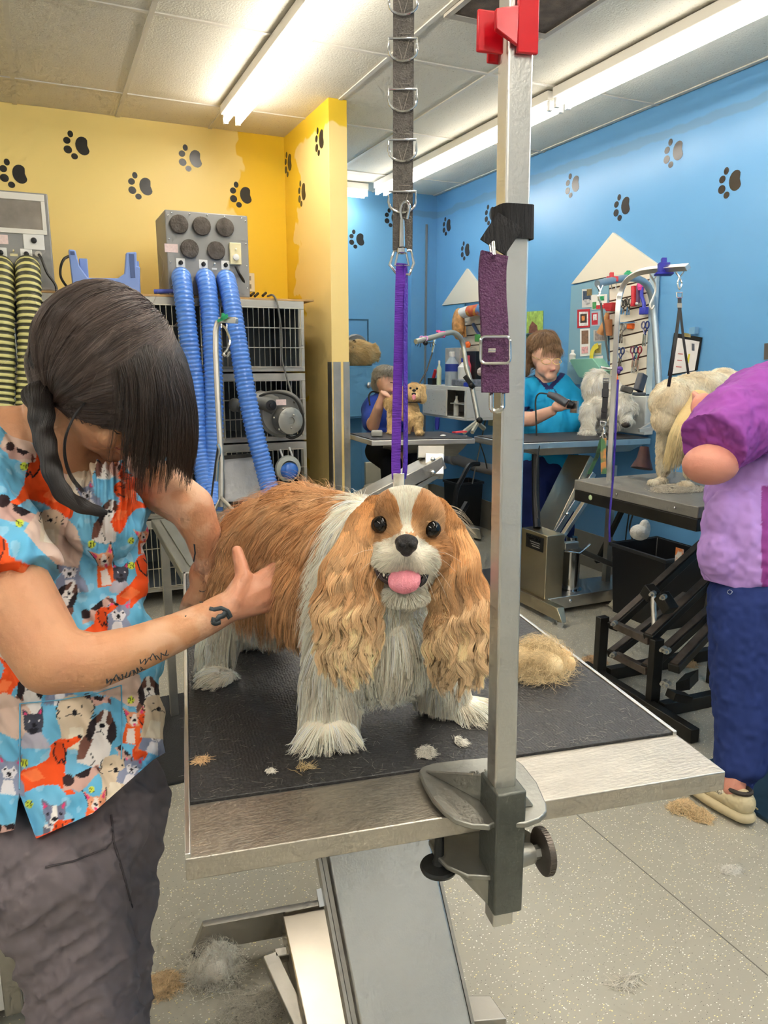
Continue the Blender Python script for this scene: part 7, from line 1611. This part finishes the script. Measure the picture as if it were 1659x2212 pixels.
# cream dog on the black-framed table
cdi=[E(1452,868,3.12,(.088,.10,.095)),E(1500,850,3.18,.088),E(1560,838,3.25,.085),E(1600,840,3.3,.07),E(1440,905,3.12,.062),Cc((1452,868,3.12),(1500,850,3.18),.092,.09),Cc((1500,850,3.18),(1600,840,3.3),.09,.075),E(1490,890,3.14,.07),
 Cc((1440,920,3.15),(1432,1015,3.24),.040,.028),E(1415,1043,3.22,(.028,.035,.018)),E(1428,1040,3.25,(.028,.035,.02)),Cc((1500,930,3.1),(1492,1020,3.16),.04,.03),E(1480,1050,3.13,(.034,.035,.022))]
cr_,cb_=furry('poodle_mix','cream curly dog seen from behind on the black-framed table, long golden tail hair',cdi,.007,flat('fbf1d9','e8d6b2'),30000,.013,.0007,.7,70,.8,base=PZ(1450,1045,.87))
tl=fuse('tail',[Cc((1508,868,3.05),(1478,925,3.02),.05,.045),Cc((1478,925,3.02),(1462,955,3.04),.045,.03)],.006,SKINM,cr_,colf=lambda P,N=None:flat('e3c88f')(P),base=BASE[cr_],label='long pale golden tail hair')
Q,Nn=sample(tl,9000);P=grow(Q,unit(np.tile([0,0,-1.],(9000,1))-CRn*.28),Nn,.062+.04*RNG.random(9000),9,lift=.25,grav=.5,wav=.12,wl=25);P[:,:,2]=np.maximum(P[:,:,2],.95)
hair('tail_hair',P,.0007,np.array(lin('efd9a2'))*(.75+.4*RNG.random((9000,1))),HAIRM,tl)
tuft('pile of cream clippings on the black-framed table around the paws',PZ(1462,1058,.871),(.14,.09,.012),2600,'e0d6c0',41,.025,.0007,.2,1.2)
# white dog
wdi=[E(1290,835,4.62,(.085,.11,.10)),E(1292,880,4.62,(.085,.12,.085)),E(1315,850,4.7,.09),Cc((1272,890,4.55),(1270,928,4.53),.048,.035),E(1268,936,4.5,(.045,.05,.022)),Cc((1305,895,4.65),(1303,925,4.66),.045,.035),E(1303,932,4.64,(.04,.045,.02)),
 Cc((1315,850,4.6),(1345,872,4.42),.07,.06),E(1352,885,4.40,(.065,.06,.06)),E(1354,908,4.36,(.035,.035,.028)),Cc((1330,880,4.5),(1330,918,4.48),.04,.03)]
wh_,wb2=furry('small_white_dog','fluffy white dog seen from behind on the long steel table, head lowered',wdi,.011,flat('fffaf0','f8f0df'),20000,.030,.0011,1.1,45,.9,base=PZ(1290,938,.95))
part('muzzle',MB().ball(PD(1352,918,4.33),(.028,.02,.016),12,8,RC),mat('dark_muzzle','3a322c',.6),wh_,'dark muzzle')
# tan dog
tdi=[E(893,848,4.50,(.058,.055,.058)),E(895,858,4.45,(.030,.03,.024)),E(885,890,4.56,(.062,.06,.07)),E(862,880,4.64,(.062,.08,.062)),E(848,872,4.68,.055),Cc((903,900,4.5),(905,932,4.5),.030,.022),E(907,936,4.47,(.025,.03,.014)),Cc((885,905,4.5),(880,930,4.52),.028,.022),Cc((848,885,4.66),(844,928,4.62),.035,.022),E(845,935,4.60,(.028,.035,.014)),
 Cc((911,838,4.5),(912,862,4.5),.022,.026),Cc((876,838,4.52),(875,858,4.52),.02,.022)]
def tkeep(P):
    u,v,d=projn(P);k=np.ones(len(P))
    for a,b in ((886,839),(901,840),(894,842)): k*=((u-a)**2+(v-b)**2>9)
    return k*~((np.abs(u-894)<5)&(v>848)&(v<862)&(d<4.5))
ta_,tb2=furry('small_tan_dog','curly tan dog facing out with its tongue hanging, on the far grooming table',tdi,.008,flat('ecce98','d6b27a'),17000,.013,.0009,1.1,60,.9,keep=tkeep,base=PZ(880,938,.95))
for a,b in ((886.5,838.5),(900.5,839.5)): part('eye',MB().ball(PD(a,b,4.405),.0075,10,8),EYE,ta_)
part('nose',MB().ball(PD(894.5,843.5,4.385),(.012,.01,.009),12,8,RC),NO,ta_,'black nose')
part('mouth',MB().ball(PD(894,851,4.405),(.014,.008,.009),12,8,RC),MO,ta_);part('tongue',MB().ball(PD(894,858,4.39),(.012,.006,.018),12,8,RC),PK,ta_,'pink tongue')
part('collar',MB().tube([PD(893,848,4.5)+Vector((math.cos(t)*.055,math.sin(t)*.055,-.055)) for t in [k*pi/8 for k in range(16)]],.004,6,closed=True),BLACKP,ta_)
# fluffy dog on the blue cupboard
pz=1.356;pb_2=PY(775,780,5.80);pb_2.z=pz
pdi=[('e',pb_2+Vector((.0,0,.095)),(.115,.11,.095)),('e',pb_2+Vector((-.09,-.03,.12)),(.065,.06,.06)),('e',pb_2+Vector((-.10,-.085,.11)),(.02,.02,.016)),('e',pb_2+Vector((.09,-.0,.10)),(.07,.07,.07))]
po_,pbo=furry('fluffy_dog','fluffy ginger-tan small dog sitting on the blue cupboard by the yellow stub wall',pdi,.012,flat('f6dca8','e2bd7c'),11000,.045,.0012,.6,30,1.2,dirf=lambda Q,N:unit(np.tile([.9,0,-.3],(len(Q),1))+vvec(Q,18)*1.5),base=pb_2)
part('eye',MB().ball(pb_2+Vector((-.092,-.095,.145)),.009,8,6),EYE,po_);part('ear',MB().ball(pb_2+Vector((-.06,-.05,.18)),(.02,.012,.025),8,6),SKINM,po_)
thing('round_fan','grey round clip-on fan behind the fluffy ginger dog','fan',MB().lathe([(.105,0),(.115,.01),(.115,.03),(.105,.04),(.03,.035)],PY(766,752,5.95),(0,-1,0),24),mat('fan_grey','8f8f8e',.4,.4))
# ================================================================ OTHER GROOMERS
SK2=skin_col('e3b59c','d79a88',3)
# --- teal shirt
tw=root('person','woman in a bright teal top and glasses clipping beside the white dog','person',Vector((2.85,4.05,0)))
D0=4.78
tx=lambda u,v,dd=0:(u,v,D0+dd)
it=[E(1180,765,D0,(.095,.105,.11)),E(1184,793,D0-.04,(.075,.07,.068)),E(1189,812,D0-.07,(.035,.03,.03)),E(1196,797,D0-.115,(.014,.02,.018)),
 Cc(tx(1178,790,.05),tx(1182,850,.08),.065,.08),Cc(tx(1182,850,.1),tx(1185,960,.1),.12,.13),
 Cc((1120,850,D0+.02),(1108,905,D0-.08),.062,.055),Cc((1108,905,D0-.08),(1150,905,D0-.22),.052,.045),Cc((1150,905,D0-.22),(1192,888,D0-.32),.045,.032),E(1207,878,D0-.36,(.045,.03,.032))]
for i in range(4):
    it+= [Cc((1212+i*2,866+i*5,D0-.38),(1228+i,866+i*4.5,D0-.40),.014,.012),Cc((1228+i,866+i*4.5,D0-.40),(1234,872+i*3.5,D0-.37),.012,.010)]
it+= [Cc((1200,872,D0-.37),(1218,860,D0-.36),.015,.011)]
L1=PD(1150,1100,D0+.05);L2=PD(1215,1100,D0+.1)
it+= [('c',PD(1165,960,D0+.08),Vector((L1.x,L1.y,.1)),.07,.04),('c',PD(1205,960,D0+.08),Vector((L2.x,L2.y,.1)),.07,.04)]
tb3=fuse('body',it,.008,SKM,tw,smooth_it=3,colf=SK2,base=BASE[tw])
TEAL=vmat('teal_cloth',rough=.75);tdisp=lambda s,a:(lambda P,N:P+N*((vnoise(P*np.array([1,1,.4]),s)-.5)*a)[:,None])
def teal(P,N=None):
    u,v,d=projn(P);c=np.array(lin('1a9fd3'))*(.9+.2*vnoise(P,20)[:,None])
    cuff=((u<1152)&(v>884)&(v<900)&(d<D0+.02));zip_=(np.abs(u-np.interp(v,[818,835,850,865],[1186,1193,1203,1210]))<1.4)&(v>836)&(v<872)&(d<D0+.05)
    collar=(np.abs(np.abs(u-1186)-np.interp(v,[790,812,838],[40,26,2]))<6.5)&(v<842)&(d<D0+.09)
    vs_=((u<1145)&(v>878)&(v<886));return np.where((cuff|zip_|collar|vs_)[:,None],np.array(lin('2b2f63')),c)
ti=[E(1188,870,D0+.08,(.185,.13,.17)),E(1190,930,D0+.07,(.195,.15,.17)),E(1190,1000,D0+.07,(.195,.15,.13)),Cc(tx(1165,840,.1),tx(1120,858,.02),.10,.085),Cc(tx(1205,840,.1),tx(1238,868,.06),.10,.085),Cc((1120,858,D0+.02),(1112,885,D0-.04),.085,.072),Cc((1238,868,D0+.06),(1245,910,D0),.085,.075)]
fuse('scrub_top',ti,.007,TEAL,tw,smooth_it=6,colf=teal,disp=tdisp(14,.03),base=BASE[tw],cut=lambda P:np.stack([P[:,0],P[:,1],np.maximum(P[:,2],.60)],1),label='bright teal zip scrub top with navy collar')
NAVY=vmat('navy_cloth',rough=.85,spec=.2);nv=lambda P,N=None:np.array(lin('1e2a5e'))*(.85+.3*vnoise(P,20)[:,None])
fuse('trousers',[E(1182,1010,D0+.07,(.17,.14,.12)),('c',PD(1160,1010,D0+.07),Vector((L1.x,L1.y,.12)),.115,.075),('c',PD(1208,1010,D0+.08),Vector((L2.x,L2.y,.12)),.115,.075)],.008,NAVY,tw,smooth_it=5,colf=nv,disp=tdisp(16,.03),base=BASE[tw],label='navy trousers')
for q in (L1,L2): part('shoe',MB().ball((q.x-.02,q.y-.05,.05),(.055,.12,.05),12,8),BLACKP,tw)
def simple_hair(name,r_,items,vox,c1,c2,n,L,dirf,rad=.0008,keep=None,label=None):
    hb=fuse(name,items,vox,HCM,r_,smooth_it=3,colf=lambda P,N=None:np.tile(np.array(lin(c1))*.7,(len(P),1)),base=BASE[r_],label=label)
    Q,Nn=sample(hb,n,keep=keep);D=dirf(Q,Nn);D=D-Nn*(D*Nn).sum(1)[:,None];P=grow(Q,unit(D),Nn,L*(.7+.5*RNG.random(n)),6,lift=.05,grav=.1,wav=.12,wl=20)
    m_=(vnoise(Q,30)*.6+.4*RNG.random(n))[:,None];hair('strands',P,rad,np.array(lin(c1))*(1-m_)+np.array(lin(c2))*m_,HAIRD,hb);return hb
pt=np.array(PD(1145,760,D0+.04))
simple_hair('hair',tw,[E(1174,745,D0+.015,(.108,.115,.085)),E(1188,755,D0-.06,(.072,.05,.05)),E(1160,768,D0+.06,(.07,.07,.07)),Cc((1142,765,D0+.06),(1136,808,D0+.06),.035,.02)],.007,'6f5238','b08c66',7000,.06,lambda Q,N:np.where((projn(Q)[2]<D0-.05)[:,None],np.array([[0,0,-1.]]),unit(pt-Q)),label='light brown hair with a fringe and ponytail')
GL=mat('gold_wire','cfae6a',.2,1.)
for a in (1180,1203): part('glasses_rim',MB().tube([PD(a+math.cos(t)*9.5,781+math.sin(t)*6,D0-.135) for t in [k*pi/8 for k in range(16)]],.0022,6,closed=True),GL,tw)
part('glasses_temple',MB().cyl(PD(1171,779,D0-.13),PD(1150,770,D0-.02),.002),GL,tw)
part('mouth',MB().tube([PD(1188,801,D0-.13),PD(1194,800,D0-.135),PD(1199,799,D0-.13)],.005,6),LPM,tw)
cp2=root('clipper','dark grey electric clipper held by the teal-shirted groomer','clipper',PD(1215,865,D0-.4))
part('body',MB().tube([PD(1184,851,D0-.36),PD(1200,857,D0-.38),PD(1225,872,D0-.41)],[.016,.024,.024],10),mat('dark_grey_plastic','4b4e56',.4),cp2)
part('head',MB().tube([PD(1228,873,D0-.41),PD(1238,877,D0-.42)],[.026,.018],10),BLACKP,cp2);part('blade',MB().boxf(-.006,.006,-.03,.03,-.04,.03,lambda x,y,z:PD(1241,877,D0-.42)+Vector((x,y,z))),STEEL,cp2)
cord('black clipper cord looping from the clipper past the teal top',[PD(1184,851,D0-.36),PD(1165,850,D0-.34),PD(1157,865,D0-.32),PD(1158,900,D0-.32),PD(1160,960,D0-.30)],.005)
cord('black cord hanging in front of the teal top below the table',[PD(1165,960,4.15),PD(1160,1000,4.15),PD(1158,1060,4.15),PD(1162,1120,4.1)],.006)
thing('vacuum_hose','dark upright support hose under the long steel table','hose',MB().tube([PD(1157,965,4.3),PD(1157,1080,4.3),PD(1160,1140,4.25)],.022,8),BLACKP)
# --- grey-haired seated groomer
gw=root('person','seated groomer with short grey hair in a royal blue top, scissoring the tan dog','person',Vector((2.1,4.6,0)))
G0=4.98
it=[E(836,822,G0,(.075,.085,.092)),E(842,838,G0-.03,(.058,.055,.05)),E(850,845,G0-.08,(.02,.02,.018)),Cc((832,845,G0+.03),(836,870,G0+.06),.055,.065),Cc((836,870,G0+.08),(840,960,G0+.08),.07,.09),
 Cc((800,882,G0+.02),(806,918,G0-.12),.04,.043),Cc((806,918,G0-.12),(818,880,G0-.25),.042,.032),Cc((818,880,G0-.25),(824,862,G0-.28),.032,.026),E(829,854,G0-.29,(.034,.026,.030)),
 Cc((875,882,G0+.02),(892,925,G0-.10),.04,.040),Cc((892,925,G0-.10),(886,905,G0-.2),.04,.032),E(884,902,G0-.24,(.035,.03,.03))]
for i in range(4): it.append(Cc((824+i*4.5,846+i*2,G0-.31),(828+i*4.5,852+i*2,G0-.33),.011,.010))
it+= [('c',PD(830,965,G0+.05),PD(860,985,G0-.25),.07,.06),('c',PD(858,985,G0-.22),Vector((PD(850,1050,G0-.15).x,PD(850,1050,G0-.15).y,.1)),.05,.035)]
fuse('body',it,.008,SKM,gw,smooth_it=3,colf=SK2,base=BASE[gw])
ROY=lambda P,N=None:np.array(lin('3350b8'))*(.85+.3*vnoise(P,20)[:,None])
fuse('scrub_top',[E(840,900,G0+.08,(.165,.12,.15)),E(842,945,G0+.08,(.16,.12,.10)),Cc((825,868,G0+.06),(800,885,G0+.02),.075,.07),Cc((850,868,G0+.06),(880,885,G0+.02),.075,.07),Cc((800,885,G0+.02),(802,912,G0-.06),.07,.062),Cc((880,885,G0+.02),(892,915,G0-.04),.07,.06)],.007,vmat('royal_cloth',rough=.75),gw,smooth_it=5,colf=ROY,disp=tdisp(16,.03),base=BASE[gw],label='royal blue scrub top')
kn=PD(890,985,G0-.3);ft1=PD(860,1040,G0-.25)
fuse('trousers',[E(838,975,G0+.05,(.15,.14,.08)),Cc((815,975,G0+.05),(845,1000,G0-.3),.085,.07),Cc((860,975,G0+.05),(900,985,G0-.25),.085,.07),('c',PD(845,1000,G0-.3),Vector((PD(850,1030,G0-.2).x,PD(850,1030,G0-.2).y,.12)),.07,.05),('c',PD(900,985,G0-.25),Vector((PD(885,1030,G0-.1).x,PD(885,1030,G0-.1).y,.12)),.065,.05)],.009,vmat('black_cloth',rough=.9,spec=.1),gw,smooth_it=4,colf=lambda P,N=None:np.tile(lin('141519'),(len(P),1)),base=BASE[gw],label='black trousers')
simple_hair('hair',gw,[E(834,810,G0+.01,(.085,.09,.065)),E(826,822,G0+.04,(.07,.07,.08)),E(842,806,G0-.05,(.05,.045,.035))],.007,'7d776c','cdc6b6',5000,.05,lambda Q,N:unit(np.tile([-.3,0,-1.],(len(Q),1))),label='short grey hair')
for a in (843,): part('eyelid',MB().tube([PD(a,826,G0-.098),PD(a+6,827,G0-.10),PD(a+10,826,G0-.098)],.003,5),BR,gw)
part('mouth',MB().tube([PD(846,845,G0-.1),PD(852,846,G0-.105),PD(857,845,G0-.1)],.004,5),LPM,gw)
cord('black stethoscope-like cord round the neck of the grey-haired groomer',[PD(822,850,G0-.05),PD(805,846,G0-.02),PD(797,855,G0-.04),PD(799,875,G0-.06)],.006)
stl=root('stool','pale beige stool under the seated grey-haired groomer','stool',Vector((BASE[gw].x,BASE[gw].y+.05,0)));c=PD(838,1000,G0+.08)
part('seat',MB().cyl((c.x,c.y,.50),(c.x,c.y,.56),.17,n=20),mat('beige_base','b9b19a',.5),stl,bev=.01);part('post',MB().cyl((c.x,c.y,.05),(c.x,c.y,.5),.03),STEELD,stl);part('base',MB().cyl((c.x,c.y,0),(c.x,c.y,.05),.2,n=20),mat('beige_base','b9b19a',.5),stl,bev=.01)
thing('panel','pale beige panel standing on the floor behind the seated groomer','panel',MB().boxf(*(lambda a,b:(a.x,b.x,a.y,a.y+.03,0,.62))(PY(790,1000,5.3),PY(925,1000,5.3))),mat('beige_panel','c9c3ae',.6),bev=.004)
# --- purple scrubs
pw=root('person','groomer in lilac and orchid scrubs with navy joggers reaching to the cream dog','person',Vector((2.0,1.5,0)))
SH=PZ(1580,1770,0)
it=[Cc((1700,870,2.42),(1560,965,2.27),.085,.078),E(1535,1003,2.22,(.082,.075,.062)),Cc((1550,990,2.28),(1522,905,2.52),.06,.036),E(1520,880,2.55,(.045,.03,.05)),
 Cc((1700,900,2.5),(1665,1250,2.42),.08,.10),E(1760,700,2.5,.09),Cc((1740,760,2.5),(1730,850,2.5),.06,.07),
 ('c',PD(1640,1290,2.38),PD(1610,1500,2.38),.10,.06),('c',PD(1610,1500,2.38),Vector((SH.x+.02,SH.y+.02,.09)),.055,.034),
 ('c',PD(1740,1290,2.48),Vector((PD(1745,1500,2.55).x,PD(1745,1500,2.55).y,.1)),.06,.035)]
for i in range(4): it.append(Cc((1512-i*1,862+i*8,2.56),(1500,850+i*10,2.60),.012,.010))
fuse('body',it,.007,SKM,pw,smooth_it=3,colf=skin_col('dc9a84','d08474',5),base=BASE[pw])
pdis=lambda P,N:P+N*(((vnoise(P*np.array([1,1,.6]),13)-.5)*.022+(vnoise(P,55)-.5)*.008))[:,None]
ORC=lambda P,N=None:np.array(lin('8f4499'))*(.85+.3*vnoise(P,25)[:,None])
def LIL(P,N=None):
    u,v,d=projn(P);c=np.array(lin('b892da'))*(.9+.2*vnoise(P,25)[:,None]);m=(u>1645)&(v>1050);return np.where(m[:,None],np.array(lin('8f3f8f')),c)
slv=MB().tube(spline([PD(1800,840,2.5),PD(1690,868,2.40),PD(1590,915,2.28),PD(1536,962,2.20)],4),[.16,.16,.155,.15,.145,.14,.135,.13,.125,.118,.11,.106,.104],26)
fuse('sleeve',[('m',slv),E(1660,835,2.45,(.14,.12,.07))],.0055,vmat('orchid_cloth',rough=.7),pw,smooth_it=8,colf=ORC,disp=pdis,base=BASE[pw],label='orchid purple yoke and sleeve')
pc=lambda P:(lambda uvd:P+np.array(CU)*(np.clip(uvd[1]-np.interp(uvd[0],[1480,1520,1660,1760],[1232,1252,1290,1300]),0,None)*uvd[2]/FPX)[:,None])(projn(P))
fuse('scrub_top',[E(1680,960,2.5,(.20,.15,.16)),E(1670,1080,2.46,(.22,.16,.20)),E(1660,1200,2.42,(.222,.16,.20)),E(1610,1150,2.40,(.13,.13,.17)),E(1565,1120,2.37,(.06,.07,.09)),E(1555,1195,2.38,(.07,.08,.09))],.0055,vmat('lilac_cloth',rough=.7),pw,smooth_it=6,colf=LIL,disp=pdis,base=BASE[pw],cut=pc,label='lilac scrub top with orchid side panel')
kL=PD(1607,1480,2.38)
nj=fuse('trousers',[E(1665,1290,2.42,(.20,.16,.13)),('c',PD(1622,1320,2.4),kL,.135,.10),('c',kL,PD(1597,1640,2.36),.10,.077),('e',PD(1597,1650,2.36),(.078,.078,.05),RC),('c',PD(1597,1650,2.36),PD(1592,1690,2.36),.06,.047),('c',PD(1745,1320,2.45),PD(1745,1650,2.6),.13,.075)],.006,vmat('navy_jogger',rough=.85,spec=.2),pw,smooth_it=6,colf=lambda P,N=None:np.array(lin('27376f'))*(.9+.2*vnoise(P,25)[:,None]),disp=pdis,base=BASE[pw],label='navy jogger trousers gathered at the ankle')
NJ=bvh_of(nj);onface([(1571,1278),(1576,1274),(1582,1278),(1577,1284),(1571,1280)],.0012,mat('logo_grey','a9b0bd',.5),'logo_mark',NJ,nj,taper=False)
simple_hair('hair',pw,[E(1762,680,2.53,(.085,.10,.085)),E(1775,705,2.58,(.075,.08,.09))],.008,'5a4636','8c7358',2500,.06,lambda Q,N:unit(np.tile([.2,0,-1.],(len(Q),1))),label='brown tied-back hair')
part('watch',MB().tube([PD(1518,900,2.46)+CR*math.cos(t)*.034+CF*math.sin(t)*.034 for t in [k*pi/8 for k in range(16)]],.006,6,closed=True),STEEL,pw)
SHC=mat('tan_running_shoe','cfc09a',.6,noise=.05,nscale=20);KN=mat('grey_knit','8f8672',.8,col2='d9d2bf',nscale=160)
sd=(PZ(1500,1712,0)-PZ(1600,1775,0));sd.z=0;sd.normalize();sx=Vector((-sd.y,sd.x,0));hl=PZ(1598,1772,0)
SR=Matrix((sd,sx,Vector((0,0,1)))).transposed();sp_f=lambda a,b,c:hl+sd*a+sx*b+Vector((0,0,c))
so_=root('running_shoe','cream-tan running shoe with chunky sole on the purple-scrubs groomer','shoe',hl)
BASE[so_]=Vector(hl)
part('sole',fuse('sole_layer',[('e',sp_f(.0+.023*i,0,.026-.004*math.sin(i*.45)),(.048,.040+.005*math.sin(i*.35),.026-.002*abs(i-5)/5),SR) for i in range(10)],.003,SHC,so_,smooth_it=8,base=BASE[so_]) and MB().ball(sp_f(.02,.0,.012),(.03,.03,.008),10,6,SR),BLACKP,so_)
fuse('upper',[('e',sp_f(-.002+.022*i,0,.066-.0032*i),(.040,.036,.040-.0028*i),SR) for i in range(9)],.003,SHC,so_,smooth_it=8,base=BASE[so_])
fuse('knit_panel',[('e',sp_f(.060,-.002,.070),(.048,.0365,.026),SR)],.004,KN,so_,smooth_it=2,base=BASE[so_],label='speckled grey knit panel')
part('collar',MB().tube([sp_f(.010+.034*math.cos(t),.027*math.sin(t),.100-.004*math.cos(t)) for t in [k*pi/8 for k in range(16)]],.007,6,closed=True),mat('shoe_lining','3e3832',.8),so_)
part('stripe',MB().tube([sp_f(-.03,-.037,.045),sp_f(.03,-.043,.040),sp_f(.1,-.045,.036)],.0025,6),mat('sole_line','b3a27a',.6),so_)
